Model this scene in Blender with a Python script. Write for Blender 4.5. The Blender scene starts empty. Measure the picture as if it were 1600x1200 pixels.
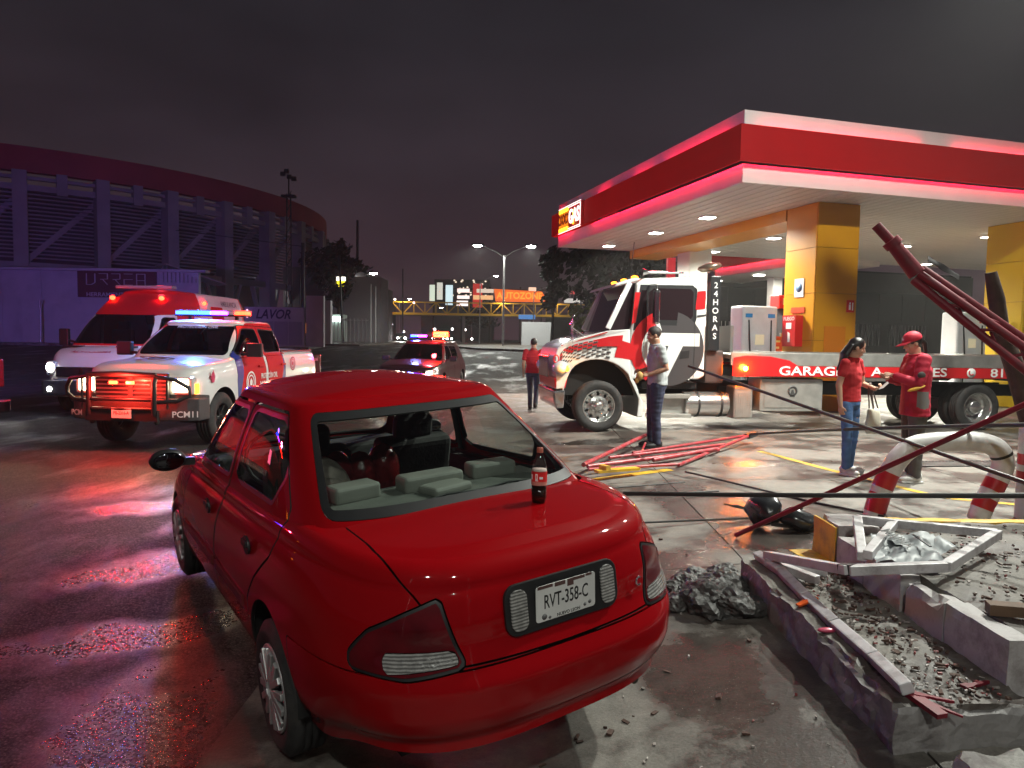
import bpy, bmesh, math, random
import numpy as np
from math import sin, cos, pi, radians, sqrt, hypot, atan2
from mathutils import Vector, Matrix, noise
random.seed(7)
SC = bpy.context.scene
COL = SC.collection

# ------------------------------------------------------------------ camera
cam_d = bpy.data.cameras.new('camera')
cam_d.sensor_width = 36.0
cam_d.lens = 36.0 * 1115 / 1600
cam_d.clip_start = 0.05
cam_d.clip_end = 6000
cam = bpy.data.objects.new('camera', cam_d)
COL.objects.link(cam)
cam.matrix_world = (Matrix.Translation((0, 0, 1.77)) @ Matrix.Rotation(radians(90 - 3.55), 4, 'X')
                    @ Matrix.Rotation(radians(0.9), 4, 'Z'))
SC.camera = cam

# ------------------------------------------------------------------ night sky, exposure
W = bpy.data.worlds.new('World')
SC.world = W
W.use_nodes = True
wn, wl = W.node_tree.nodes, W.node_tree.links
bg = wn['Background']
tc = wn.new('ShaderNodeTexCoord')
sep = wn.new('ShaderNodeSeparateXYZ'); wl.new(tc.outputs['Generated'], sep.inputs[0])
ramp = wn.new('ShaderNodeValToRGB'); wl.new(sep.outputs['Z'], ramp.inputs[0])
e = ramp.color_ramp.elements
e[0].position = 0.0; e[0].color = (0.050, 0.022, 0.032, 1)
e[1].position = 0.75; e[1].color = (0.0128, 0.0126, 0.0150, 1)
for pos, c in ((0.10, (0.036, 0.020, 0.027, 1)), (0.22, (0.0250, 0.0178, 0.0235, 1)), (0.38, (0.0180, 0.0156, 0.0200, 1))):
    k = e.new(pos); k.color = c
nz = wn.new('ShaderNodeTexNoise'); nz.inputs['Scale'].default_value = 2.2; nz.inputs['Detail'].default_value = 4
mp = wn.new('ShaderNodeMapping'); mp.inputs['Scale'].default_value = (1, 1, 2.6)
wl.new(tc.outputs['Generated'], mp.inputs[0]); wl.new(mp.outputs[0], nz.inputs['Vector'])
mr = wn.new('ShaderNodeMapRange'); mr.inputs['From Min'].default_value = .3; mr.inputs['From Max'].default_value = .7
mr.inputs['To Min'].default_value = .68; mr.inputs['To Max'].default_value = 1.36
wl.new(nz.outputs[0], mr.inputs[0])
mx = wn.new('ShaderNodeMix'); mx.data_type = 'RGBA'; mx.blend_type = 'MULTIPLY'; mx.inputs[0].default_value = 1
wl.new(ramp.outputs[0], mx.inputs[6]); wl.new(mr.outputs[0], mx.inputs[7])
wl.new(mx.outputs[2], bg.inputs[0])
bg.inputs[1].default_value = 1.12
SC.view_settings.view_transform = 'Standard'
SC.view_settings.look = 'None'
SC.view_settings.exposure = 0
SC.view_settings.gamma = 1
SC.view_settings.use_curve_mapping = False
SC.render.engine = 'CYCLES'
SC.cycles.use_denoising = True
SC.cycles.max_bounces = 6
SC.cycles.diffuse_bounces = 3
SC.cycles.glossy_bounces = 4
SC.cycles.transparent_max_bounces = 16
SC.cycles.sample_clamp_indirect = 6
SC.cycles.caustics_reflective = False
SC.cycles.caustics_refractive = False

# ------------------------------------------------------------------ helpers
def smooth01(a, b, x):
    t = min(1.0, max(0.0, (x - a) / (b - a)))
    return t * t * (3 - 2 * t)

def pchip(xs, ys, x):
    xs = np.asarray(xs, float); ys = np.asarray(ys, float); x = np.clip(np.asarray(x, float), xs[0], xs[-1])
    h = np.diff(xs); d = np.diff(ys) / h
    m = np.zeros_like(xs)
    for i in range(1, len(xs) - 1):
        if d[i - 1] * d[i] > 0:
            w1 = 2 * h[i] + h[i - 1]; w2 = h[i] + 2 * h[i - 1]
            m[i] = (w1 + w2) / (w1 / d[i - 1] + w2 / d[i])
    m[0] = d[0]; m[-1] = d[-1]
    k = np.clip(np.searchsorted(xs, x) - 1, 0, len(h) - 1)
    t = (x - xs[k]) / h[k]
    return ((2*t**3 - 3*t**2 + 1) * ys[k] + (t**3 - 2*t**2 + t) * h[k] * m[k]
            + (-2*t**3 + 3*t**2) * ys[k+1] + (t**3 - t**2) * h[k] * m[k+1])

def tag(o, label=None, cat=None, group=None, kind=None):
    if label: o['label'] = label
    if cat: o['category'] = cat
    if group: o['group'] = group
    if kind: o['kind'] = kind
    return o

def thing(name, label, cat, loc=(0, 0, 0), rz=0.0, group=None, rx=0.0, ry=0.0):
    o = bpy.data.objects.new(name, None)
    COL.objects.link(o)
    o.location = loc; o.rotation_euler = (rx, ry, rz); o.empty_display_size = .2
    return tag(o, label, cat, group)

def children_of(o):
    return [c for c in COL.objects if c.parent is o]

def copy_tree(o, parent=None, kids=None):
    if kids is None:
        kids = {}
        for c in COL.objects:
            if c.parent: kids.setdefault(c.parent.name, []).append(c)
    n = o.copy(); COL.objects.link(n)
    if parent: n.parent = parent
    for c in kids.get(o.name, []):
        copy_tree(c, n, kids)
    return n

def dup(o, loc, rz, label, group=None, scale=None):
    n = copy_tree(o)
    n.location = loc; n.rotation_euler.z = rz
    n['label'] = label
    if group: n['group'] = group
    if scale: n.scale = scale
    return n

class MB:
    """collects shapes, builds ONE mesh object"""
    def __init__(s):
        s.v = []; s.f = []; s.m = []; s.sm = []; s.mat = 0; s.smooth = False
    def add(s, vs, fs, smooth=None):
        n = len(s.v); s.v.extend([tuple(map(float, p)) for p in vs])
        sm = s.smooth if smooth is None else smooth
        for f in fs:
            s.f.append(tuple(i + n for i in f)); s.m.append(s.mat); s.sm.append(sm)
        return s
    def box(s, c, d, rz=0.0, M=None):
        x, y, z = d[0] / 2, d[1] / 2, d[2] / 2
        vs = [Vector((a * x, b * y, q * z)) for q in (-1, 1) for b in (-1, 1) for a in (-1, 1)]
        R = M if M is not None else Matrix.Rotation(rz, 3, 'Z')
        vs = [R @ p + Vector(c) for p in vs]
        return s.add(vs, [(0, 2, 3, 1), (4, 5, 7, 6), (0, 1, 5, 4), (2, 6, 7, 3), (0, 4, 6, 2), (1, 3, 7, 5)])
    def bar(s, a, b, w, h=None, roll=0.0):
        """rectangular bar from a to b"""
        a, b = Vector(a), Vector(b); d = b - a; L = d.length
        q = d.to_track_quat('X', 'Z').to_matrix() @ Matrix.Rotation(roll, 3, 'X')
        return s.box((a + b) / 2, (L, w, h or w), M=q)
    def tube(s, pts, r, n=10, caps=True, smooth=True, closed=False):
        pts = [Vector(p) for p in pts]; N = len(pts)
        rs = r if hasattr(r, '__len__') else [r] * N
        vs = []; up = None
        for i, p in enumerate(pts):
            if closed: t = pts[(i + 1) % N] - pts[i - 1]
            else: t = pts[min(i + 1, N - 1)] - pts[max(i - 1, 0)]
            t = t.normalized() if t.length > 1e-9 else Vector((0, 0, 1))
            if up is None:
                up = t.orthogonal().normalized()
            else:
                up = up - t * up.dot(t)
                up = up.normalized() if up.length > 1e-6 else t.orthogonal().normalized()
            sd = t.cross(up)
            rr = rs[i]
            ra, rb = rr if hasattr(rr, '__len__') else (rr, rr)
            for k in range(n):
                a = 2 * pi * k / n
                vs.append(p + up * (cos(a) * ra) + sd * (sin(a) * rb))
        fs = []
        for i in range(N if closed else N - 1):
            j = (i + 1) % N
            for k in range(n):
                fs.append((i*n + k, i*n + (k+1) % n, j*n + (k+1) % n, j*n + k))
        s.add(vs, fs, smooth)
        if caps and not closed:
            s.add(vs[:n], [tuple(range(n - 1, -1, -1))], False)
            s.add(vs[-n:], [tuple(range(n))], False)
        return s
    def lathe(s, prof, n=24, M=None, closed=False, smooth=True, caps=True):
        """prof: (r, h) about local Z; M places it"""
        M = M or Matrix.Identity(4)
        vs = []; fs = []; P = len(prof)
        for r, h in prof:
            for k in range(n):
                a = 2 * pi * k / n
                vs.append(M @ Vector((r * cos(a), r * sin(a), h)))
        for i in range(P - 1 + (1 if closed else 0)):
            j = (i + 1) % P
            for k in range(n):
                fs.append((i*n + k, i*n + (k+1) % n, j*n + (k+1) % n, j*n + k))
        s.add(vs, fs, smooth)
        if not closed and caps:
            if prof[0][0] > 1e-5: s.add(vs[:n], [tuple(range(n - 1, -1, -1))], False)
            if prof[-1][0] > 1e-5: s.add(vs[-n:], [tuple(range(n))], False)
        return s
    def prism(s, poly, d0, d1, M=None, smooth=False):
        """2-D polygon (a, b) extruded from d0 to d1; local (a, b, d) placed by M"""
        M = M or Matrix.Identity(4); n = len(poly)
        vs = [M @ Vector((a, b, d0)) for a, b in poly] + [M @ Vector((a, b, d1)) for a, b in poly]
        ar = sum(poly[i][0] * poly[(i+1) % n][1] - poly[(i+1) % n][0] * poly[i][1] for i in range(n))
        fs = [tuple(range(n - 1, -1, -1)), tuple(range(n, 2 * n))] + [(i, (i+1) % n, n + (i+1) % n, n + i) for i in range(n)]
        if (ar < 0) != (d1 < d0): fs = [f[::-1] for f in fs]
        return s.add(vs, fs, smooth)
    def ball(s, c, r, n=12, m=8, R=None):
        c = Vector(c); r = r if hasattr(r, '__len__') else (r, r, r)
        vs = []
        for i in range(m + 1):
            th = pi * i / m
            for k in range(n):
                a = 2 * pi * k / n
                p = Vector((r[0] * sin(th) * cos(a), r[1] * sin(th) * sin(a), r[2] * cos(th)))
                vs.append(c + (R @ p if R is not None else p))
        fs = [(i*n + k, (i+1)*n + k, (i+1)*n + (k+1) % n, i*n + (k+1) % n) for i in range(m) for k in range(n)]
        return s.add(vs, fs, True)
    def build(s, name, mat=None, parent=None, bevel=0.0, seg=2, weld=False, xf=None, ang=35):
        me = bpy.data.meshes.new(name)
        v = s.v if xf is None else [tuple(xf @ Vector(p)) for p in s.v]
        me.from_pydata(v, [], s.f)
        mats = mat if isinstance(mat, (list, tuple)) else [mat]
        for m in mats:
            if m: me.materials.append(m)
        me.polygons.foreach_set('material_index', s.m)
        me.polygons.foreach_set('use_smooth', s.sm)
        if weld or bevel:
            bm = bmesh.new(); bm.from_mesh(me)
            bmesh.ops.remove_doubles(bm, verts=bm.verts, dist=1e-5)
            bmesh.ops.dissolve_degenerate(bm, dist=1e-6, edges=bm.edges)
            if bevel:
                bmesh.ops.recalc_face_normals(bm, faces=bm.faces)
                es = [x for x in bm.edges if len(x.link_faces) == 2 and x.calc_face_angle(0) > radians(ang)]
                if es:
                    bmesh.ops.bevel(bm, geom=es, offset=bevel, segments=seg, profile=.6, affect='EDGES', clamp_overlap=True)
            bm.to_mesh(me); bm.free()
        me.update()
        o = bpy.data.objects.new(name, me); COL.objects.link(o)
        if parent: o.parent = parent
        return o

def link_copy(o, parent, loc=None, rot=None, name=None, scale=None):
    n = o.copy(); COL.objects.link(n); n.parent = parent
    if loc is not None: n.location = loc
    if rot is not None: n.rotation_euler = rot
    if scale is not None: n.scale = scale
    return n

# ------------------------------------------------------------------ materials
MATS = {}
def mat(name, col, rough=.5, metal=0.0, var=0.0, vscale=8.0, bump=0.0, bscale=60.0, coat=0.0, emit=None, estr=0.0,
        spec=.5, rvar=0.0, dirt=0.0, dirtcol=(.03, .026, .022), dscale=3.0, alpha=1.0):
    if name in MATS: return MATS[name]
    m = bpy.data.materials.new(name); m.use_nodes = True; MATS[name] = m
    N, L = m.node_tree.nodes, m.node_tree.links
    b = N['Principled BSDF']
    c4 = (*col, 1)
    b.inputs['Base Color'].default_value = c4
    b.inputs['Roughness'].default_value = rough
    b.inputs['Metallic'].default_value = metal
    b.inputs['Specular IOR Level'].default_value = spec
    b.inputs['Coat Weight'].default_value = coat
    b.inputs['Coat Roughness'].default_value = .04
    if emit:
        b.inputs['Emission Color'].default_value = (*emit, 1); b.inputs['Emission Strength'].default_value = estr
    if var or bump or dirt or rvar:
        co = N.new('ShaderNodeTexCoord')
        n1 = N.new('ShaderNodeTexNoise'); n1.inputs['Scale'].default_value = vscale; n1.inputs['Detail'].default_value = 6
        L.new(co.outputs['Object'], n1.inputs['Vector'])
        src = None
        if var:
            r = N.new('ShaderNodeMapRange'); r.inputs['From Min'].default_value = .25; r.inputs['From Max'].default_value = .75
            r.inputs['To Min'].default_value = 1 - var; r.inputs['To Max'].default_value = 1 + var
            L.new(n1.outputs[0], r.inputs[0])
            x = N.new('ShaderNodeMix'); x.data_type = 'RGBA'; x.blend_type = 'MULTIPLY'; x.inputs[0].default_value = 1
            x.inputs[6].default_value = c4; L.new(r.outputs[0], x.inputs[7]); src = x.outputs[2]
        if dirt:
            n2 = N.new('ShaderNodeTexNoise'); n2.inputs['Scale'].default_value = dscale; n2.inputs['Detail'].default_value = 8
            n2.inputs['Roughness'].default_value = .7
            L.new(co.outputs['Object'], n2.inputs['Vector'])
            r = N.new('ShaderNodeMapRange'); r.inputs['From Min'].default_value = .48; r.inputs['From Max'].default_value = .72
            r.inputs['To Max'].default_value = dirt
            L.new(n2.outputs[0], r.inputs[0])
            x = N.new('ShaderNodeMix'); x.data_type = 'RGBA'
            L.new(r.outputs[0], x.inputs[0])
            if src: L.new(src, x.inputs[6])
            else: x.inputs[6].default_value = c4
            x.inputs[7].default_value = (*dirtcol, 1); src = x.outputs[2]
        if src: L.new(src, b.inputs['Base Color'])
        if rvar:
            r = N.new('ShaderNodeMapRange'); r.inputs['From Min'].default_value = .3; r.inputs['From Max'].default_value = .7
            r.inputs['To Min'].default_value = max(0.02, rough - rvar); r.inputs['To Max'].default_value = rough + rvar
            L.new(n1.outputs[0], r.inputs[0]); L.new(r.outputs[0], b.inputs['Roughness'])
        if bump:
            n3 = N.new('ShaderNodeTexNoise'); n3.inputs['Scale'].default_value = bscale; n3.inputs['Detail'].default_value = 4
            L.new(co.outputs['Object'], n3.inputs['Vector'])
            bp = N.new('ShaderNodeBump'); bp.inputs['Strength'].default_value = bump; bp.inputs['Distance'].default_value = .01
            L.new(n3.outputs[0], bp.inputs['Height']); L.new(bp.outputs[0], b.inputs['Normal'])
    return m

def glow(name, col, s):
    if name in MATS: return MATS[name]
    m = bpy.data.materials.new(name); m.use_nodes = True; MATS[name] = m
    b = m.node_tree.nodes['Principled BSDF']
    b.inputs['Base Color'].default_value = (*[min(.8, c * .5 + .02) for c in col], 1); b.inputs['Roughness'].default_value = .3
    b.inputs['Emission Color'].default_value = (*col, 1); b.inputs['Emission Strength'].default_value = s
    return m

def glass(name, tint=(.9, .95, .93), f0=1.5, rough=.0):
    if name in MATS: return MATS[name]
    m = bpy.data.materials.new(name); m.use_nodes = True; MATS[name] = m
    N, L = m.node_tree.nodes, m.node_tree.links
    N.remove(N['Principled BSDF'])
    tr = N.new('ShaderNodeBsdfTransparent'); tr.inputs[0].default_value = (*tint, 1)
    gl = N.new('ShaderNodeBsdfGlossy'); gl.inputs['Roughness'].default_value = rough; gl.inputs[0].default_value = (.9, .9, .9, 1)
    lw = N.new('ShaderNodeLayerWeight'); lw.inputs[0].default_value = .5       # Schlick reflectance, the same from both sides of the pane
    pw = N.new('ShaderNodeMath'); pw.operation = 'POWER'; L.new(lw.outputs['Facing'], pw.inputs[0]); pw.inputs[1].default_value = 5
    r0 = ((f0 - 1) / (f0 + 1))**2
    fr = N.new('ShaderNodeMath'); fr.operation = 'MULTIPLY_ADD'; L.new(pw.outputs[0], fr.inputs[0]); fr.inputs[1].default_value = 1 - r0; fr.inputs[2].default_value = r0
    mxs = N.new('ShaderNodeMixShader')
    L.new(fr.outputs[0], mxs.inputs[0]); L.new(tr.outputs[0], mxs.inputs[1]); L.new(gl.outputs[0], mxs.inputs[2])
    L.new(mxs.outputs[0], N['Material Output'].inputs[0])
    return m

# ------------------------------------------------------------------ lettering
def baked(o):
    """evaluated mesh of one object, worked out in a small scene of its own"""
    ws = bpy.data.scenes.new('workbench'); ws.collection.objects.link(o)
    vl = ws.view_layers[0]; vl.update()
    me = bpy.data.meshes.new_from_object(o.evaluated_get(vl.depsgraph))
    bpy.data.objects.remove(o); bpy.data.scenes.remove(ws)
    return me

def text(name, body, size, m, parent=None, M=None, depth=.002, bold=0.0, sx=1.0, shear=0.0, align='CENTER', space=1.0, loc=None):
    """flat print: letters as a thin mesh in the local XY plane, placed by M"""
    cu = bpy.data.curves.new(name, 'FONT')
    cu.body = body; cu.size = size; cu.align_x = align; cu.align_y = 'CENTER'; cu.extrude = depth / 2
    cu.offset = bold * size; cu.shear = shear; cu.space_character = space; cu.resolution_u = 3
    t = bpy.data.objects.new(name, cu)
    me = baked(t); bpy.data.curves.remove(cu)
    me.name = name
    T = (M or Matrix.Identity(4)) @ Matrix.Diagonal((sx, 1, 1, 1))
    me.transform(T)
    me.materials.clear(); me.materials.append(m)
    o = bpy.data.objects.new(name, me); COL.objects.link(o)
    if parent: o.parent = parent
    return o

def frame(o, x, y):
    """4x4 with columns x, y, x cross y and origin o"""
    x = Vector(x).normalized(); y = Vector(y); z = x.cross(y).normalized(); y = z.cross(x)
    M = Matrix.Identity(4)
    for i in range(3):
        M[i][0], M[i][1], M[i][2], M[i][3] = x[i], y[i], z[i], o[i]
    return M

def lamp(name, kind, loc, power, col, size=.1, rot=None, spot=None, blend=.5, parent=None):
    d = bpy.data.lights.new(name, kind); d.energy = power; d.color = col
    if kind in ('POINT', 'SPOT'): d.shadow_soft_size = size
    if kind == 'AREA': d.size = size
    if spot: d.spot_size = radians(spot); d.spot_blend = blend
    o = bpy.data.objects.new(name, d); COL.objects.link(o); o.location = loc
    if rot is not None:
        if len(rot) == 3 and isinstance(rot, Vector): o.rotation_euler = rot.to_track_quat('-Z', 'Y').to_euler()
        else: o.rotation_euler = rot
    if parent: o.parent = parent
    return o

# ------------------------------------------------------------------ ground height (gentle ramp from the road up to the forecourt)
def edge_x(y):
    return -1.42 + .022 * min(y, 60)
def gh(x, y):
    s = x - edge_x(y)
    A = .2 - .08 * smooth01(9.8, 13, y)
    z = A * smooth01(.3, 4.0, s) * (1 - smooth01(20, 24, y) * .6) + 1.1 * smooth01(24, 60, y)
    z -= .11 * (1 - smooth01(3.4, 6.5, y)) * (1 - smooth01(-.2, 2.6, x)) * (1 - smooth01(4, 12, -x))
    return z

# ------------------------------------------------------------------ the red sedan
PAINT_RED = mat('car_paint_red', (.26, .001, .003), rough=.5, coat=.7, spec=.02, var=.05, vscale=2.5)
BLACK_TRIM = mat('black_trim', (.012, .012, .013), rough=.45, var=.2, vscale=20)
RUBBER = mat('rubber_tyre', (.022, .021, .021), rough=.75, var=.35, vscale=14, bump=.25, bscale=120, dirt=.5, dirtcol=(.07, .06, .05), dscale=6)
LINER = mat('dark_cavity', (.006, .006, .006), rough=.9)
HUBSILVER = mat('hub_silver', (.50, .50, .50), rough=.34, metal=.55, var=.12, vscale=9, dirt=.45, dirtcol=(.10, .085, .07), dscale=5)
LENS_RED = mat('tail_lens_red', (.085, .002, .005), rough=.3, coat=1, spec=.2, var=.4, vscale=9)
LENS_CLEAR = mat('lens_clear', (.24, .235, .225), rough=.25, coat=1, var=.3, vscale=40, bump=.5, bscale=60)
GLASS_CAR = glass('car_glass', (.72, .78, .75), 1.75)
GLASS_DARK = glass('dark_glass', (.10, .11, .13), 1.6)
SEAT = mat('seat_fabric', (.055, .05, .05), rough=.9, var=.3, vscale=12, bump=.3)
GREYTRIM = mat('grey_trim', (.13, .135, .12), rough=.8, var=.2, vscale=9, bump=.2)
PALEBOX = mat('pale_plastic', (.24, .24, .215), rough=.6, var=.15, vscale=6)
WHITE_PRINT = mat('white_print', (.78, .78, .76), rough=.5)
BLACK_PRINT = mat('black_print', (.012, .012, .012), rough=.5)
PLATE_WHITE = mat('plate_white', (.66, .66, .64), rough=.4, var=.1, vscale=7)


def lens_ribs(m, scale):
    """moulded ribs and a bright reflector behind the lens"""
    N, L = m.node_tree.nodes, m.node_tree.links; b = N['Principled BSDF']
    co = N.new('ShaderNodeTexCoord'); w = N.new('ShaderNodeTexWave'); w.bands_direction = 'Z'; w.inputs['Scale'].default_value = scale; w.inputs['Distortion'].default_value = 1.5
    L.new(co.outputs['Object'], w.inputs['Vector'])
    r = N.new('ShaderNodeMapRange'); r.inputs['To Min'].default_value = .35; r.inputs['To Max'].default_value = 1.35; L.new(w.outputs['Fac'], r.inputs[0])
    x = N.new('ShaderNodeMix'); x.data_type = 'RGBA'; x.blend_type = 'MULTIPLY'; x.inputs[0].default_value = 1
    src = b.inputs['Base Color'].links[0].from_socket if b.inputs['Base Color'].links else None
    if src: L.new(src, x.inputs[6])
    else: x.inputs[6].default_value = b.inputs['Base Color'].default_value
    L.new(r.outputs[0], x.inputs[7]); L.new(x.outputs[2], b.inputs['Base Color'])
lens_ribs(LENS_CLEAR, 26)

# ------------------------------------------------------------------ smooth vehicle shells, cut into panels
def sdpoly(P, poly, r=0.0):
    """signed distance of points (n,2) to a polygon, corners rounded by r; negative inside"""
    V = np.asarray(poly, float)
    if r:
        c = V.mean(0); n = len(V); ar = 0.5 * sum(V[i][0]*V[(i+1) % n][1] - V[(i+1) % n][0]*V[i][1] for i in range(n))
        if ar < 0: V = V[::-1]
        W_ = []
        for i in range(n):                      # inset by r
            a, b, d = V[i-1], V[i], V[(i+1) % n]
            e1 = (b - a) / np.linalg.norm(b - a); e2 = (d - b) / np.linalg.norm(d - b)
            n1 = np.array([-e1[1], e1[0]]); n2 = np.array([-e2[1], e2[0]])
            k = (n1 + n2) / max(.25, 1 + n1 @ n2)
            W_.append(b + k * r)
        V = np.array(W_)
    n = len(V); d = ((P - V[0])**2).sum(1); s = np.ones(len(P))
    j = n - 1
    for i in range(n):
        e = V[j] - V[i]; w = P - V[i]
        t = np.clip((w @ e) / (e @ e), 0, 1)
        b = w - t[:, None] * e
        d = np.minimum(d, (b**2).sum(1))
        c1 = P[:, 1] >= V[i][1]; c2 = P[:, 1] < V[j][1]; c3 = e[0] * w[:, 1] > e[1] * w[:, 0]
        flip = (c1 & c2 & c3) | (~c1 & ~c2 & ~c3)
        s = np.where(flip, -s, s)
        j = i
    return s * np.sqrt(d) - r

class PM:
    """polygon mesh with per-vertex normal and attribute (arc length round the plan outline)"""
    def __init__(s, v, n, a, f):
        s.v, s.n, s.a, s.f = v, n, a, f
    def clip(s, fld):
        ins = fld <= 0
        v, n, a = list(s.v), list(s.n), list(s.a); out = []; new = {}
        def cross(i, j):
            k = (i, j) if i < j else (j, i)
            q = new.get(k)
            if q is None:
                t = fld[k[0]] / (fld[k[0]] - fld[k[1]])
                q = len(v); new[k] = q
                v.append(s.v[k[0]] * (1-t) + s.v[k[1]] * t); n.append(s.n[k[0]] * (1-t) + s.n[k[1]] * t)
                a.append(s.a[k[0]] * (1-t) + s.a[k[1]] * t)
            return q
        for f in s.f:
            c = [ins[i] for i in f]
            if all(c): out.append(f); continue
            if not any(c): continue
            p = []
            for k in range(len(f)):
                i, j = f[k-1], f[k]
                if ins[i] != ins[j]: p.append(cross(i, j))
                if ins[j]: p.append(j)
            if len(p) >= 3: out.append(tuple(p))
        used = sorted({i for f in out for i in f}); mp = {i: k for k, i in enumerate(used)}
        z3 = np.zeros((0, 3))
        return PM(np.array([v[i] for i in used]) if used else z3, np.array([n[i] for i in used]) if used else z3,
                  np.array([a[i] for i in used]) if used else np.zeros(0), [tuple(mp[i] for i in f) for f in out])
    def cut(s, fld, gap=.004):
        """(inside piece, rest)"""
        return s.clip(fld + gap / 2), s.clip(-(fld - gap / 2))
    def join(s, o):
        k = len(s.v)
        return PM(np.vstack([s.v, o.v]), np.vstack([s.n, o.n]), np.concatenate([s.a, o.a]), s.f + [tuple(i + k for i in f) for f in o.f])
    def moved(s, d):
        nn = s.n / np.maximum(1e-9, np.linalg.norm(s.n, axis=1))[:, None]
        return PM(s.v + nn * d, s.n, s.a, s.f)
    def build(s, name, m, parent, rim=.012, rim_mat=None, solid=False):
        nn = s.n / np.maximum(1e-9, np.linalg.norm(s.n, axis=1))[:, None]
        V = [tuple(p) for p in s.v]; NN = [tuple(p) for p in nn]; F = list(s.f); mi = [0] * len(F); sm = [True] * len(F)
        if rim:
            ed = {}
            for f in s.f:
                for k in range(len(f)):
                    i, j = f[k-1], f[k]
                    key = (i, j) if i < j else (j, i)
                    if key in ed: ed[key] = None
                    else: ed[key] = (i, j)
            cache = {}
            def g(i, w):
                k = cache.get((i, w))
                if k is None:
                    k = len(V); cache[(i, w)] = k
                    V.append(tuple(s.v[i] - nn[i] * (rim * w))); NN.append(tuple(nn[i]))
                return k
            for e_ in ed.values():
                if e_:
                    i, j = e_
                    F.append((j, i, g(i, 1), g(j, 1))); mi.append(1 if rim_mat else 0); sm.append(False)
        me = bpy.data.meshes.new(name)
        me.from_pydata(V, [], F)
        me.materials.append(m)
        if rim_mat: me.materials.append(rim_mat)
        me.polygons.foreach_set('use_smooth', sm); me.polygons.foreach_set('material_index', mi)
        me.update()
        loopn = []
        for p in me.polygons:
            for vi in p.vertices:
                loopn.append(NN[vi] if p.use_smooth else tuple(p.normal))
        me.normals_split_custom_set(loopn)
        o = bpy.data.objects.new(name, me); COL.objects.link(o)
        if parent: o.parent = parent
        return o

def outline_params(W, L, p, q, M):
    """half outline from the rear centre (index 0) round the left side to the front centre, even in arc length"""
    ph = np.linspace(0, pi, 6001)
    x = -L * np.sign(np.cos(ph)) * np.abs(np.cos(ph))**(2/p); y = W * np.abs(np.sin(ph))**(2/q)
    d = np.concatenate([[0], np.cumsum(np.hypot(np.diff(x), np.diff(y)))])
    # denser by interpolation between samples on the true curve
    tgt = np.linspace(0, d[-1], M + 1)
    return np.interp(tgt, d, ph), tgt

class Rings:
    def __init__(s, W, L, p, q, M):
        s.ph, s.arc = outline_params(W, L, p, q, M); s.p, s.q, s.M = p, q, M; s.rings = []
    def ring(s, W, xr, xf, z, p=None, q=None, zfun=None):
        p = p or s.p; q = q or s.q
        L = (xf - xr) / 2; xc = (xf + xr) / 2; c = np.cos(s.ph)
        x = xc - L * np.sign(c) * np.abs(c)**(2/p); y = W * np.abs(np.sin(s.ph))**(2/q)
        x = np.concatenate([x, x[-2:0:-1]]); y = np.concatenate([y, -y[-2:0:-1]])
        zz = z(x, y) if callable(z) else np.full_like(x, z)
        s.rings.append(np.stack([x, y, zz], 1))
    def mesh(s):
        G = np.array(s.rings); J, N, _ = G.shape
        dj = np.gradient(G, axis=0)
        di = (np.roll(G, -1, 1) - np.roll(G, 1, 1))
        n = np.cross(di, dj)
        ln = np.linalg.norm(n, axis=2, keepdims=True)
        n = np.where(ln > 1e-9, n / np.maximum(ln, 1e-9), np.array([0, 0, 1.0]))
        # outward
        cen = np.array([G[..., 0].mean(), 0, G[..., 2].mean()])
        if ((G - cen) * n).sum() < 0: n = -n; flip = True
        else: flip = False
        a = np.concatenate([s.arc, -s.arc[-2:0:-1]])
        A = np.tile(a, (J, 1))
        F = []
        for j in range(J - 1):
            for i in range(N):
                k = (i + 1) % N
                q = (j*N + i, j*N + k, (j+1)*N + k, (j+1)*N + i)
                F.append(q[::-1] if flip else q)
        return PM(G.reshape(-1, 3), n.reshape(-1, 3), A.reshape(-1), F)

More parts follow.
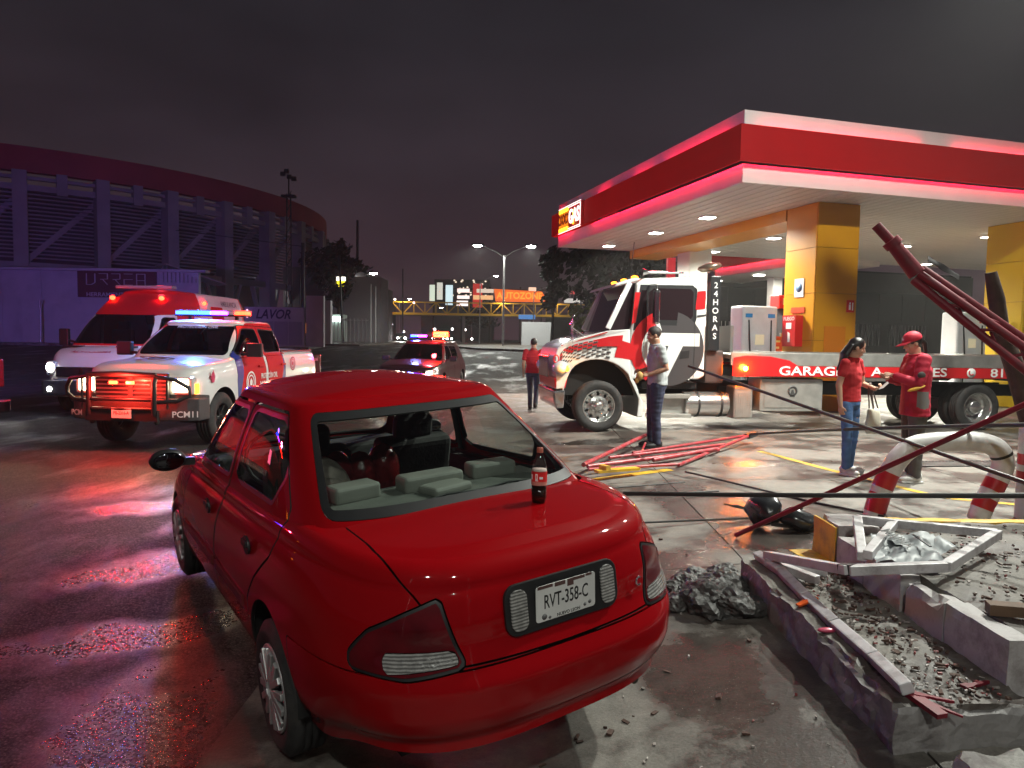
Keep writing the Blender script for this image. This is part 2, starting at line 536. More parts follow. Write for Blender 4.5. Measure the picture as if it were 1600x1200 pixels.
def wheel(name, R, w, rr, parent, loc, side, style, tyre_m, rim_m, dark_m, proto=None):
    """wheel > tyre, rim, hub cap; axis along local y, outer face towards side*y"""
    t = bpy.data.objects.new(name, None); COL.objects.link(t); t.parent = parent; t.location = loc
    t.rotation_euler = (0, 0, 0 if side > 0 else pi)
    if proto is not None:
        for c in children_of(proto): link_copy(c, t)
        return t
    X = Matrix.Rotation(radians(-90), 4, 'X')     # local z -> +y
    h = w / 2
    b = MB()
    prof = [(rr*.98, -h*.8), (rr+.012, -h*.92), ((R+rr)/2, -h*1.02), (R-.03, -h*.95), (R-.008, -h*.8)]
    ng = 4
    for k in range(ng):                            # tread grooves
        a = -h*.72 + 1.44*h*k/ng; bb = a + 1.44*h/ng
        prof += [(R, a + .006), (R, bb - .008), (R-.009, bb - .006), (R-.009, bb)] if k < ng-1 else [(R, a + .006), (R, bb)]
    prof += [(R-.008, h*.8), (R-.03, h*.95), ((R+rr)/2 + .01, h*1.04), ((R+rr)/2 - .004, h*1.03), (rr+.014, h*.94), (rr, h*.86), (rr*.97, h*.7), (rr*.9, h*.1), (rr*.9, -h*.6)]
    b.lathe(prof, 48, X, closed=True)
    b.build('tyre', tyre_m, t)
    b = MB()
    if style == 'cap':                             # plastic wheel cover with paired spokes
        b.lathe([(rr*.99, h*.80), (rr*1.01, h*.90), (rr*.985, h*.97), (rr*.90, h*.96), (rr*.86, h*.80)], 48, X, caps=False)
        n = 8
        for k in range(n):
            for d in (-1, 1):
                a0 = 2*pi*k/n + d*.05; a1 = 2*pi*k/n + d*.20
                p0 = Vector((cos(a0)*rr*.20, h*.98, sin(a0)*rr*.20)); p1 = Vector((cos(a1)*rr*.93, h*.93, sin(a1)*rr*.93))
                b.bar(p0, p1, .034 if d > 0 else .030, .03)
        b.build('rim', rim_m, t, bevel=.004)
        b = MB(); b.lathe([(.001, h*.74), (rr*.97, h*.74)], 40, X, caps=False); b.build('slot_shade_disc', mat('hub_shadow', (.10, .10, .10), rough=.5, metal=.3), t)  # dark disc puts the shade of the slots behind the spokes
        b = MB(); b.lathe([(.002, h*1.08), (rr*.16, h*1.06), (rr*.24, h*1.0), (rr*.28, h*.9), (rr*.3, h*.8)], 32, X); b.build('hub_cap', rim_m, t)
    elif style == 'steel':
        b.lathe([(rr*1.0, h*.86), (rr*.93, h*.72), (rr*.90, h*.25), (rr*.62, h*.12), (rr*.55, h*.30), (rr*.3, h*.36), (.001, h*.36)], 40, X, caps=False)
        for k in range(6):
            a = 2*pi*k/6
            b.bar((cos(a)*rr*.2, h*.36, sin(a)*rr*.2), (cos(a)*rr*.95, h*.55, sin(a)*rr*.95), .05, .03)
        b.build('rim', rim_m, t)
        b = MB(); b.lathe([(.001, h*.5), (rr*.2, h*.48), (rr*.24, h*.3)], 20, X); b.build('hub_cap', rim_m, t)
    elif style == 'truck':                         # polished ten-hole disc, chrome hub and nuts
        b.lathe([(rr*1.02, h*.92), (rr*.95, h*.95), (rr*.9, h*.72), (rr*.86, h*.5), (rr*.55, h*.66), (rr*.5, h*.72), (.001, h*.72)], 48, X, caps=False)
        b.build('rim', rim_m, t)
        b = MB()
        for k in range(10):
            a = 2*pi*k/10 + .3
            b.lathe([(.026, 0), (.026, .004), (.001, .005)], 10, Matrix.Translation((cos(a)*rr*.72, h*.585, sin(a)*rr*.72)) @ X)
        b.build('hand_hole', dark_m, t)
        b = MB(); b.lathe([(rr*.30, h*.7), (rr*.29, h*1.02), (rr*.2, h*1.14), (.001, h*1.16)], 28, X); b.build('hub_cap', rim_m, t)
        b = MB()
        for k in range(10):
            a = 2*pi*k/10
            b.lathe([(.018, 0), (.017, .05), (.008, .06), (.001, .06)], 6, Matrix.Translation((cos(a)*rr*.43, h*.7, sin(a)*rr*.43)) @ X)
        b.build('wheel_nut', rim_m, t)
    elif style == 'dual':                          # deep dished outer dual wheel
        b.lathe([(rr*1.02, h*.92), (rr*.95, h*.95), (rr*.92, h*.6), (rr*.88, -h*.1), (rr*.62, -h*.5), (rr*.55, -h*.45), (.001, -h*.45)], 48, X, caps=False)
        b.build('rim', rim_m, t)
        b = MB(); b.lathe([(rr*.46, -h*.45), (rr*.44, h*.35), (rr*.36, h*.5), (.001, h*.55)], 28, X); b.build('hub_cap', rim_m, t)
    return t

# ------------------------------------------------------------------ ground materials
def wet_asphalt():
    m = bpy.data.materials.new('wet_asphalt'); m.use_nodes = True
    N, L = m.node_tree.nodes, m.node_tree.links
    b = N['Principled BSDF']
    co = N.new('ShaderNodeTexCoord')
    def nz(scale, det=5, rough=.6, vec=None):
        n = N.new('ShaderNodeTexNoise'); n.inputs['Scale'].default_value = scale; n.inputs['Detail'].default_value = det; n.inputs['Roughness'].default_value = rough
        L.new(vec or co.outputs['Object'], n.inputs['Vector']); return n.outputs[0]
    def rng(src, a, b_, c, d):
        r = N.new('ShaderNodeMapRange'); r.inputs['From Min'].default_value = a; r.inputs['From Max'].default_value = b_
        r.inputs['To Min'].default_value = c; r.inputs['To Max'].default_value = d; L.new(src, r.inputs[0]); return r.outputs[0]
    def mul(a, b_):
        k = N.new('ShaderNodeMath'); k.operation = 'MULTIPLY'; L.new(a, k.inputs[0])
        if hasattr(b_, 'node'): L.new(b_, k.inputs[1])
        else: k.inputs[1].default_value = b_
        return k.outputs[0]
    mp = N.new('ShaderNodeMapping'); mp.inputs['Scale'].default_value = (1.0, .35, 1); mp.inputs['Rotation'].default_value = (0, 0, .75)
    L.new(co.outputs['Object'], mp.inputs[0])
    big = nz(.9, 7, .62, mp.outputs[0])                # damp patches drawn out along the tyre tracks
    wet = rng(big, .50, .64, 0, .8)
    nv = N.new('ShaderNodeTexNoise'); nv.inputs['Scale'].default_value = 2.3; nv.inputs['Detail'].default_value = 6; L.new(co.outputs['Object'], nv.inputs['Vector'])
    for (px, py, a, c, r) in ((-2.65, 5.5, 1.15, .40, .5), (-2.35, 4.25, .95, .33, .45), (-3.6, 7.3, .9, .45, .6), (-1.75, 3.3, .5, .9, .3)):
        vm = N.new('ShaderNodeMapping'); vm.vector_type = 'TEXTURE'        # standing water left in the worn hollows
        vm.inputs['Location'].default_value = (px, py, 0); vm.inputs['Scale'].default_value = (a, c, 1); vm.inputs['Rotation'].default_value = (0, 0, r)
        L.new(co.outputs['Object'], vm.inputs[0])
        ln = N.new('ShaderNodeVectorMath'); ln.operation = 'LENGTH'; L.new(vm.outputs[0], ln.inputs[0])
        ad0 = N.new('ShaderNodeMath'); ad0.operation = 'MULTIPLY_ADD'; L.new(nv.outputs[0], ad0.inputs[0]); ad0.inputs[1].default_value = 1.6; L.new(ln.outputs['Value'], ad0.inputs[2])
        mxn = N.new('ShaderNodeMath'); mxn.operation = 'MAXIMUM'; L.new(rng(ad0.outputs[0], 1.35, 1.85, 1, 0), mxn.inputs[0]); L.new(wet, mxn.inputs[1]); wet = mxn.outputs[0]
    grain = N.new('ShaderNodeTexVoronoi'); grain.inputs['Scale'].default_value = 80; L.new(co.outputs['Object'], grain.inputs['Vector'])
    fine = nz(160, 3)
    mid = nz(2.6, 6)
    v = rng(mid, .3, .7, .7, 1.3)
    cs = N.new('ShaderNodeSeparateColor'); L.new(grain.outputs['Color'], cs.inputs[0])
    g2 = mul(rng(cs.outputs[0], 0, 1, .30, 1.9), rng(grain.outputs['Distance'], .0, .6, 1.25, .35))
    col = N.new('ShaderNodeMix'); col.data_type = 'RGBA'
    L.new(wet, col.inputs[0]); col.inputs[6].default_value = (.070, .060, .056, 1); col.inputs[7].default_value = (.024, .021, .020, 1)
    x = N.new('ShaderNodeMix'); x.data_type = 'RGBA'; x.blend_type = 'MULTIPLY'; x.inputs[0].default_value = 1
    L.new(col.outputs[2], x.inputs[6]); L.new(mul(v, g2), x.inputs[7]); L.new(x.outputs[2], b.inputs['Base Color'])
    rr = N.new('ShaderNodeMath'); rr.operation = 'MULTIPLY_ADD'; L.new(cs.outputs[1], rr.inputs[0]); rr.inputs[1].default_value = .16; L.new(rng(wet, 0, 1, .62, .16), rr.inputs[2])
    L.new(rr.outputs[0], b.inputs['Roughness'])
    ad = N.new('ShaderNodeMath'); ad.operation = 'ADD'; L.new(mul(cs.outputs[2], .55), ad.inputs[0]); L.new(mul(fine, .9), ad.inputs[1])
    bp = N.new('ShaderNodeBump'); bp.inputs['Distance'].default_value = .005; L.new(rng(wet, 0, 1, 1.0, .8), bp.inputs['Strength'])
    L.new(ad.outputs[0], bp.inputs['Height']); L.new(bp.outputs[0], b.inputs['Normal'])
    L.new(rng(wet, 0, 1, .18, .6), b.inputs['Specular IOR Level'])
    return m

def worn_concrete(name, base, dark, wet_amt=.5, seed=0.0, pools=()):
    m = bpy.data.materials.new(name); m.use_nodes = True
    N, L = m.node_tree.nodes, m.node_tree.links
    b = N['Principled BSDF']
    ge = N.new('ShaderNodeNewGeometry')
    mp = N.new('ShaderNodeMapping'); mp.inputs['Location'].default_value = (seed, seed * .7, 0); L.new(ge.outputs['Position'], mp.inputs[0])
    P = mp.outputs[0]
    def nz(scale, det=6, rough=.6):
        n = N.new('ShaderNodeTexNoise'); n.inputs['Scale'].default_value = scale; n.inputs['Detail'].default_value = det; n.inputs['Roughness'].default_value = rough
        L.new(P, n.inputs['Vector']); return n.outputs[0]
    def rng(src, a, b_, c, d):
        r = N.new('ShaderNodeMapRange'); r.inputs['From Min'].default_value = a; r.inputs['From Max'].default_value = b_
        r.inputs['To Min'].default_value = c; r.inputs['To Max'].default_value = d; L.new(src, r.inputs[0]); return r.outputs[0]
    stain = rng(nz(1.15, 9, .68), .45, .56, 0, 1)
    pool = None
    for (px, py, a, c_, r) in pools:                   # rain water standing in hollows
        vm = N.new('ShaderNodeMapping'); vm.vector_type = 'TEXTURE'
        vm.inputs['Location'].default_value = (px, py, 0); vm.inputs['Scale'].default_value = (a, c_, 100); vm.inputs['Rotation'].default_value = (0, 0, r)
        L.new(P, vm.inputs[0])
        ln = N.new('ShaderNodeVectorMath'); ln.operation = 'LENGTH'; L.new(vm.outputs[0], ln.inputs[0])
        ma = N.new('ShaderNodeMath'); ma.operation = 'MULTIPLY_ADD'; L.new(nz(2.1, 7, .65), ma.inputs[0]); ma.inputs[1].default_value = 1.8; L.new(ln.outputs['Value'], ma.inputs[2])
        q = rng(ma.outputs[0], 1.45, 1.9, 1, 0)
        if pool is not None:
            mm = N.new('ShaderNodeMath'); mm.operation = 'MAXIMUM'; L.new(q, mm.inputs[0]); L.new(pool, mm.inputs[1]); q = mm.outputs[0]
        pool = q
    if pool is not None:
        mm = N.new('ShaderNodeMath'); mm.operation = 'MAXIMUM'; L.new(stain, mm.inputs[0]); L.new(pool, mm.inputs[1]); stain = mm.outputs[0]
    mott = rng(nz(5, 8, .7), .3, .7, .72, 1.28)
    fine = rng(nz(90, 4), .3, .7, .80, 1.2)
    vo = N.new('ShaderNodeTexVoronoi'); vo.inputs['Scale'].default_value = 55; L.new(P, vo.inputs['Vector'])
    spots = rng(vo.outputs['Distance'], .05, .13, .35, 1)
    c = N.new('ShaderNodeMix'); c.data_type = 'RGBA'; L.new(stain, c.inputs[0]); c.inputs[6].default_value = (*base, 1); c.inputs[7].default_value = (*dark, 1)
    k = N.new('ShaderNodeMath'); k.operation = 'MULTIPLY'; L.new(mott, k.inputs[0]); L.new(fine, k.inputs[1])
    k2 = N.new('ShaderNodeMath'); k2.operation = 'MULTIPLY'; L.new(k.outputs[0], k2.inputs[0]); L.new(spots, k2.inputs[1])
    x = N.new('ShaderNodeMix'); x.data_type = 'RGBA'; x.blend_type = 'MULTIPLY'; x.inputs[0].default_value = 1
    L.new(c.outputs[2], x.inputs[6]); L.new(k2.outputs[0], x.inputs[7]); L.new(x.outputs[2], b.inputs['Base Color'])
    w = rng(stain, 0, 1, .70, .70 - .42 * wet_amt)
    if pool is not None:
        mi = N.new('ShaderNodeMath'); mi.operation = 'MINIMUM'; L.new(rng(pool, .2, 1, .7, .15), mi.inputs[0]); L.new(w, mi.inputs[1]); w = mi.outputs[0]
    L.new(w, b.inputs['Roughness'])
    bp = N.new('ShaderNodeBump'); bp.inputs['Distance'].default_value = .008; bp.inputs['Strength'].default_value = .45
    L.new(nz(38, 6, .7), bp.inputs['Height']); L.new(bp.outputs[0], b.inputs['Normal'])
    return m

ASPHALT = wet_asphalt()
CONCRETE = worn_concrete('forecourt_concrete', (.165, .150, .132), (.048, .040, .035), .8, 0, ((2.05, 6.7, .75, 1.9, .1), (1.25, 5.0, .55, .9, .2), (1.7, 11.8, 1.3, .5, .1), (1.1, 3.6, .45, .9, -.1), (3.4, 9.3, 1.2, .35, .3)))
KERB_CONC = worn_concrete('kerb_concrete', (.26, .25, .23), (.07, .055, .05), .35, 3.3)
YELLOW_PAINT = mat('yellow_paint', (.62, .36, .02), rough=.5, var=.25, vscale=6, dirt=.8, dirtcol=(.10, .08, .05), dscale=4)

def sheet(name, xs, ys, m, inside=None, parent=None, dz=0.0, skirt=0.0):
    vs = []; fs = []; nx = len(xs)
    for y in ys:
        for s in xs:
            x = s + edge_x(y)
            vs.append((x, y, gh(x, y) + dz))
    for j in range(len(ys) - 1):
        for i in range(nx - 1):
            if inside and not inside(.5*(xs[i]+xs[i+1]), .5*(ys[j]+ys[j+1])): continue
            fs.append((j*nx + i, j*nx + i+1, (j+1)*nx + i+1, (j+1)*nx + i))
    b = MB(); b.add(vs, fs, True)
    return b.build(name, m, parent)

FC_END = 23.4                                    # where the forecourt meets the cross street
xs_l = [-900, -500, -260, -150, -90, -60, -45, -35, -28, -22, -18, -15, -12, -10, -8.5, -7, -6, -5, -4.2, -3.5, -3, -2.5, -2, -1.6, -1.2, -.8, -.4, 0]
xs_r = [0, .3, .6, 1, 1.4, 1.8, 2.2, 2.6, 3, 3.5, 4, 5, 6.5, 8.5, 11, 15, 20, 28, 40, 60, 100, 180, 400, 900]
ys = [-120, -60, -30, -15, -8, -4, -2, -1, 0, .8, 1.5, 2, 2.5, 3, 3.5, 4, 4.5, 5, 5.5, 6, 6.5, 7.2, 8, 9, 10, 11, 12, 13, 14.5, 16, 18, 20, 21, 22, FC_END, 25, 27, 30, 33, 36, 40, 44, 48, 52, 56, 60, 66, 75, 90, 120, 170, 250, 400, 800, 1600]
allx = xs_l + xs_r[1:]
tag(sheet('road', allx, ys, ASPHALT, lambda s, y: s < 0 or y > FC_END), kind='structure')
ap = sheet('forecourt', xs_r, [y for y in ys if y <= FC_END], mat('joint_dark', (.02, .018, .016), rough=.8), dz=-.012)
tag(ap, kind='structure')
# concrete slabs with open joints
def slab(s0, s1, y0, y1):
    n = max(2, min(8, int((s1 - s0) / .6))); k = max(2, min(8, int((y1 - y0) / .6)))
    b = MB(); vs = []
    for j in range(k + 1):
        for i in range(n + 1):
            s = s0 + (s1 - s0) * i / n; y = y0 + (y1 - y0) * j / k
            x = s + edge_x(y); vs.append((x, y, gh(x, y)))
    fs = [(j*(n+1) + i, j*(n+1) + i+1, (j+1)*(n+1) + i+1, (j+1)*(n+1) + i) for j in range(k) for i in range(n)]
    rim = [i for i in range(n + 1)] + [j*(n+1) + n for j in range(1, k + 1)] + [k*(n+1) + i for i in range(n - 1, -1, -1)] + [j*(n+1) for j in range(k - 1, 0, -1)]
    m0 = len(vs); vs += [(vs[i][0], vs[i][1], vs[i][2] - .02) for i in rim]; r = len(rim)
    b.add(vs, fs, True)
    b.add([vs[i] for i in rim] + vs[m0:], [(i, r + i, r + (i+1) % r, (i+1) % r) for i in range(r)], False)
    b.build('slab', CONCRETE, ap)
g_ = .011
sx_ = [0, 3.05, 6.6, 10.2, 13.8, 17.4, 21, 24.6, 28.2]
sy_ = [-2.6, 1.3, 5.15, 8.2, 11.6, 15.0, 18.4, 21.0, FC_END]
for i in range(len(sx_) - 1):
    for j in range(len(sy_) - 1):
        slab(sx_[i] + (g_ / 2 if i else 0), sx_[i+1] - g_ / 2, sy_[j] + g_ / 2, sy_[j+1] - g_ / 2)

def stripe(name, pts, w, m, label=None, cat=None, dz=.004):
    """painted line laid on the ground through pts (x, y)"""
    b = MB(); vs = []; P = []
    for k in range(len(pts) - 1):
        n = max(2, int(hypot(pts[k+1][0]-pts[k][0], pts[k+1][1]-pts[k][1]) / .25))
        for i in range(n + (k == len(pts) - 2)):
            t = i / n; P.append((pts[k][0]*(1-t) + pts[k+1][0]*t, pts[k][1]*(1-t) + pts[k+1][1]*t))
    for i, p in enumerate(P):
        q = P[min(i+1, len(P)-1)]; r = P[max(i-1, 0)]
        d = Vector((q[0]-r[0], q[1]-r[1])).normalized()
        for sg in (1, -1):
            x, y = p[0] - d.y*sg*w/2, p[1] + d.x*sg*w/2
            vs.append((x, y, gh(x, y) + dz))
    b.add(vs, [(2*i, 2*i+1, 2*i+3, 2*i+2) for i in range(len(P) - 1)], True)
    return tag(b.build(name, m), kind='structure')
stripe('painted_line', [(3.64, 10.4), (3.98, 8.95), (4.40, 7.6), (4.55, 7.3)], .10, YELLOW_PAINT)
stripe('painted_line', [(4.55, 7.3), (5.1, 7.05), (7.5, 6.3)], .10, YELLOW_PAINT)
stripe('painted_line', [(.95, 8.45), (2.0, 8.85)], .16, YELLOW_PAINT)

# ------------------------------------------------------------------ petrol station
U = Vector((.9608, .2773, 0)); V_ = Vector((-.2773, .9608, 0)); GA = atan2(.2773, .9608)
C0 = Vector((4.84, 15.45, 0))                       # nearest canopy corner (plan)
SOF = 5.20
def gp(u, v, z=0.0):
    p = C0 + U * u + V_ * v; return Vector((p.x, p.y, z))
FASCIA_WHITE = mat('fascia_white', (.62, .61, .60), rough=.35, var=.06, vscale=1.5)
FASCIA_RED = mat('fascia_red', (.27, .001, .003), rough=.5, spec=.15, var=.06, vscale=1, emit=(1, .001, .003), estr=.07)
SOFFIT = mat('soffit_white', (.60, .59, .55), rough=.45, var=.05, vscale=2)
JOINT = mat('soffit_joint', (.05, .048, .045), rough=.7)
ORANGE = mat('column_orange', (.56, .245, .006), rough=.38, var=.06, vscale=1.2)
ORANGE_EDGE = mat('column_edge', (.30, .14, .01), rough=.5)
COLWHITE = mat('column_white', (.62, .64, .60), rough=.5, var=.06, vscale=2)
REDLED = glow('red_led', (1.0, .01, .05), 60.0)
LAMPWHITE = glow('lamp_white', (1.0, .97, .88), 26.0)
STEEL = mat('steel_grey', (.35, .35, .35), rough=.4, metal=.7, var=.2, vscale=6)
DARKMETAL = mat('dark_metal', (.03, .03, .032), rough=.5, metal=.4, var=.2)
SIGNRED = mat('sign_red', (.55, .01, .015), rough=.35)

def canopy(c0, lu, lv, z, label, lit=True, planks=True):
    t = thing('canopy', label, 'canopy')
    def P(u, v, zz): q = c0 + U * u + V_ * v; return Vector((q.x, q.y, zz))
    def ringbox(b, inset, z0, z1, th=.04):
        a = inset
        for (u0, v0, u1, v1) in ((a, a, lu - a, a), (lu - a, a, lu - a, lv - a), (lu - a, lv - a, a, lv - a), (a, lv - a, a, a)):
            p, q = P(u0, v0, (z0 + z1)/2), P(u1, v1, (z0 + z1)/2); d = (q - p).normalized()
            n = Vector((-d.y, d.x, 0)) * th/2
            b.bar(p + n + d*th*0, q + n - d*th, th, z1 - z0)
    # lower white band, red band standing proud, upper white band
    b = MB(); ringbox(b, 0, z, z + .387); b.build('lower_band', FASCIA_WHITE, t)
    b = MB(); ringbox(b, -.20, z + .387 + .003, z + 1.157); b.build('red_band', FASCIA_RED, t)
    b = MB(); ringbox(b, 0, z + 1.157 + .003, z + 1.515); b.build('upper_band', FASCIA_WHITE, t)
    b = MB(); b.bar(P(lu/2, .05, z + 1.46), P(lu/2, lv - .05, z + 1.46), lu - .1, .05); b.build('roof_deck', DARKMETAL, t)
    if lit:                                          # LED strips hidden behind the proud red band, washing both white bands
        b = MB()
        for (u0, v0, u1, v1) in ((-.06, -.06, lu, -.06), (-.06, lv, -.06, lv*.88), (-.06, lv*.72, -.06, -.06)):
            b.bar(P(u0, v0, z + .462), P(u1, v1, z + .462), .03, .02)
        for (u0, v0, u1, v1) in ((.4, -.06, 4.6, -.06), (5.6, -.06, 9.4, -.06), (11, -.06, lu, -.06), (-.06, lv, -.06, lv*.94), (-.06, lv*.68, -.06, lv*.60), (-.06, lv*.46, -.06, lv*.36), (-.06, lv*.30, -.06, .5)):
            if u1 <= lu: b.bar(P(u0, v0, z + 1.12), P(u1, v1, z + 1.12), .03, .02)
        b.build('led_strip', REDLED, t)
    if planks:
        b = MB(); b.mat = 0
        b.bar(P(lu/2, .06, z + .06), P(lu/2, lv - .06, z + .06), lu - .12, .02); b.build('soffit_backing', JOINT, t)
        w = .30; n = int((lu - .12) / w); proto = None
        for k in range(n):
            u = .06 + (k + .5) * w
            if proto is None:
                bb = MB(); bb.box((0, 0, 0), (w - .032, lv - .12, .04)); proto = bb.build('soffit_panel', SOFFIT, t)
                o = proto
            else:
                o = link_copy(proto, t)
            o.location = P(u, lv/2, z + .025); o.rotation_euler.z = GA
    else:
        b = MB(); b.bar(P(lu/2, .06, z + .03), P(lu/2, lv - .06, z + .03), lu - .12, .04); b.build('soffit', SOFFIT, t)
    return t
can = canopy(C0, 26.0, 11.6, SOF, 'petrol station canopy with red lit fascia between white bands over the forecourt')

def neon_sign():
    """lit station sign on the left fascia, near its far end"""
    o = gp(-.205, 9.75, SOF + .77)
    t = thing('fascia_sign', 'lit red and yellow OXXO GAS sign on the canopy fascia', 'sign', o)
    X = -V_; M = Matrix.Identity(4)
    M = frame((0, 0, 0), X, (0, 0, 1))
    SR = glow('neon_red', (1.0, .05, .02), 3.2); SY = glow('neon_yellow', (1.0, .55, .03), 3.0); SW = glow('neon_white', (1, .75, .7), 2.2)
    b = MB(); b.prism([(-1.05, -.42), (1.05, -.42), (1.05, .42), (-1.05, .42)], .0, .06, M); b.build('backboard', SIGNRED, t)
    b = MB(); b.prism([(-1.03, .26), (-.12, .26), (-.12, .38), (-1.03, .38)], .062, .08, M); b.prism([(-1.03, -.38), (-.12, -.38), (-.12, -.26), (-1.03, -.26)], .062, .08, M)
    b.build('yellow_bar', SY, t)
    b = MB(); b.prism([(-1.03, -.235), (-.12, -.235), (-.12, .235), (-1.03, .235)], .062, .072, M); b.build('yellow_field', mat('sign_yellow', (.7, .33, .02), rough=.4, emit=(1, .30, .01), estr=.9), t)
    text('sign_print', 'OXXO', .50, mat('sign_deep_red', (.30, .004, .004), rough=.5), t, M @ Matrix.Translation((-.575, 0, .08)), .02, .02, .66)
    text('sign_print', 'GAS', .66, SW, t, M @ Matrix.Translation((.43, 0, .07)), .02, .02, .80)
    b = MB()
    for (x0, y0, x1, y1) in ((-.10, .36, 1.02, .36), (-.10, -.36, 1.02, -.36), (1.02, .36, 1.02, -.36), (-1.05, .42, 1.05, .42), (-1.05, -.42, 1.05, -.42)):
        b.tube([M @ Vector((x0, y0, .075)), M @ Vector((x1, y1, .075))], .013, 6)
    b.build('neon_tube', SW, t)
    b = MB(); b.bar(M @ Vector((.40, .22, .085)), M @ Vector((.40, -.28, .085)), .05, .03); b.build('yellow_stroke', SY, t)
    return t
neon_sign()

def column(u, v, wu, wv, label, m, edge, z1=SOF, details=False):
    p = gp(u, v); z0 = gh(p.x, p.y)
    t = thing('canopy_column', label, 'column', (p.x, p.y, z0), GA)
    H = z1 - z0 - .004
    b = MB(); b.box((0, 0, H/2), (wu - .03, wv - .03, H)); b.build('core', edge, t)
    zs = [0, .62, 1.75, 2.9, 4.0, H]
    for k in range(5):                               # cladding panels with open joints
        h = zs[k+1] - zs[k] - .012; zc = (zs[k+1] + zs[k]) / 2
        for sx, sy in ((0, -1), (0, 1), (-1, 0), (1, 0)):
            b = MB()
            if sx == 0: b.box((0, sy * wv/2, zc), (wu + .0, .03, h))
            else: b.box((sx * wu/2, 0, zc), (.03, wv - .034, h))
            b.build('cladding_panel', m, t)
    return t, H
col1, H1 = column(3.5, 1.75, 1.20, 1.15, 'near orange clad canopy column carrying the fire extinguisher box', ORANGE, ORANGE_EDGE)
# signs fixed to the near column, its left face looks along -u, its front face along -v
def on_col(t, side, a, z, w, h, m, name, th=.02):
    b = MB()
    if side == 'left': b.box((-.617 - th/2, a, z), (th, w, h))
    else: b.box((a, -.592 - th/2, z), (w, th, h))
    return b.build(name, m, t, bevel=.004)
WHITEB = mat('white_board', (.72, .72, .70), rough=.4)
o = on_col(col1, 'left', -.02, 3.05, .34, .46, WHITEB, 'notice'); 
b = MB(); b.lathe([(.12, 0), (.12, .004), (.001, .005)], 20, frame((-.639, -.02, 3.06), (0, -1, 0), (0, 0, 1))); b.build('notice_symbol', mat('notice_blue', (.10, .18, .32), rough=.4), o)
on_col(col1, 'left', 0, 2.50, .50, .14, mat('label_red', (.6, .06, .02), rough=.4), 'fire_label')
box_ = on_col(col1, 'left', .05, 1.98, .50, .78, mat('extinguisher_red', (.55, .008, .012), rough=.3, coat=.5), 'extinguisher_box', .22)
Mf = frame((-.617 - .221, .05, 1.98), (0, -1, 0), (0, 0, 1))
text('box_print', 'FUEGO', .13, WHITE_PRINT, box_, Mf @ Matrix.Translation((0, .30, .001)), .002, .01)
b = MB(); b.prism([(-.10, .05), (.10, .05), (.10, .20), (-.10, .20)], .001, .004, Mf); b.prism([(-.03, -.28), (.06, -.28), (.06, -.06), (-.03, -.02)], .001, .004, Mf); b.build('box_symbol', WHITE_PRINT, box_)
s2 = on_col(col1, 'front', .42, 2.60, .22, .30, SIGNRED, 'extinguisher_sign')
Mf = frame((.42, -.592 - .021, 2.60), (1, 0, 0), (0, 0, 1))
b = MB(); b.prism([(-.055, -.09), (.005, -.09), (.005, .04), (-.055, .04)], .001, .003, Mf); b.prism([(.04, -.10), (.075, -.10), (.075, .09), (.04, .09)], .001, .003, Mf); b.prism([(-.05, .05), (0, .05), (.0, .09), (-.03, .10)], .001, .003, Mf)
b.build('sign_symbol', WHITE_PRINT, s2)
b = MB(); b.box((0, -.596, 1.35), (.62, .02, 1.5)); pan = b.build('inspection_door', mat('column_orange_deep', (.56, .17, .006), rough=.38), col1)
col2, _ = column(4.2, 9.1, .84, .84, 'pale canopy column rising behind the tow truck cab', COLWHITE, COLWHITE)
col3, _ = column(10.35, 1.95, 1.20, 1.15, 'yellow clad canopy column at the right behind the dark broken trunk', mat('column_yellow', (.60, .38, .010), rough=.38, var=.05, vscale=1), ORANGE_EDGE)
# yellow beam under the soffit along the column row
b = MB(); b.bar(gp(3.45, 2.35, SOF - .15), gp(3.45, 11.55, SOF - .15), 1.16, .30)
tag(b.build('soffit_beam', ORANGE), 'yellow beam under the canopy running back from the near column', 'beam')
# recessed soffit lights
lights_uv = [(1.6, 4.0), (1.6, 7.0), (1.5, 10.4), (5.6, 6.6), (5.75, 10.4), (10.8, 6.6), (11.4, 3.9), (15.9, 10.6), (15.9, 7.0), (20.5, 7.0), (20.5, 3.2)]
wh = ['nearest the front left corner', 'second along the left edge', 'last along the left edge near the lit sign', 'behind the near orange column', 'beside the top of the pale column',
      'right of the near orange column', 'above the leaning red lattice mast', 'at the far back over the dark shop wall', 'right beyond the mast top', 'beside the yellow column', 'outermost on the front right']
for k, (u, v) in enumerate(lights_uv):
    p = gp(u, v, SOF)
    t = thing('ceiling_light', 'square white soffit light of the canopy, ' + wh[k], 'light', p, GA, 'recessed lights in the canopy soffit')
    b = MB(); b.box((0, 0, -.012), (.42, .42, .03)); b.build('frame', SOFFIT, t)
    b = MB(); b.box((0, 0, -.032), (.32, .32, .012)); b.build('diffuser', LAMPWHITE, t)
    lamp('canopy_lamp', 'SPOT', (0, 0, -.06), 3800, (1.0, .97, .82), .16, (0, 0, 0), 160, .6, t)

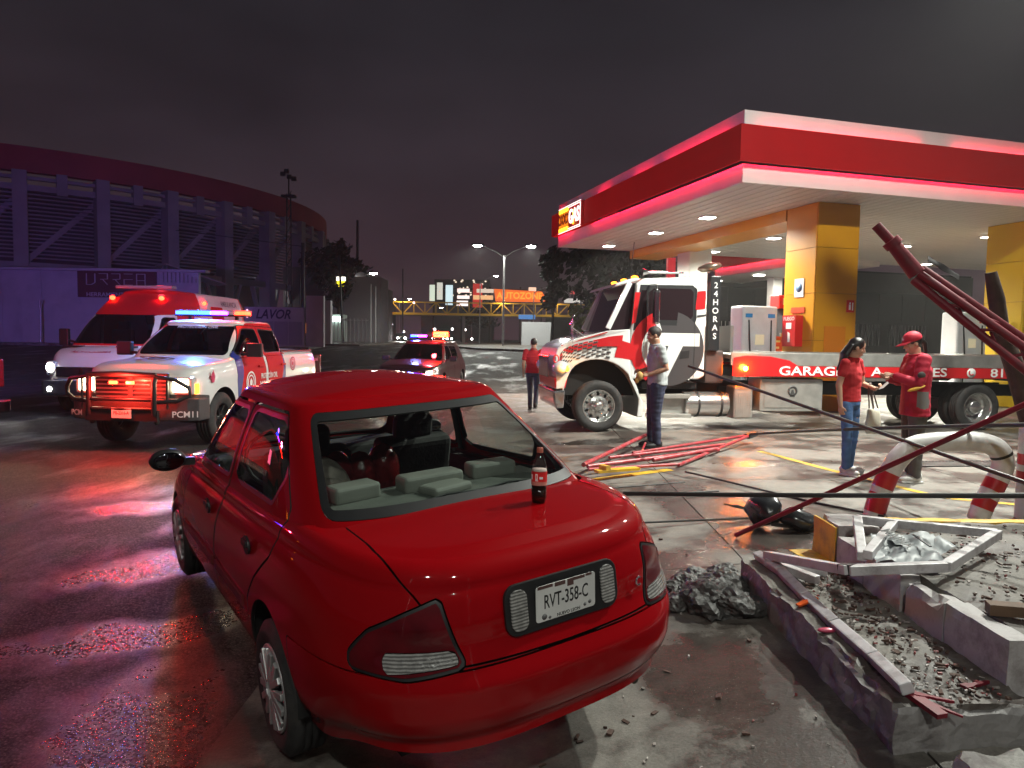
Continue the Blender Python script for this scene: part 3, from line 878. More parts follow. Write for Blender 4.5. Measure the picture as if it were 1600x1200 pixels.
# ---- dispensers, island furniture
DISP_WHITE = mat('dispenser_white', (.58, .60, .62), rough=.35, var=.08, vscale=5)
BLUE_TAG = mat('label_blue', (.02, .22, .55), rough=.4)
def dispenser(u, v, rz, label, blue=True):
    p = gp(u, v); z0 = gh(p.x, p.y)
    t = thing('fuel_dispenser', label, 'fuel pump', (p.x, p.y, z0), GA + rz, 'fuel dispensers under the canopy')
    b = MB(); b.box((0, 0, .09), (1.5, 1.0, .18)); b.build('plinth', KERB_CONC, t, bevel=.03)
    b = MB(); b.box((0, 0, 1.40), (1.05, .55, 2.42)); cab_ = b.build('cabinet', DISP_WHITE, t, bevel=.07, seg=3)
    b = MB(); b.box((0, -.277, 1.75), (.26, .02, .26)); b.build('display', mat('display_cream', (.55, .5, .34), rough=.3, emit=(1, .9, .6), estr=.25), t)
    for s in (-1, 1):
        b = MB(); b.box((s * .33, -.278, 2.36), (.20, .02, .10)); b.build('blue_label', BLUE_TAG if blue else SIGNRED, t)
        b = MB()
        b.tube([(s*.33, -.28, 2.25), (s*.30, -.36, 1.2), (s*.40, -.38, .55), (s*.47, -.36, .9), (s*.44, -.32, 1.35)], .018, 8)
        b.build('hose', BLACK_TRIM, t)
        b = MB(); b.bar((s*.44, -.31, 1.2), (s*.44, -.36, 1.42), .05, .05); b.build('nozzle', BLACK_TRIM, t, bevel=.01)
    return t
dispenser(2.2, 2.6, 0, 'white fuel dispenser with two blue labels left of the near orange column')
dispenser(7.4, 8.9, 0, 'white fuel dispenser partly hidden behind the red price board')
dispenser(8.8, 2.3, 0, 'white fuel dispenser with red labels seen through the leaning lattice mast', False)
def price_post(u, v, label, hw=.34):
    p = gp(u, v); z0 = gh(p.x, p.y)
    t = thing('island_post', label, 'sign post', (p.x, p.y, z0), GA, 'red topped pump island posts')
    b = MB(); b.box((0, 0, 1.32), (.30, .30, 2.64)); b.build('post', DARKMETAL, t, bevel=.02)
    b = MB(); b.box((0, 0, 2.82), (hw*2, .4, .36)); h = b.build('red_head', mat('head_red', (.6, .02, .02), rough=.35, emit=(1, .03, .02), estr=.25), t, bevel=.02)
    b = MB(); b.prism([(-.04, 0), (.20, .14), (.20, -.14)], .202, .208, frame((0, 0, 2.82), (1, 0, 0), (0, 0, 1))); b.build('white_arrow', WHITE_PRINT, h)
    b = MB(); b.prism([(-.22, -.09), (-.17, -.09), (-.17, .09), (-.22, .09)], .202, .208, frame((0, 0, 2.82), (1, 0, 0), (0, 0, 1))); b.build('white_numeral', WHITE_PRINT, h)
    return t
price_post(3.95, 3.7, 'dark island post with red head and white arrow left of the near orange column')
price_post(12.2, 4.4, 'dark island post with red head and white arrow left of the yellow column')
# price board on legs by the column
p = gp(3.2, 3.1); t = thing('price_board', 'red leaning price board on metal legs between dispenser and column', 'board', (p.x, p.y, gh(p.x, p.y)), GA)
b = MB(); b.box((0, 0, 1.5), (.50, .05, .70)); b.build('board', mat('board_red', (.42, .05, .05), rough=.4), t)
for s in (-1, 1):
    b = MB(); b.bar((s*.33, 0, 0), (s*.22, .02, 1.95), .04); b.build('leg', STEEL, t)
for k, (z_, w_) in enumerate(((1.72, .36), (1.55, .30), (1.40, .34), (1.28, .22))):
    b = MB(); b.box((0, -.028, z_), (w_, .006, .055)); b.build('board_line', WHITE_PRINT, t)
# stacked blue and white drums left of the dispenser
for k, (z, m_, l_) in enumerate(((0.0, 'drum_blue', 'blue plastic drum standing behind the tow truck deck'), (.37, 'drum_white', 'white plastic drum on top of the blue drum behind the tow truck'))):
    p = gp(1.1, 2.6)
    b = MB(); b.lathe([(.27, 0), (.29, .02), (.29, .28), (.305, .30), (.29, .32), (.29, .58), (.26, .61), (.001, .61)], 24)
    o = b.build('plastic_drum', mat(m_, (.03, .14, .5) if k == 0 else (.5, .5, .5), rough=.4)); o.location = (p.x, p.y, gh(p.x, p.y) + 1.30 + z); o.scale = (.6, .6, .6); tag(o, l_, 'drum')
p = gp(1.1, 2.6); b = MB(); b.box((0, 0, .65), (.7, .6, 1.298)); o = b.build('low_plinth', KERB_CONC, bevel=.02); o.location = (p.x, p.y, gh(p.x, p.y)); o.rotation_euler.z = GA; tag(o, 'low concrete plinth under the plastic drums', 'plinth')

# small red totem left of the pale column
p = Vector((7.2, 33, 0)); b = MB(); b.box((0, 0, 2.7), (.35, .35, 5.4)); o = b.build('red_totem', mat('totem_red', (.5, .01, .02), rough=.4, emit=(1, .02, .05), estr=.35)); o.location = (7.2, 33, gh(7.2, 33)); tag(o, 'slim red lit totem left of the pale canopy column', 'totem')
# second canopy further back
can2 = canopy(Vector((11.9, 28.6, 0)), 3.2, 10.0, SOF - .2, 'second red fascia canopy standing behind the first one', True, False)
for k, u in enumerate((5.0, 12.0)):
    p = Vector((12.9 + k*1.2 - 1.2*k, 31.5 + 4*k, 0)); b = MB(); b.box((0, 0, 2.6), (.5, .5, SOF - .2 - gh(p.x, p.y)))
    o = b.build('canopy_column', COLWHITE); o.location = (p.x, p.y, gh(p.x, p.y)); o.rotation_euler.z = GA
    tag(o, ['white column of the rear canopy behind the dispensers', 'white column of the rear canopy behind the orange column'][k], 'column')
p = Vector((12.2, 33, SOF - .28)); lamp('rear_canopy_lamp', 'AREA', p, 450, (1, .93, .82), 3.0, (0, 0, 0), parent=None)
for k, (qx, qy) in enumerate(((10.6, 37.5), (11.6, 34.0), (12.4, 31.0))):
    q = Vector((qx, qy, SOF - .2)); t = thing('ceiling_light', 'white soffit light of the rear canopy, ' + ['farthest one', 'middle one', 'nearest one'][k], 'light', q, GA, 'lights under the rear canopy')
    b = MB(); b.box((0, 0, -.01), (.36, .36, .04)); b.build('diffuser', LAMPWHITE, t)
# dark shop wall at the back right
t = thing('shop_building', 'dark grey shop building with barred windows behind the forecourt', 'building', gp(19.6, 20.5, 0), GA)
WALLD = mat('shop_wall', (.020, .020, .022), rough=.95, spec=.1, var=.15, vscale=1)
b = MB(); b.box((0, .15, 3.0), (20, .3, 6.0)); b.build('wall', WALLD, t)
b = MB(); b.box((0, -.06, 5.35), (20, .12, 1.1)); b.build('parapet', mat('shop_parapet', (.03, .03, .03), rough=.6), t)
for k in range(5):
    x = -7.8 + k * 3.3
    b = MB(); b.box((x, -.03, 2.05), (2.7, .06, 1.9)); w_ = b.build('window', mat('shop_glass', (.008, .009, .010), rough=.3, spec=.2), t)
    b = MB()
    for j in range(11): b.box((x - 1.2 + j * .24, -.10, 2.35), (.03, .03, 1.2))
    b.build('window_bars', STEEL, w_)
    b = MB(); b.box((x, -.05, .55), (2.7, .06, .9)); b.build('lower_panel', mat('shop_panel', (.05, .05, .05), rough=.5), t)
for k in range(12):
    b = MB(); b.box((-9.2 + k*1.66, -.02, 3.95), (1.62, .05, 1.5)); b.build('wall_panel', WALLD, t)

# ------------------------------------------------------------------ stadium and the far street
STONE = mat('stadium_concrete', (.30, .28, .29), rough=.8, var=.2, vscale=.4)
STAD_RED = mat('stadium_red', (.34, .05, .06), rough=.7, var=.18, vscale=.25)
STAD_DARK = mat('stadium_dark', (.06, .055, .06), rough=.9)
def stadium():
    cx, cy, R = -66.7, 100.0, 39.0
    t = thing('stadium', 'round concrete stadium with red painted rim and tall columns rising behind the wall', 'stadium', (cx, cy, 0))
    a0, a1 = radians(-100), radians(40)
    def arc(r0, r1, z0, z1, n=60, b0=a0, b1=a1):
        b = MB(); vs = []; fs = []
        for i in range(n + 1):
            a = b0 + (b1 - b0) * i / n
            for r, z in ((r1, z0), (r1, z1), (r0, z1), (r0, z0)): vs.append((r*cos(a), r*sin(a), z))
        for i in range(n):
            for k in range(4): fs.append((4*i + k, 4*i + (k+1) % 4, 4*i+4 + (k+1) % 4, 4*i+4 + k))
        fs += [(3, 2, 1, 0), (4*n, 4*n+1, 4*n+2, 4*n+3)]
        b.add([vs[i] for i in range(len(vs))], [f[::-1] for f in fs], False); return b
    arc(R - .6, R + .35, 16.6, 18.9).build('rim_wall', STAD_RED, t)
    for z0, z1, r in ((15.95, 16.25, .10), (14.9, 15.45, .25), (7.6, 8.3, .2), (3.9, 4.5, .2)):
        arc(R - .5, R + r, z0, z1).build('ring_beam', STONE, t)
    arc(R - 9, R - 8.6, 0, 16.4).build('inner_wall', STAD_DARK, t)
    for k in range(17):                                # undersides of the seating rows seen between the columns
        z = 8.9 + k * .36
        arc(R - 2.6 + .12*k - .5, R - 2.6 + .12*k, z, z + .13, 48).build('seating_row', STONE, t)
    px = [-100, 37, 163, 268, 352, 418, 466, 497, 512]
    angs = []
    for x in px:                                       # columns seen one by one
        dx, dy = (x - 800) / 1115, 1.0
        A = dx*dx + 1; B = -2*(dx*cx + cy); C_ = cx*cx + cy*cy - R*R
        D = B*B - 4*A*C_
        y = (-B - sqrt(D)) / (2*A) if D > 0 else None
        if y is None: continue
        angs.append(atan2(y - cy, dx*y - cx))
    if len(angs) > 1: angs.append(angs[-1] + .22)
    for i, a in enumerate(angs):
        b = MB(); b.box((R*cos(a), R*sin(a), 8.2), (1.5, 1.15, 16.9), rz=a); b.build('column', STONE, t)
        if i + 1 < len(angs):
            c = (a + angs[i+1]) / 2
            b = MB(); b.box((R*cos(c), R*sin(c), 15.7), (.7, .9, 2.0), rz=c); b.build('short_post', STONE, t)
            p = lambda q, z, r=R - .3: (r*cos(q), r*sin(q), z)
            b = MB(); b.bar(p(a*.8 + angs[i+1]*.2, 4.5), p(a*.65 + angs[i+1]*.35, 7.6), .4); b.bar(p(a*.2 + angs[i+1]*.8, 4.5), p(a*.35 + angs[i+1]*.65, 7.6), .4)
            b.bar(p(a, 8.2, R - 1.6), p(angs[i+1], 14.8, R - 1.6), .5)
            b.build('brace', STONE, t)
    return t
stadium()
def bx(name, c, d, m, label, cat, rz=0.0, bevel=0.0):
    b = MB(); b.box((0, 0, d[2]/2), d); o = b.build(name, m, bevel=bevel); o.location = c; o.rotation_euler.z = rz
    return tag(o, label, cat)
PALE = mat('pale_wall', (.42, .40, .42), rough=.75, var=.12, vscale=.5, dirt=.4, dirtcol=(.2, .18, .18), dscale=.6)
ZW = gh(0, 52)
t = thing('workshop', 'long pale workshop wall with URREA sign in front of the stadium', 'building', (-32, 53, ZW))
b = MB()
for k in range(7): b.box((-10 + k*2.9, 0, 2.7), (2.88, .4, 5.4))
b.build('wall', PALE, t)
b = MB(); b.box((-1.0, -.2, 5.45), (21, .8, .18)); b.build('coping', PALE, t)
b = MB(); b.box((2.9, -.26, 4.42), (5.8, .12, 1.95)); sg_ = b.build('sign_board', mat('sign_maroon', (.10, .02, .035), rough=.5), t)
MU = frame((2.9, -.33, 4.62), (1, 0, 0), (0, 0, 1))
b = MB()
def seg(pts, w=.20):
    for p, q in zip(pts, pts[1:]): b.bar(MU @ Vector((*p, .02)), MU @ Vector((*q, .02)), w, .03)
x0 = -2.2
for k, ch in enumerate('URREA'):
    x = x0 + k*.92; w_, h_ = .62, .80
    g = {'U': [[(0, h_), (0, .0), (w_*.6, 0), (w_, .15), (w_, h_)]], 'R': [[(0, h_), (w_, h_), (w_, h_*.52), (.1, h_*.48)], [(w_*.45, h_*.45), (w_, 0)]], 'E': [[(0, h_), (w_, h_)], [(0, h_*.5), (w_, h_*.5)], [(0, 0), (w_, 0)], [(0, h_*.5), (0, 0)]],
         'A': [[(0, 0), (0, h_), (w_, h_), (w_, 0)], [(0, h_*.42), (w_, h_*.42)]]}[ch]
    for st in g: seg([(x + p[0], p[1] - .25) for p in st], .13)
b.build('sign_letters', mat('sign_silver', (.55, .5, .55), rough=.5), sg_)
text('sign_print', 'HERRAMIENTAS', .42, mat('sign_silver', (.55, .5, .55)), sg_, MU @ Matrix.Translation((-.6, -.98, .02)), .01, .01, 1.1)
for k in range(9):
    b = MB(); b.bar((6.3 + k*.3, -.3, 4.6), (6.3 + k*.3, -.3, 5.9 - k*.12), .06); b.build('roof_slat', STEEL, t)
b = MB(); b.bar((6.0, -.1, 5.9), (9.2, 3, 4.7), 2.4, .08); b.build('lean_to_roof', STEEL, t)
bx('sidewalk', (-34, 50.6, gh(0, 50.6) - .1), (40, 3.2, .22), CONCRETE, None, None); bpy.data.objects['sidewalk']['kind'] = 'structure'
bx('kerb_wall', (-32.0, 51.9, ZW), (7, .2, 2.9), PALE, 'low pale wall along the foot of the workshop', 'wall')
b = MB(); b.tube([(0, 0, 0), (0, 0, 3.1)], .06, 8); o = b.build('sign_pole', STEEL); o.location = (-32.9, 49.8, gh(0, 49.8)); tag(o, 'thin grey pole in front of the pale workshop wall', 'pole')
t = thing('low_workshop', 'low pale workshop with LAVOR lettering behind the rescue pickup', 'building', (-17.6, 53, gh(0, 53)))
b = MB(); b.box((0, 0, 1.45), (4.4, .4, 2.9)); b.build('wall', PALE, t)
for k in range(4):
    b = MB(); b.box((-1.6 + k*1.05, -.22, 1.0), (.98, .06, 1.7)); b.build('shutter_panel', mat('shutter_grey', (.26, .25, .28), rough=.6), t)
text('wall_print', 'LAVOR', .95, mat('letter_navy', (.02, .015, .05), rough=.5), t, frame((-.1, -.24, 2.35), (1, 0, 0), (0, 0, 1)), .01, .02, .85, shear=.3)
b = MB(); b.box((2.9, .3, 1.9), (1.3, .4, 3.8)); b.build('side_pier', PALE, t)
bx('gate_pier', (-15.2, 58, gh(0, 58)), (1.0, .6, 3.6), PALE, 'pale gate pier at the end of the LAVOR workshop', 'pier')
# white bar fence
t = thing('bar_fence', 'white painted bar fence between the gate pier and the lit booth', 'fence', (0, 0, 0))
FW = mat('fence_white', (.45, .43, .45), rough=.5)
for k in range(17):
    x = -18.2 + k*.34; y = 62; z = gh(x, y)
    b = MB(); b.box((x, y, z + 1.15), (.07, .05, 2.3)); b.build('fence_bar', FW, t)
b = MB(); z = gh(0, 62)
for zz in (.25, 2.15): b.box((-15.4, 62.06, z + zz), (5.7, .04, .07))
b.build('fence_rail', FW, t)
# guard booth, house fronts, dark blocks along the left of the street
bx('guard_booth', (-18.6, 75, gh(0, 75)), (2.0, 2.0, 3.0), mat('booth_green', (.40, .46, .42), rough=.6), 'small lit pale green booth by the fence', 'booth')
b = MB(); b.box((0, -1.1, 2.5), (1.6, .1, .5)); o = b.build('booth_lamp', glow('booth_light', (.85, 1, .95), 6)); o.location = (-18.6, 74.9, gh(0, 75)); tag(o, 'bright strip lamp over the booth window', 'lamp')
bx('white_house', (-18.5, 85, gh(0, 85)), (6.5, 5, 7.6), mat('house_grey', (.26, .24, .25), rough=.8, var=.15, vscale=.3), 'grey flat fronted house behind the twin flag poles', 'building')
DARKB = mat('dark_block', (.07, .06, .065), rough=.9, var=.3, vscale=.2)
for k, (x, y, w, d, h, l) in enumerate(((-25, 96, 9, 8, 9.5, 'dark block behind the utility pole'), (-23.0, 112, 7, 8, 8.2, 'dark house front with a pale shutter'), (-27, 130, 10, 9, 7.5, 'low dark building before the footbridge'), (-34, 150, 14, 9, 9, 'dark building left of the far billboards'),
    (14, 92, 12, 10, 4.6, 'low dark building right of the street behind the trees'), (30, 330, 30, 10, 13, 'far dark city block right of the street end'), (-26, 340, 34, 10, 12, 'far dark city block at the end of the street'), (26, 110, 18, 10, 7, 'dark building behind the truck'))):
    bx('far_building', (x, y, gh(0, y)), (w, d, h), DARKB, l, 'building')
# lit shop windows and signs, small in the distance
def sign(c, w, h, col, s, label, nm='lit_sign', th=.2):
    b = MB(); b.box((0, 0, 0), (w, th, h)); o = b.build(nm, glow('g_%s' % '_'.join('%d' % (q*100) for q in (*col, s)), col, s)); o.location = c
    return tag(o, label, 'sign')
sign((-19.1, 79.5, 8.2), .95, .42, (1, .95, .8), 3.0, 'white top of the yellow sign beside the dark tree', 'lit_sign')
sign((-19.1, 79.5, 7.65), .85, .62, (1, .85, .02), 2.2, 'small yellow lit sign beside the dark tree')
sign((-18.0, 90, 3.4), 1.0, 1.1, (1, .42, .03), 1.4, 'small orange lit window on the left pavement')
sign((-21.2, 74, 2.6), .5, 1.0, (1, .3, .05), .8, 'dim orange sign by the booth')
sign((-20.2, 107.8, 3.2), 2.0, 2.6, (.6, .55, .5), .35, 'pale shutter on the left, its street light put in as a glow')  # the shutter glows by itself in place of street light falling on it
sign((-38.0, 93.0, 9.9), 1.8, 1.0, (1, .9, .65), .9, 'lit opening high in the stadium wall')
for k, (x, y, z, w, h, col, s, l) in enumerate(((-17.2, 152, 11.4, 1.1, 3.4, (.75, .85, .7), .9, 'pale green column sign left of the billboards'), (-15.6, 152, 11.8, 1.2, 3.6, (.8, .8, .7), .8, 'pale column sign next to the green one'), (-13.6, 152, 11.0, 1.5, 4.2, (.7, .9, .95), 1.0, 'bluish lit shop sign above the footbridge'),
    (-10.6, 152, 12.0, 2.6, .8, (1, .75, .7), 1.4, 'upper white line of the red billboard'), (-10.6, 152, 10.6, 2.6, .7, (1, .8, .75), 1.4, 'middle white line of the red billboard'), (-10.8, 152, 9.3, 2.4, 1.1, (1, .85, .8), 1.5, 'lower white panel of the red billboard'), (-6.0, 152, 12.0, 3.6, .8, (.9, .75, .6), .8, 'white lettered board above the footbridge'), (-6.4, 152, 10.6, 4.2, .9, (1, .55, .25), .9, 'orange lettered board above the footbridge'), (-7.6, 152.3, 11, 2.0, 5, (.8, .04, .03), .5, 'dull red billboard panel'),
    (4.0, 152, 12.3, 1.6, 1.2, (1, .7, .5), 1.0, 'small warm sign over the orange roof'), (12.5, 148, 10.0, 4.0, .9, (.8, .75, .7), .8, 'white direction board right of the orange sign'), (12.2, 148, 11.8, .9, .9, (1, .12, .12), .5, 'round red sign over the direction board'), (2.5, 129, 5.9, 3.0, .8, (.1, .3, .7), .7, 'blue road sign hanging on the footbridge'), (-32, 140, 12.5, 1.2, 1.5, (1, .8, .6), 1.6, 'lit billboard far left of the footbridge'), (-20.5, 110, 7.5, .6, 1.6, (1, .5, .7), .8, 'small pink lit sign on the dark house'))):
    sign((x, y, z), w, h, col, s, l)
b = MB(); b.prism([(-5.2, -1.2), (6.0, -1.2), (4.4, 1.0), (-5.6, 1.4)], -.2, .2, frame((1.5, 150, 10.9), (1, 0, 0), (0, 0, 1))); o = b.build('orange_sign', glow('orange_board', (1, .16, .015), .9)); tag(o, 'big slanted orange lit sign above the footbridge', 'sign')
text('sign_print', 'AUTOZONE', 1.9, glow('orange_letters', (1, .30, .03), 1.4), o, frame((1.3, 149.75, 10.9), (1, 0, 0), (0, 0, 1)), .05, .03, .9)
# footbridge: yellow truss
t = thing('footbridge', 'yellow steel truss footbridge crossing the far street', 'footbridge', (0, 130, 0))
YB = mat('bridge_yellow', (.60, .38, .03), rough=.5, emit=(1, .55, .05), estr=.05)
zb, zt_ = 6.2, 8.3
b = MB(); b.bar((-26, 0, zb), (15, 0, zb), .35, .4); b.bar((-26, 0, zt_), (15, 0, zt_), .22); b.build('chord', YB, t)
for k in range(21):
    x = -26 + k*2.0
    b = MB(); b.bar((x, 0, zb), (x, 0, zt_), .16); b.bar((x, 0, zb if k % 2 else zt_), (x + 2.0, 0, zt_ if k % 2 else zb), .16); b.build('truss_web', YB, t)
b = MB(); b.box((-5.5, 1.2, zb - .1), (41, 2.4, .3)); b.build('walkway', mat('bridge_deck', (.3, .28, .27), rough=.8), t)
for x in (-24, -9, 3, 13):
    b = MB(); b.box((x, 1.0, 3.2), (.5, .5, 6.0)); b.build('pier', mat('bridge_deck', (.3, .28, .27)), t)
for k, x in enumerate((-20, -16, -12, -2, 1, 4.5, 7)):
    lamp('footbridge_lamp', 'POINT', (x, 129.0, 8.9), 500, (1, .75, .4), .2) if k % 3 == 0 else None
# street lamps
LAMPHEAD = glow('street_led', (.95, 1.0, .96), 160.0)
def street_lamp(x, y, h, arms, label, power=0, aim=0.0, base_z=None, head=1.0):
    z = gh(x, y)
    t = thing('street_lamp', label, 'street lamp', (x, y, z), aim)
    b = MB(); b.tube([(0, 0, 0), (0, 0, h*.9)], [.11, .07], 10); b.build('pole', STEEL, t)
    for s in arms:
        b = MB(); b.tube([(0, 0, h*.88), (s*.8, 0, h*.94), (s*2.2, 0, h)], .045, 8); b.build('arm', STEEL, t)
        b = MB(); b.box((s*2.45, 0, h + .02), (.70*head, .28*head, .10*head)); hd = b.build('lamp_head', DARKMETAL, t, bevel=.02)
        b = MB(); b.ball((s*2.45, 0, h - .06), (.26*head, .15*head, .09*head), 12, 8); b.build('lamp_lens', LAMPHEAD, hd)
        if power: lamp('street_light', 'SPOT', (s*2.45, 0, h - .22), power, (.97, 1.0, .90), .14, (0, 0, 0), 172, .35, t)
    return t
street_lamp(-.9, 66, 9.3, (-1, 1), 'tall twin armed street lamp on the median', 5000, head=1.6)
street_lamp(-21.0, 95, 9.2, (1,), 'single street lamp left of the far street beyond the house', 5000, head=1.9)
street_lamp(-5.2, 112, 10.6, (1,), 'distant street lamp left of the twin armed one', 800, head=1.2)
street_lamp(3.2, 112, 9.0, (1,), 'distant street lamp right of the twin armed one', 500, head=1.2)
street_lamp(-27, 170, 10, (1,), 'far street lamp left of the street beyond the footbridge', 400, head=1.5)
street_lamp(-24, 215, 10, (1,), 'farther street lamp left of the street beyond the footbridge', 300, head=1.7)
street_lamp(-15, 260, 10, (-1,), 'very far street lamp near the middle of the street', 300, head=1.9)
street_lamp(-34.5, 90, 7.5, (1,), 'small lamp on the stadium wall side', 400, head=.8)
for k, (x, y, z, r, col, s) in enumerate(((-44, 220, 18.5, .35, (1, 1, .95), 18), (-33, 200, 12.5, .3, (1, .9, .8), 8), (-36, 190, 11.8, .35, (1, .95, .85), 12), (-15.5, 142, 3.6, .25, (1, .95, .9), 8), (-12.0, 142, 3.7, .25, (1, .95, .9), 6), (-9.5, 142, 3.6, .25, (1, .9, .85), 8), (18.0, 170, 13.2, .3, (1, 1, .95), 14), (20.2, 170, 13.6, .4, (1, 1, .95), 22), (22.8, 170, 13.2, .3, (1, 1, .95), 14), (20.0, 170, 11.3, .35, (.9, 1, 1), 10), (20.1, 170, 9.2, .3, (1, 1, .95), 12), (25.5, 170, 10.0, .3, (1, .95, .9), 10), (14.5, 130, 5.6, .2, (1, .95, .9), 8), (33.5, 180, 12.0, .18, (1, .9, .8), 5),
    (-18.0, 130, 8.2, .2, (1, .7, .9), 5), (-22.0, 130, 4.2, .2, (1, .9, 1), 4), (-24.5, 130, 2.8, .25, (1, .95, .95), 5), (-19.5, 128, 2.9, .2, (1, .9, .8), 4), (-16, 84, 2.7, .15, (1, .95, .9), 5), (-17.2, 84, 2.8, .15, (1, .95, .9), 4))):
    b = MB(); b.ball((0, 0, 0), (r, r, r), 10, 6); o = b.build('distant_lamp', glow('d_%d' % k, col, s)); o.location = (x, y, z)
    where = 'above the footbridge' if z > 9 else 'low along the street'
    tag(o, 'small bright lamp %s, %s' % (where, ['high left of the billboards', 'beside the left billboard', 'just above the bridge end', 'under the bridge at left', 'under the bridge middle', 'under the bridge at right', 'left of a row of three', 'middle and top of a row of three', 'right of a row of three', 'bluish and below the row', 'lowest of the stack', 'near the dark tree', 'beside the white wall', 'alone in the dark tree', 'pink by the pole', 'at the far kerb', 'by the oncoming car', 'near the stop line', 'at the house foot', 'left of the house door'][k]), 'lamp')
# oncoming car far down the street
t = thing('distant_car', 'oncoming car with bright headlights far down the street', 'car', (-18.4, 118, gh(0, 118)), radians(-80))
b = MB(); b.prism([(-2, .3), (2.1, .3), (2.15, .75), (1.1, .95), (.4, 1.45), (-1.2, 1.45), (-2, 1.0)], -.85, .85, frame((0, 0, 0), (1, 0, 0), (0, 0, 1))); b.build('body', DARKMETAL, t, bevel=.1)
for s in (-1, 1):
    b = MB(); b.ball((2.12, s*.6, .68), (.08, .16, .12), 10, 6); b.build('headlight', glow('far_head', (1, 1, .97), 220), t)
lamp('headlamp_light', 'SPOT', (2.3, 0, .7), 3000, (1, .98, .95), .2, Vector((1, 0, -.04)), 50, .7, parent=t)
# floodlight mast by the stadium
t = thing('floodlight_mast', 'tall lattice floodlight mast standing against the stadium rim', 'mast', (-25.0, 80, 0))
b = MB(); b.bar((-.35, 0, 0), (-.2, 0, 17.5), .12); b.bar((.35, 0, 0), (.2, 0, 17.5), .12)
for k in range(14): b.bar((-.3, 0, 1 + k*1.2), (.3, 0, 2.2 + k*1.2), .07)
b.build('mast_frame', DARKMETAL, t)
b = MB(); b.box((0, 0, 17.2), (1.5, .8, .25)); b.tube([(0, 0, 17.2), (0, 0, 19.4)], .08, 8); b.build('platform', DARKMETAL, t)
for dx, dz in ((-.6, 19.6), (.1, 19.3), (.6, 19.1), (-.2, 19.9)):
    b = MB(); b.box((dx, -.1, dz), (.5, .3, .45)); b.build('floodlight', DARKMETAL, t)
# utility poles and flag poles
for x, y, h, r, l in ((-16.6, 70, 8.6, .14, 'dark leaning utility pole left of the twin flag poles'), (-20.2, 68, 6.5, .09, 'thin grey pole by the bar fence'), (-17.0, 58, 8.2, .20, 'thick dark pole between gate pier and booth'), (-15.1, 76, 6.3, .10, 'left one of the twin pale flag poles'), (-14.6, 76, 6.1, .10, 'right one of the twin pale flag poles'), (-18.2, 118, 12, .15, 'distant dark pole before the footbridge'), (6.6, 70, 5.2, .12, 'dark pole with lit top right of the median'), (-43.5, 200, 33, .5, 'distant radio mast above the street')):
    b = MB(); b.tube([(0, 0, 0), ((-.4 if 'leaning' in l else 0), 0, h)], [r, r*.7], 8); o = b.build('pole', mat('pale_pole', (.4, .38, .38), rough=.6) if 'pale' in l else DARKMETAL); o.location = (x, y, gh(x, y)); tag(o, l, 'pole')
b = MB(); b.tube([(-17.0, 58, 9.0), (-30, 64, 11.0)], .03, 5); o = b.build('overhead_wire', DARKMETAL); tag(o, 'overhead wire running back from the thick dark pole', 'wire')
# low kerbed median and far pavement
def kerb_island(name, poly, h, m):
    b = MB(); n = len(poly); vs = [(x, y, gh(x, y) - .05) for x, y in poly] + [(x, y, gh(x, y) + h) for x, y in poly]
    b.add(vs, [tuple(range(n, 2*n))] + [(i, (i+1) % n, n + (i+1) % n, n + i) for i in range(n)], False)
    return tag(b.build(name, m), kind='structure')
kerb_island('median', [(-5.2, 57), (-2.5, 52.5), (3, 50), (16, 49), (40, 49), (40, 72), (16, 74), (-3, 74), (-5, 66)], .14, CONCRETE)
kerb_island('pavement', [(-40, 76), (-9.5, 76), (-10.5, 100), (-14, 140), (-40, 140)], .13, CONCRETE)
kerb_island('pavement', [(-40, 54.2), (-12.2, 57), (-12.4, 75), (-40, 75)], .13, CONCRETE)
bx('white_hoarding', (2.4, 73, gh(0, 73)), (3.0, .3, 2.5), mat('hoarding_white', (.45, .45, .46), rough=.6), 'white hoarding panel behind the man in the red shirt', 'hoarding')
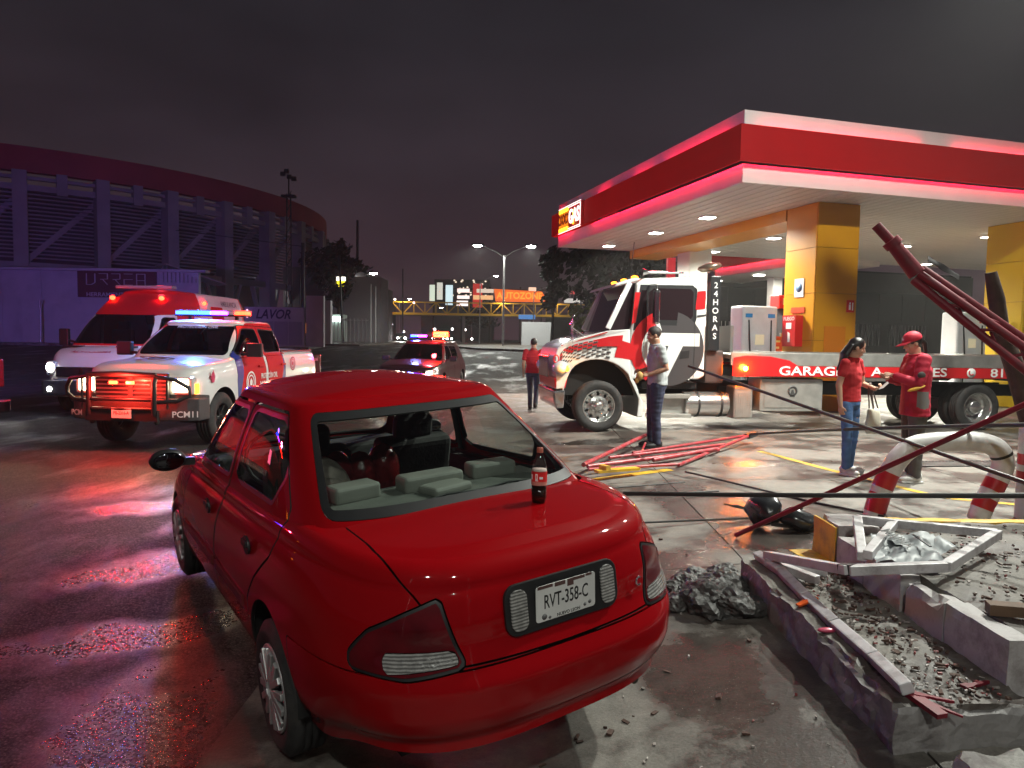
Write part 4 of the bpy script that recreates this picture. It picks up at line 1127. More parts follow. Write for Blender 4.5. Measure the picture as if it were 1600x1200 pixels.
# flags by the truck bonnet: small barrier post
# trees
TREE = mat('leaf_dark', (.016, .026, .012), rough=.7, var=.5, vscale=1.5)  # leaf copy darkened for the unlit trees
TREEL = mat('leaf_lit', (.09, .14, .035), rough=.65, var=.4, vscale=2)  # brighter leaf copy, light on the trees put into its colour
BARK = mat('bark', (.06, .045, .035), rough=.9, bump=.8, bscale=12)
def tree(x, y, h, rad, label, m, seed, n=900, leaf=.32, squash=.8, trunk=.35):
    z = gh(x, y); r_ = random.Random(seed)
    t = thing('tree', label, 'tree', (x, y, z))
    b = MB(); b.tube([(0, 0, -.1), (.1, 0, h*trunk), (.05, .1, h*.75)], [.03*h*.6, .02*h*.6, .01*h*.5], 8)
    cl = []
    for k in range(13):
        a = r_.uniform(0, 2*pi); q = r_.random()**.5*rad*.75; zz = h*trunk + (h*(1-trunk))*r_.uniform(.15, .9)
        s = rad*r_.uniform(.28, .52); cl.append((q*cos(a), q*sin(a), zz, s))
        b.tube([(.08, 0, h*trunk*.9), (q*cos(a)*.5, q*sin(a)*.5, (h*trunk + zz)/2), (q*cos(a), q*sin(a), zz)], [.012*h*.6, .008*h*.6, .003*h], 5)
    b.build('trunk', BARK, t)
    b = MB(); vs = []; fs = []
    for _ in range(n):
        cx, cy, cz, s = r_.choice(cl)
        v = Vector((r_.gauss(0, 1), r_.gauss(0, 1), r_.gauss(0, 1))).normalized() * s * r_.random()**.4
        c = Vector((cx, cy, cz)) + Vector((v.x, v.y, v.z*squash))
        a = Vector((r_.gauss(0, 1), r_.gauss(0, 1), r_.gauss(0, 1))).normalized(); u = a.orthogonal().normalized(); w = a.cross(u)
        L = leaf*r_.uniform(.6, 1.3); k = len(vs)
        vs += [c - u*L, c + w*L*.45, c + u*L, c - w*L*.45]; fs.append((k, k+1, k+2, k+3))
    b.add(vs, fs, False); b.build('crown', m, t)
    return t
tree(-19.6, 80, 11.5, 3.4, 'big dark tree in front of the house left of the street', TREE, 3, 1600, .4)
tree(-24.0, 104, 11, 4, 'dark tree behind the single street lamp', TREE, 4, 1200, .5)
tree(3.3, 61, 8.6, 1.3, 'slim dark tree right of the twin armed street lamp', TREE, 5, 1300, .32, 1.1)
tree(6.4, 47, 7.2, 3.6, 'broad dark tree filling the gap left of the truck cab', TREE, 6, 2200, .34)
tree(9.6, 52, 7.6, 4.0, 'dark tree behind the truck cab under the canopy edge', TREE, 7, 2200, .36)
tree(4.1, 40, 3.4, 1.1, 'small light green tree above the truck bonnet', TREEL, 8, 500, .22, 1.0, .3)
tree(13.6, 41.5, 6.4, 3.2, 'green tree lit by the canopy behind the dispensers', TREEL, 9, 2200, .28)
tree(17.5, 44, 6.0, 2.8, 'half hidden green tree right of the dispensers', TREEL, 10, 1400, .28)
tree(-8.0, 170, 10, 5, 'distant dark tree behind the billboards', TREE, 11, 700, .6)
t = thing('hillside_houses', 'distant dark hill block dotted with lit windows above the street', 'building', (-28, 400, 0))
b = MB(); b.box((0, 0, 17), (30, 20, 34)); b.build('block', DARKB, t)
b = MB(); rr_ = random.Random(2)
for _ in range(26): b.box((rr_.uniform(-14, 14), -10.1, rr_.uniform(24, 33.6)), (.9, .1, .7))
o = b.build('lit_window', glow('far_window', (1, .8, .6), 1.6), t); o['kind'] = 'stuff'
# street lamps behind the camera that light the car and kerb
street_lamp(-2.6, -5.2, 8.2, (1,), 'street lamp on the pavement behind the viewpoint', 950, aim=.3)
street_lamp(6.4, -6.5, 8.0, (-1,), 'street lamp beyond the platform behind the viewpoint', 700, aim=-.2)
street_lamp(9.4, 6.2, 9.4, (-1,), 'street lamp at the forecourt edge right of the view', 4200, aim=-.3)
t = thing('added_floodlight', 'added floodlight on an unseen pole right of the forecourt, brightening the people and truck', 'floodlight', (7.6, 9.8, gh(7.6, 9.8)))  # added out of view to brighten the people and the forecourt
b = MB(); b.tube([(0, 0, 0), (0, 0, 7.6)], [.09, .06], 10); b.build('pole', STEEL, t)
b = MB(); b.box((-.25, 0, 7.5), (.42, .34, .16), M=Matrix.Rotation(.45, 3, 'Y')); b.build('lamp_housing', DARKMETAL, t, bevel=.02)
lamp('added_floodlight_beam', 'SPOT', (-.32, 0, 7.34), 6500, (.98, 1.0, .90), .12, Vector((-3.6, .4, -7.3)), 104, .9, parent=t)

t = thing('billboard_frame', 'dark steel frame on posts carrying the lit billboards beyond the footbridge', 'frame', (0, 153.2, 0))
b = MB()
for x in (-17, -11, -5, 1.5, 6, 12.5): b.bar((x, 0, 0), (x, 0, 13), .35)
b.bar((-18, 0, 9), (14, 0, 9), .3); b.bar((-18, 0, 12.4), (8, 0, 12.4), .3)
b.build('frame', DARKMETAL, t)
for k, (x, y) in enumerate(((-20, 180), (-17.6, 180), (-22, 240), (-20.5, 240), (-12, 210))):
    b = MB(); b.ball((0, 0, 0), (.28, .2, .22), 10, 6); o = b.build('far_headlight', glow('far_car_light', (1, .97, .9), 60)); o.location = (x, y, gh(x, y) + .7)
    tag(o, 'far headlight on the street beyond the footbridge, ' + ['left of the nearest pair', 'right of the nearest pair', 'left of the farther pair', 'right of the farther pair', 'alone on the right lane'][k], 'headlight')

def build_sedan():
    a = radians(33.5)
    car = thing('red_sedan', 'red compact sedan parked in front with a cola bottle standing on its boot lid', 'car',
                (-.325, 3.60, .02), a + pi/2)
    car.rotation_euler.x = radians(-3.6); car.rotation_euler.y = radians(-.4)
    # car space: x forward from the rear axle, y left, z up
    zt = lambda x: pchip([-1.15, -.95, -.30, .6, 1.8, 2.35, 2.9, 3.45], [.935, .965, 1.0, .965, .935, .91, .84, .66], x)
    R = .085
    vv = [0, .06, .16, .28, .42, .55, .68, .80, .90, .96, 1.0]
    Wv = [.800, .815, .850, .866, .875, .877, .870, .855, .832, .814, .798]
    xr = [-1.045, -1.040, -1.085, -1.105, -1.105, -1.075, -1.045, -1.035, -1.020, -1.008, -.995]
    xf = [3.30, 3.38, 3.42, 3.43, 3.42, 3.40, 3.37, 3.34, 3.30, 3.27, 3.24]
    z0 = lambda x: pchip([-1.1, -.75, -.4, 2.1, 2.9, 3.4], [.295, .285, .20, .19, .2, .22], x)
    M = 230
    rg = Rings(.877, 2.26, 7.5, 3.2, M)
    for v in np.linspace(0, 1, 46):
        rg.ring(float(pchip(vv, Wv, v)), float(pchip(vv, xr, v)), float(pchip(vv, xf, v)),
                lambda x, y, v=v: z0(x) + v * (zt(x) - R - z0(x)))
    W1, r1, f1 = Wv[-1], xr[-1], xf[-1]
    for th in np.linspace(0, 90, 10)[1:]:
        d = R * (1 - cos(radians(th)))
        rg.ring(W1 - d*.9, r1 + d, f1 - d, lambda x, y, th=th: zt(x) - R + R * sin(radians(th)))
    for d in np.concatenate([np.linspace(R, .36, 12)[1:], np.linspace(.36, W1 - .004, 8)[1:]]):
        rg.ring(W1 - d + R*.1, r1 + d, f1 - d, lambda x, y: zt(x) + .028 * (1 - np.clip(np.abs(y) / (W1 - R), 0, 1)**2))
    body = rg.mesh()
    # greenhouse
    gg = Rings(.66, 1.15, 9, 3.4, 200)
    qs = np.linspace(0, 1, 34)
    for q in qs:
        w = float(pchip([0, .35, .7, 1], [.770, .722, .662, .600], q)); r_ = float(pchip([0, .5, 1], [-.47, -.13, .25], q))
        f_ = float(pchip([0, .5, 1], [2.42, 2.02, 1.56], q))
        gg.ring(w, r_, f_, lambda x, y, q=q: (zt(x) - .02) * (1 - q) + q * (1.405 + .04 * np.cos((x - 1.1) * 1.1)), p=9, q=3.4)
    zroof = lambda x: 1.405 + .04 * np.cos((x - 1.1) * 1.1)
    Rr = .055
    for th in np.linspace(0, 80, 7)[1:]:
        d = Rr * (1 - cos(radians(th))) * 1.5
        gg.ring(.600 - d, .25 + d*1.4, 1.56 - d*1.4, lambda x, y, th=th: zroof(x) + .028 * sin(radians(th)), p=8, q=3.2)
    for d in np.linspace(.09, .595, 12):
        gg.ring(.600 - d, .25 + d*1.1, 1.56 - d*1.1, lambda x, y: zroof(x) + .028 + .065 * (1 - np.clip(np.abs(y) / .52, 0, 1)**2) * np.clip(1 - ((x - .96) / .75)**2, 0, 1)**.6, p=8, q=3.2)
    gh_ = gg.mesh()

    hole = np.maximum(sdpoly(body.v[:, :2], [(-.37, -.70), (2.25, -.70), (2.25, .70), (-.37, .70)], .12), .86 - body.v[:, 2])
    body = body.clip(-hole)                            # cabin opening under the glass
    XZ = lambda m: m.v[:, [0, 2]]
    SZ = lambda m: np.stack([m.a, m.v[:, 2]], 1)
    # ---- wheel arches
    for wx, wr in ((0, .335), (2.535, .335)):
        f = np.maximum(np.hypot(body.v[:, 0] - wx, (body.v[:, 2] - .28) * .97) - wr, .45 - np.abs(body.v[:, 1]))
        body = body.clip(-f)
    # ---- tail lights (wrap the corner): arc length / height polygons
    tl = [(.425, .615), (.530, .865), (.66, .82), (.80, .76), (.885, .675), (.895, .615), (.66, .592)]
    lamps_ = []
    for sg in (1, -1):
        P = np.stack([body.a * sg, body.v[:, 2]], 1)
        f = sdpoly(P, tl, .03)
        piece, body = body.cut(f, .006)
        lamps_.append((sg, piece))
    Am = rg.arc[-1]; heads = []
    for sg in (1, -1):
        f = np.maximum(sdpoly(np.stack([Am - body.a * sg, body.v[:, 2]], 1), [(.36, .56), (.42, .66), (.95, .70), (1.04, .63), (.8, .55)], .03), 2.5 - body.v[:, 0])
        piece, body = body.cut(f, .005); heads.append(piece)
    # ---- boot lid
    yl = pchip([.57, .70, .86, .93, .99, 1.02], [.44, .50, .560, .60, .615, .615], body.v[:, 2])
    f = np.maximum.reduce([np.abs(body.v[:, 1]) - yl, .615 - body.v[:, 2] + .018*np.abs(body.v[:, 1]), body.v[:, 0] + .33])
    lid, body = body.cut(f, .008)
    # ---- bumpers
    f = np.maximum(body.v[:, 2] - (.610 - .03 * np.clip(body.v[:, 0] + 1.0, 0, 1)), body.v[:, 0] + .30)
    bump, body = body.cut(f, .007)
    f = np.maximum(body.v[:, 2] - .52, 2.86 - body.v[:, 0])
    fbump, body = body.cut(f, .007)
    # ---- doors
    rear_low = [(.33, .33), (1.055, .235), (1.09, .40), (1.075, .93), (1.02, 1.02), (1.0, 1.36), (.10, 1.36), (.05, 1.05), (.02, .93), (.10, .76), (.27, .58)]
    rear_door = [(.345, .27), (1.075, .245), (1.095, .60), (1.085, .96), (.965, 1.45), (.36, 1.43), (.11, 1.36), (-.01, 1.17), (-.035, .98), (.02, .82), (.20, .68), (.32, .55), (.345, .42)]
    front_door = [(1.11, .245), (2.10, .235), (2.16, .60), (2.165, .90), (2.08, .985), (1.66, 1.36), (1.52, 1.43), (.985, 1.43), (1.105, .96), (1.115, .60)]
    doors = {}
    for nm, poly in (('rear', rear_door), ('front', front_door)):
        for sg in (1, -1):
            fb = np.maximum(sdpoly(XZ(body), poly, .05), .45 - body.v[:, 1] * sg)
            pb, body = body.cut(fb, .014)
            top = np.maximum(sdpoly(XZ(gh_), poly, .05), np.maximum(.80 - gh_.a * sg, gh_.v[:, 2] - 1.408))
            pg, gh_ = gh_.cut(top, .014)
            doors[nm, sg] = pb.join(pg) if len(pb.v) and len(pg.v) else pb
    # ---- glass
    wins = {'rear': [(.22, 1.02), (1.0, 1.0), (.915, 1.37), (.39, 1.37), (.20, 1.295), (.13, 1.14)],
            'front': [(1.14, .995), (2.02, .97), (2.04, 1.0), (1.53, 1.362), (1.045, 1.362)]}
    panes = []
    for (nm, sg), d in list(doors.items()):
        f = np.maximum(sdpoly(XZ(d), wins[nm], .035), .3 - d.v[:, 1] * sg)
        frame_f = np.maximum(sdpoly(XZ(d), [(x, z) for x, z in wins[nm]], .035) - .022, .3 - d.v[:, 1] * sg)
        seal, rest = d.cut(frame_f, 0)
        pane, seal = seal.cut(np.maximum(sdpoly(XZ(seal), wins[nm], .035), .3 - seal.v[:, 1] * sg), 0)
        doors[nm, sg] = rest
        panes.append((nm, sg, pane, seal))
    G = gh_
    rw = [(-.615, 1.018), (.615, 1.018), (.60, 1.408), (-.60, 1.408)]
    ws = [(-.665, .965), (.665, .965), (.525, 1.40), (-.525, 1.40)]
    f = np.maximum(sdpoly(np.stack([G.a, G.v[:, 2]], 1), rw, .05), G.v[:, 0] - .55)
    rwp, G = G.cut(f, .002)
    rpane, rband = rwp.cut(np.maximum(sdpoly(np.stack([rwp.a, rwp.v[:, 2]], 1), rw, .05) + .035, rwp.v[:, 0] - .55), 0)
    f = np.maximum(sdpoly(G.v[:, [1, 2]], ws, .05), 1.25 - G.v[:, 0])
    wsp, G = G.cut(f, .002)
    # drop what lies below the belt inside the body
    # ---- build
    body.join(G).build('body', PAINT_RED, car, rim=.014, rim_mat=LINER)
    lid_o = lid.build('boot_lid', PAINT_RED, car, rim=.016, rim_mat=LINER)
    bump.build('rear_bumper', PAINT_RED, car, rim=.02)
    fbump.build('front_bumper', PAINT_RED, car, rim=.02)
    for (nm, sg), d in doors.items():
        d_o = d.build('door', PAINT_RED, car, rim=.02, rim_mat=LINER)
        doors[nm, sg] = d_o
        # handle: recessed black cup with a flap
        hx, hz = (.335, .80) if nm == 'rear' else (1.29, .79)
        hb = MB(); yy = .860
        Mh = Matrix.Translation((hx, sg * yy, hz)) @ Matrix.Rotation(radians(90), 4, 'X')
        pl = [(cos(t) * .058, sin(t) * .045) for t in np.linspace(0, 2*pi, 21)[:-1]]
        hb.prism(pl, -.006, .006, Mh)
        hb.bar((hx - .045, sg * (yy + .009), hz + .012), (hx + .045, sg * (yy + .009), hz + .012), .014, .03)
        hb.build('handle', BLACK_TRIM, d_o, bevel=.004)
        mb = MB()
        x0, x1 = (.40, 1.06) if nm == 'rear' else (1.13, 2.12)
        mb.bar((x0, sg * .880, .505), (x1, sg * .880, .505), .016, .055)
        mb.build('side_moulding', mat('moulding_red', (.10, .006, .008), rough=.45), d_o, bevel=.005)
    for nm, sg, pane, seal in panes:
        pane.build('window', GLASS_CAR, doors[nm, sg], rim=0)
        seal.moved(.001).build('window_seal', BLACK_TRIM, doors[nm, sg], rim=.01)
    rw_o = rpane.build('rear_window', GLASS_CAR, car, rim=0)
    rband.moved(.001).build('window_seal', BLACK_TRIM, rw_o, rim=.008)
    wsp.build('windscreen', GLASS_CAR, car, rim=0)
    # tail lights
    for sg, piece in lamps_:
        P = np.stack([piece.a * sg, piece.v[:, 2]], 1)
        rev = [(.455, .632), (.735, .615), (.735, .663), (.72, .687), (.475, .682)]
        inner, outer = piece.cut(sdpoly(P, tl, .03) + .014, 0)
        P = np.stack([inner.a * sg, inner.v[:, 2]], 1)
        clear, red = inner.cut(sdpoly(P, rev, .016), .003)
        t_o = red.moved(.006).build('tail_light', LENS_RED, car, rim=.02)
        clear.moved(.008).build('indicator_lens', LENS_CLEAR, t_o, rim=.01)
        outer.moved(.002).build('lamp_surround', BLACK_TRIM, t_o, rim=.016)
    for piece in heads:
        piece.build('headlight', LENS_CLEAR, car, rim=.02)
    # number plate recess on the lid
    xb = lambda y, z: float(np.interp(z, [.6, .7, .8, .9], [-1.066, -1.049, -1.040, -1.026])) + .16 * abs(y)**2.4
    pm = MB()
    pts = []
    def onlid(y, z, d=0.0): return Vector((xb(y, z) - d, y, z))
    def slab(poly, d0, d1, b):
        n = len(poly)
        vs = [onlid(y, z, d0) for y, z in poly] + [onlid(y, z, d1) for y, z in poly]
        b.add(vs, [tuple(range(n)), tuple(range(2*n-1, n-1, -1))] + [(i, n+i, n+(i+1) % n, (i+1) % n) for i in range(n)], False)
    def rrect(cy, cz, w, h, r, n=5):
        out = []
        for sx, sz, a0 in ((1, 1, 0), (-1, 1, 90), (-1, -1, 180), (1, -1, 270)):
            for k in range(n + 1):
                t = radians(a0 + 90*k/n); out.append((cy + sx*(w/2-r) + r*cos(t), cz + sz*(h/2-r) + r*sin(t)))
        return out
    PZ = .775
    slab(rrect(0, PZ, .540, .190, .052), -.004, .010, pm)
    panel = pm.build('plate_panel', BLACK_TRIM, lid_o, bevel=.004)
    for sg in (1, -1):
        b = MB(); slab(rrect(sg*.213, PZ, .072, .152, .03), .008, .018, b); b.build('reversing_lamp', LENS_CLEAR, panel, bevel=.004)
    Mp = frame(onlid(0, PZ, .0166), (0, -1, 0), (-.02, 0, 1))
    pl = MB(); pl.prism(rrect(0, .002, .285, .140, .012), -.003, 0, Mp)
    plate = pl.build('number_plate', PLATE_WHITE, lid_o)
    text('plate_print', 'RVT-358-C', .077, BLACK_PRINT, plate, Mp @ Matrix.Translation((0, .004, .0008)), .0012, .006, .60)
    text('plate_print', 'NUEVO LEON', .018, BLACK_PRINT, plate, Mp @ Matrix.Translation((.01, -.058, .0008)), .0012, .004)
    b = MB()
    for x_, y_, r_ in ((-.105, -.05, .012), (-.08, -.058, .006), (.09, -.05, .007), (.115, -.045, .008)):
        b.lathe([(r_, 0), (r_, .001), (.0001, .0012)], 12, Mp @ Matrix.Translation((x_, y_, .0004)))
    b.build('plate_seal', mat('plate_grey', (.12, .12, .12), rough=.5), plate)
    b = MB()
    for cx, cy, w_, h_ in ((-.10, .066, .07, .012), (-.03, .064, .05, .016), (.02, .058, .03, .028), (.06, .066, .06, .012), (.11, .068, .03, .01)):
        b.box(Mp @ Vector((cx, cy, .0008)), (w_, w_, h_), M=Mp.to_3x3() @ Matrix.Diagonal((1, h_/w_, .0012/h_)))
    b.build('plate_dirt', mat('plate_mud', (.10, .05, .045), rough=.8), plate)
    # lid badge and lock
    b = MB(); Mb = frame(onlid(-.40, .735, .002), (0, -1, 0), (0, 0, 1))
    b.tube([Mb @ Vector((.014*cos(t), .017*sin(t), .002)) for t in np.linspace(.9, 5.4, 14)], .004, 6)
    b.build('badge', mat('chrome', (.75, .75, .75), rough=.12, metal=1), lid_o)
    # wheels
    p = None
    for wx in (0, 2.535):
        for sg in (1, -1):
            wv = wheel('wheel', .300, .185, .195, car, (wx, sg * .775, .225 if wx == 0 else .295), sg, 'cap', RUBBER, HUBSILVER, LINER, p)
            if wx and sg == 1: pass
            p = p or wv
    # wheel housings, floor and dark inner shell
    b = MB()
    for wx in (0, 2.535):
        for sg in (1, -1):
            prof = [(wx + .345*cos(t), .30 + .345*sin(t)) for t in np.linspace(-.2, pi + .2, 18)]
            n = len(prof)
            vs = [(x, sg*.850, z) for x, z in prof] + [(x, sg*.50, z) for x, z in prof]
            b.add(vs, [(i, i+1, n+i+1, n+i) for i in range(n-1)] + [tuple(range(n, 2*n))], False)
    b.box((1.2, 0, .24), (3.4, 1.30, .05))
    b.box((.95, 0, .22), (1.6, 1.52, .05))
    b.box((-.50, 0, .52), (.6, 1.2, .60)); b.box((2.85, 0, .48), (.75, 1.3, .5))
    b.box((2.25, 0, .62), (.12, 1.42, .5)); 
    b.build('underbody', LINER, car)
    b = MB()
    for sg in (1, -1):
        b.box((1.05, sg * .735, .60), (2.2, .06, .62))
    b.build('door_card', SEAT, car)
    # interior
    b = MB()
    for sg in (1, -1):
        b.box((1.30, sg*.34, .50), (.52, .50, .18)); b.box((1.04, sg*.34, .80), (.16, .50, .62), M=Matrix.Rotation(radians(-14), 3, 'Y'))
        b.box((.97, sg*.34, 1.16), (.10, .26, .17), M=Matrix.Rotation(radians(-14), 3, 'Y'))
    b.box((.42, 0, .50), (.52, 1.30, .20)); b.box((.22, 0, .74), (.18, 1.26, .50), M=Matrix.Rotation(radians(-20), 3, 'Y'))
    b.build('seat', SEAT, car, bevel=.05, seg=3)
    b = MB(); b.box((-.10, 0, .985), (.56, 1.26, .02)); shelf = b.build('parcel_shelf', GREYTRIM, car, bevel=.004)
    b = MB()
    for y_, w_ in ((.40, .26), (.0, .36), (-.38, .28)):
        b.box((.10 - .03*(y_ == 0), y_, 1.028), (.14, w_*.92, .085), rz=y_*.25)
    b.box((-.06, -.02, 1.01), (.15, .24, .05), rz=.2)
    b.build('headrest', PALEBOX, shelf, bevel=.04, seg=4)
    b = MB()
    b.tube([(-.22, .46, 1.002), (-.19, .30, 1.002), (-.20, .16, 1.004), (-.15, .02, 1.002), (-.19, -.16, 1.003), (-.14, -.34, 1.003), (-.20, -.5, 1.002)], .006, 6)
    b.build('cable', BLACK_TRIM, shelf)
    b = MB(); b.bar((-.33, .42, 1.003), (-.25, .30, 1.003), .012, .006); b.build('green_pen', mat('green_plastic', (.05, .30, .16), rough=.4), shelf)
    # covered rear seat bundle seen through the side window
    b = MB(); b.ball((.62, .40, .90), (.20, .18, .22), 16, 10); b.ball((.42, .42, .88), (.14, .16, .16), 14, 8)
    b.build('sack', mat('sack_cloth', (.30, .26, .23), rough=.9, var=.35, vscale=14, bump=.6, bscale=22), car)
    # steering wheel, dash, mirror inside
    b = MB(); b.box((1.98, 0, .86), (.36, 1.34, .16)); b.build('dashboard', SEAT, car, bevel=.04, seg=3)
    b = MB(); b.tube([Vector((1.72 + .06*sin(t), .35 + .18*cos(t), .93 + .17*sin(t))) for t in np.linspace(0, 2*pi, 25)[:-1]], .014, 8, closed=True)
    b.build('steering_wheel', BLACK_TRIM, car)
    b = MB(); b.box((1.62, 0, 1.22), (.03, .22, .06)); b.build('rear_view_mirror', BLACK_TRIM, car, bevel=.01)
    # plastic bags hanging between the seats, red light on them put into the colour
    b = MB()
    for y_, z_ in ((.12, .95), (-.02, .98), (.26, .97)):
        b.ball((.72, y_, z_), (.09, .10, .15), 12, 8)
    b.build('plastic_bag', mat('red_lit_bag', (.20, .012, .014), rough=.25, var=.5, vscale=16, bump=.8, bscale=18), car)
    # door mirrors
    for sg in (1, -1):
        b = MB(); b.ball((2.01, sg*.965, .965), (.065, .115, .075), 18, 12); b.bar((2.03, sg*.80, .935), (2.02, sg*.90, .945), .06, .05)
        mo = b.build('door_mirror', BLACK_TRIM, car)
        b = MB(); b.ball((1.955, sg*.965, .965), (.014, .095, .058), 16, 10); b.build('mirror_glass', mat('mirror', (.10, .10, .11), rough=.05, metal=1), mo)
    # roof gutters, wiper, antenna, exhaust, orange interior lamp
    b = MB(); b.tube([(-.98, -.42, .275), (-.6, -.42, .27)], .022, 10); b.build('exhaust', mat('steel_dark', (.10, .09, .08), rough=.5, metal=.8), car)
    # headlights
    return car

# ------------------------------------------------------------------ pickup, ambulance, patrol car: shared shell
WHITE_PAINT = mat('vehicle_white', (.66, .66, .65), rough=.28, coat=.6, var=.05, vscale=2)
RED_WRAP = mat('vehicle_red', (.50, .008, .012), rough=.6, spec=.2, coat=.22, var=.05, vscale=2)
BLUE_WRAP = mat('vehicle_blue', (.02, .03, .22), rough=.3, coat=.5)
DARK_PLASTIC = mat('bumper_plastic', (.045, .043, .045), rough=.5, var=.2, vscale=12)
CHROME = mat('chrome', (.75, .75, .75), rough=.12, metal=1)
HEADGLASS = mat('headlamp_glass', (.5, .5, .5), rough=.05, coat=1)
HEAD_ON = glow('headlamp_on', (1.0, .82, .52), 22.0)
HEAD_COOL = glow('headlamp_cool', (1.0, .98, .92), 30.0)
AMBER = glow('amber_lamp', (1.0, .20, .008), 14.0)
RED_ON = glow('red_beacon', (1.0, .010, .003), 60.0)
RED_HOT = glow('red_beacon_hot', (1.0, .006, .0015), 170.0)
BLUE_ON = glow('blue_beacon', (.004, .016, 1.0), 80.0)
VIOLET_ON = glow('violet_beacon', (.30, .02, 1.0), 40.0)
BLACKRIM = mat('rim_black', (.03, .03, .03), rough=.35, metal=.5)
RIM_PALE = mat('rim_pale', (.45, .40, .34), rough=.4, metal=.4)

def shell(car, P, paint, paint_zones=(), glass_m=None):
    """P: dict with the body tables. Builds body, doors, windows as parts of car; returns dict of pieces"""
    R = P.get('R', .10); zt = lambda x: pchip(P['zx'], P['zz'], x); z0 = lambda x: pchip(P['bx'], P['bz'], x)
    rg = Rings(P['W'], (P['xf'] - P['xr']) / 2, P.get('p', 9), P.get('q', 5), P.get('M', 150))
    vv = P['vv']
    for v in np.linspace(0, 1, 30):
        rg.ring(P['W'] + float(pchip(vv, P['Wo'], v)), P['xr'] - float(pchip(vv, P['ro'], v)), P['xf'] + float(pchip(vv, P['fo'], v)),
                lambda x, y, v=v: z0(x) + v * (zt(x) - R - z0(x)))
    W1 = P['W'] + P['Wo'][-1]; r1 = P['xr'] - P['ro'][-1]; f1 = P['xf'] + P['fo'][-1]
    for th in np.linspace(0, 90, 7)[1:]:
        d = R * (1 - cos(radians(th)))
        rg.ring(W1 - d, r1 + d, f1 - d, lambda x, y, th=th: zt(x) - R + R * sin(radians(th)))
    for d in np.linspace(R, W1 - .005, 16)[1:]:
        rg.ring(W1 - d, r1 + d, f1 - d, lambda x, y: zt(x) + P.get('crown', .03) * (1 - np.clip(np.abs(y) / (W1 - R), 0, 1)**2))
    body = rg.mesh()
    G = P['g']; gg = Rings(G['w'][0], (G['f'][0] - G['r'][0]) / 2, G.get('p', 9), G.get('q', 5), 140)
    for q in np.linspace(0, 1, 22):
        gg.ring(float(pchip(G['k'], G['w'], q)), float(pchip(G['k'], G['r'], q)), float(pchip(G['k'], G['f'], q)),
                lambda x, y, q=q: (zt(x) - .03) * (1 - q) + q * G['z'])
    w, r_, f_ = G['w'][-1], G['r'][-1], G['f'][-1]; Rr = G.get('R', .07)
    for th in np.linspace(0, 85, 6)[1:]:
        d = Rr * (1 - cos(radians(th)))
        gg.ring(w - d, r_ + d, f_ - d*1.5, G['z'] + Rr * .8 * sin(radians(th)))
    for d in np.linspace(Rr, w - .005, 9)[1:]:
        gg.ring(w - d, r_ + d, f_ - d, lambda x, y: G['z'] + Rr * .8 + .03 * (1 - np.clip(np.abs(y) / w, 0, 1)**2))
    top = gg.mesh()
    for wx in P['wheels']:
        f = np.maximum(np.hypot(body.v[:, 0] - wx, body.v[:, 2] - P['wz']) - P['ar'], P['W'] * .5 - np.abs(body.v[:, 1]))
        body = body.clip(-f)
    out = {}
    XZ = lambda m: m.v[:, [0, 2]]
    doors = []
    for sg in (1, -1):
        for k, poly in enumerate(P['doors']):
            fb = np.maximum(sdpoly(XZ(body), poly, .04), P['W'] * .6 - body.v[:, 1] * sg)
            pb, body = body.cut(fb, .010)
            ft = np.maximum(sdpoly(XZ(top), poly, .04), .3 - top.v[:, 1] * sg)
            pt, top = top.cut(ft, .010)
            d = pb.join(pt) if len(pt.v) else pb
            panes = []
            if k < len(P['wins']):
                wp = P['wins'][k]
                f = np.maximum(sdpoly(XZ(d), wp, .04) - .02, .3 - d.v[:, 1] * sg)
                seal, d = d.cut(f, 0)
                pane, seal = seal.cut(sdpoly(XZ(seal), wp, .04), 0)
                panes = [(pane, seal)]
            doors.append((k, sg, d, panes))
    fx = P.get('ws_x', 99)
    f = np.maximum(sdpoly(top.v[:, [1, 2]], P['ws'], .06), fx - top.v[:, 0])
    wsp, top = top.cut(f, .002)
    if P.get('rw'):
        f = np.maximum(sdpoly(top.v[:, [1, 2]], P['rw'], .05), top.v[:, 0] - P['rw_x'])
        rwp, top = top.cut(f, .002); out['rw'] = rwp
    for k, poly in enumerate(P.get('sidewins', [])):
        for sg in (1, -1):
            f = np.maximum(sdpoly(XZ(top), poly, .05), .3 - top.v[:, 1] * sg)
            pc, top = top.cut(f, .002)
            if len(pc.v): pc.build('side_window', glass_m or GLASS_DARK, car, rim=0)
    out['rest'] = body.join(top) if not paint_zones else None
    if paint_zones:
        whole = body.join(top)
        for fld, m, nm in paint_zones:
            pc, whole = whole.cut(fld(whole), 0)
            if len(pc.v): pc.build(nm, m, car, rim=.012)
        out['rest'] = whole
    out['rest'].build('body', paint, car, rim=.015, rim_mat=LINER)
    ds = []
    for k, sg, d, panes in doors:
        dm = P['door_mats'][k] if 'door_mats' in P else paint
        if isinstance(dm, (list, tuple)):
            fld, m1, m2 = dm
            pc, d2 = d.cut(fld(d), 0)
            o = d2.build('door', m2, car, rim=.02)
            if len(pc.v): pc.build('door_stripe', m1, o, rim=0)
        else:
            o = d.build('door', dm, car, rim=.02)
        ds.append((k, sg, o))
        for pane, seal in panes:
            pane.build('window', glass_m or GLASS_DARK, o, rim=0)
            seal.moved(.001).build('window_seal', BLACK_TRIM, o, rim=.01)
    wsp.build('windscreen', P.get('ws_glass', GLASS_DARK), car, rim=0)
    if 'rw' in out and len(out['rw'].v): out['rw'].build('rear_window', GLASS_DARK, car, rim=0)
    b = MB()
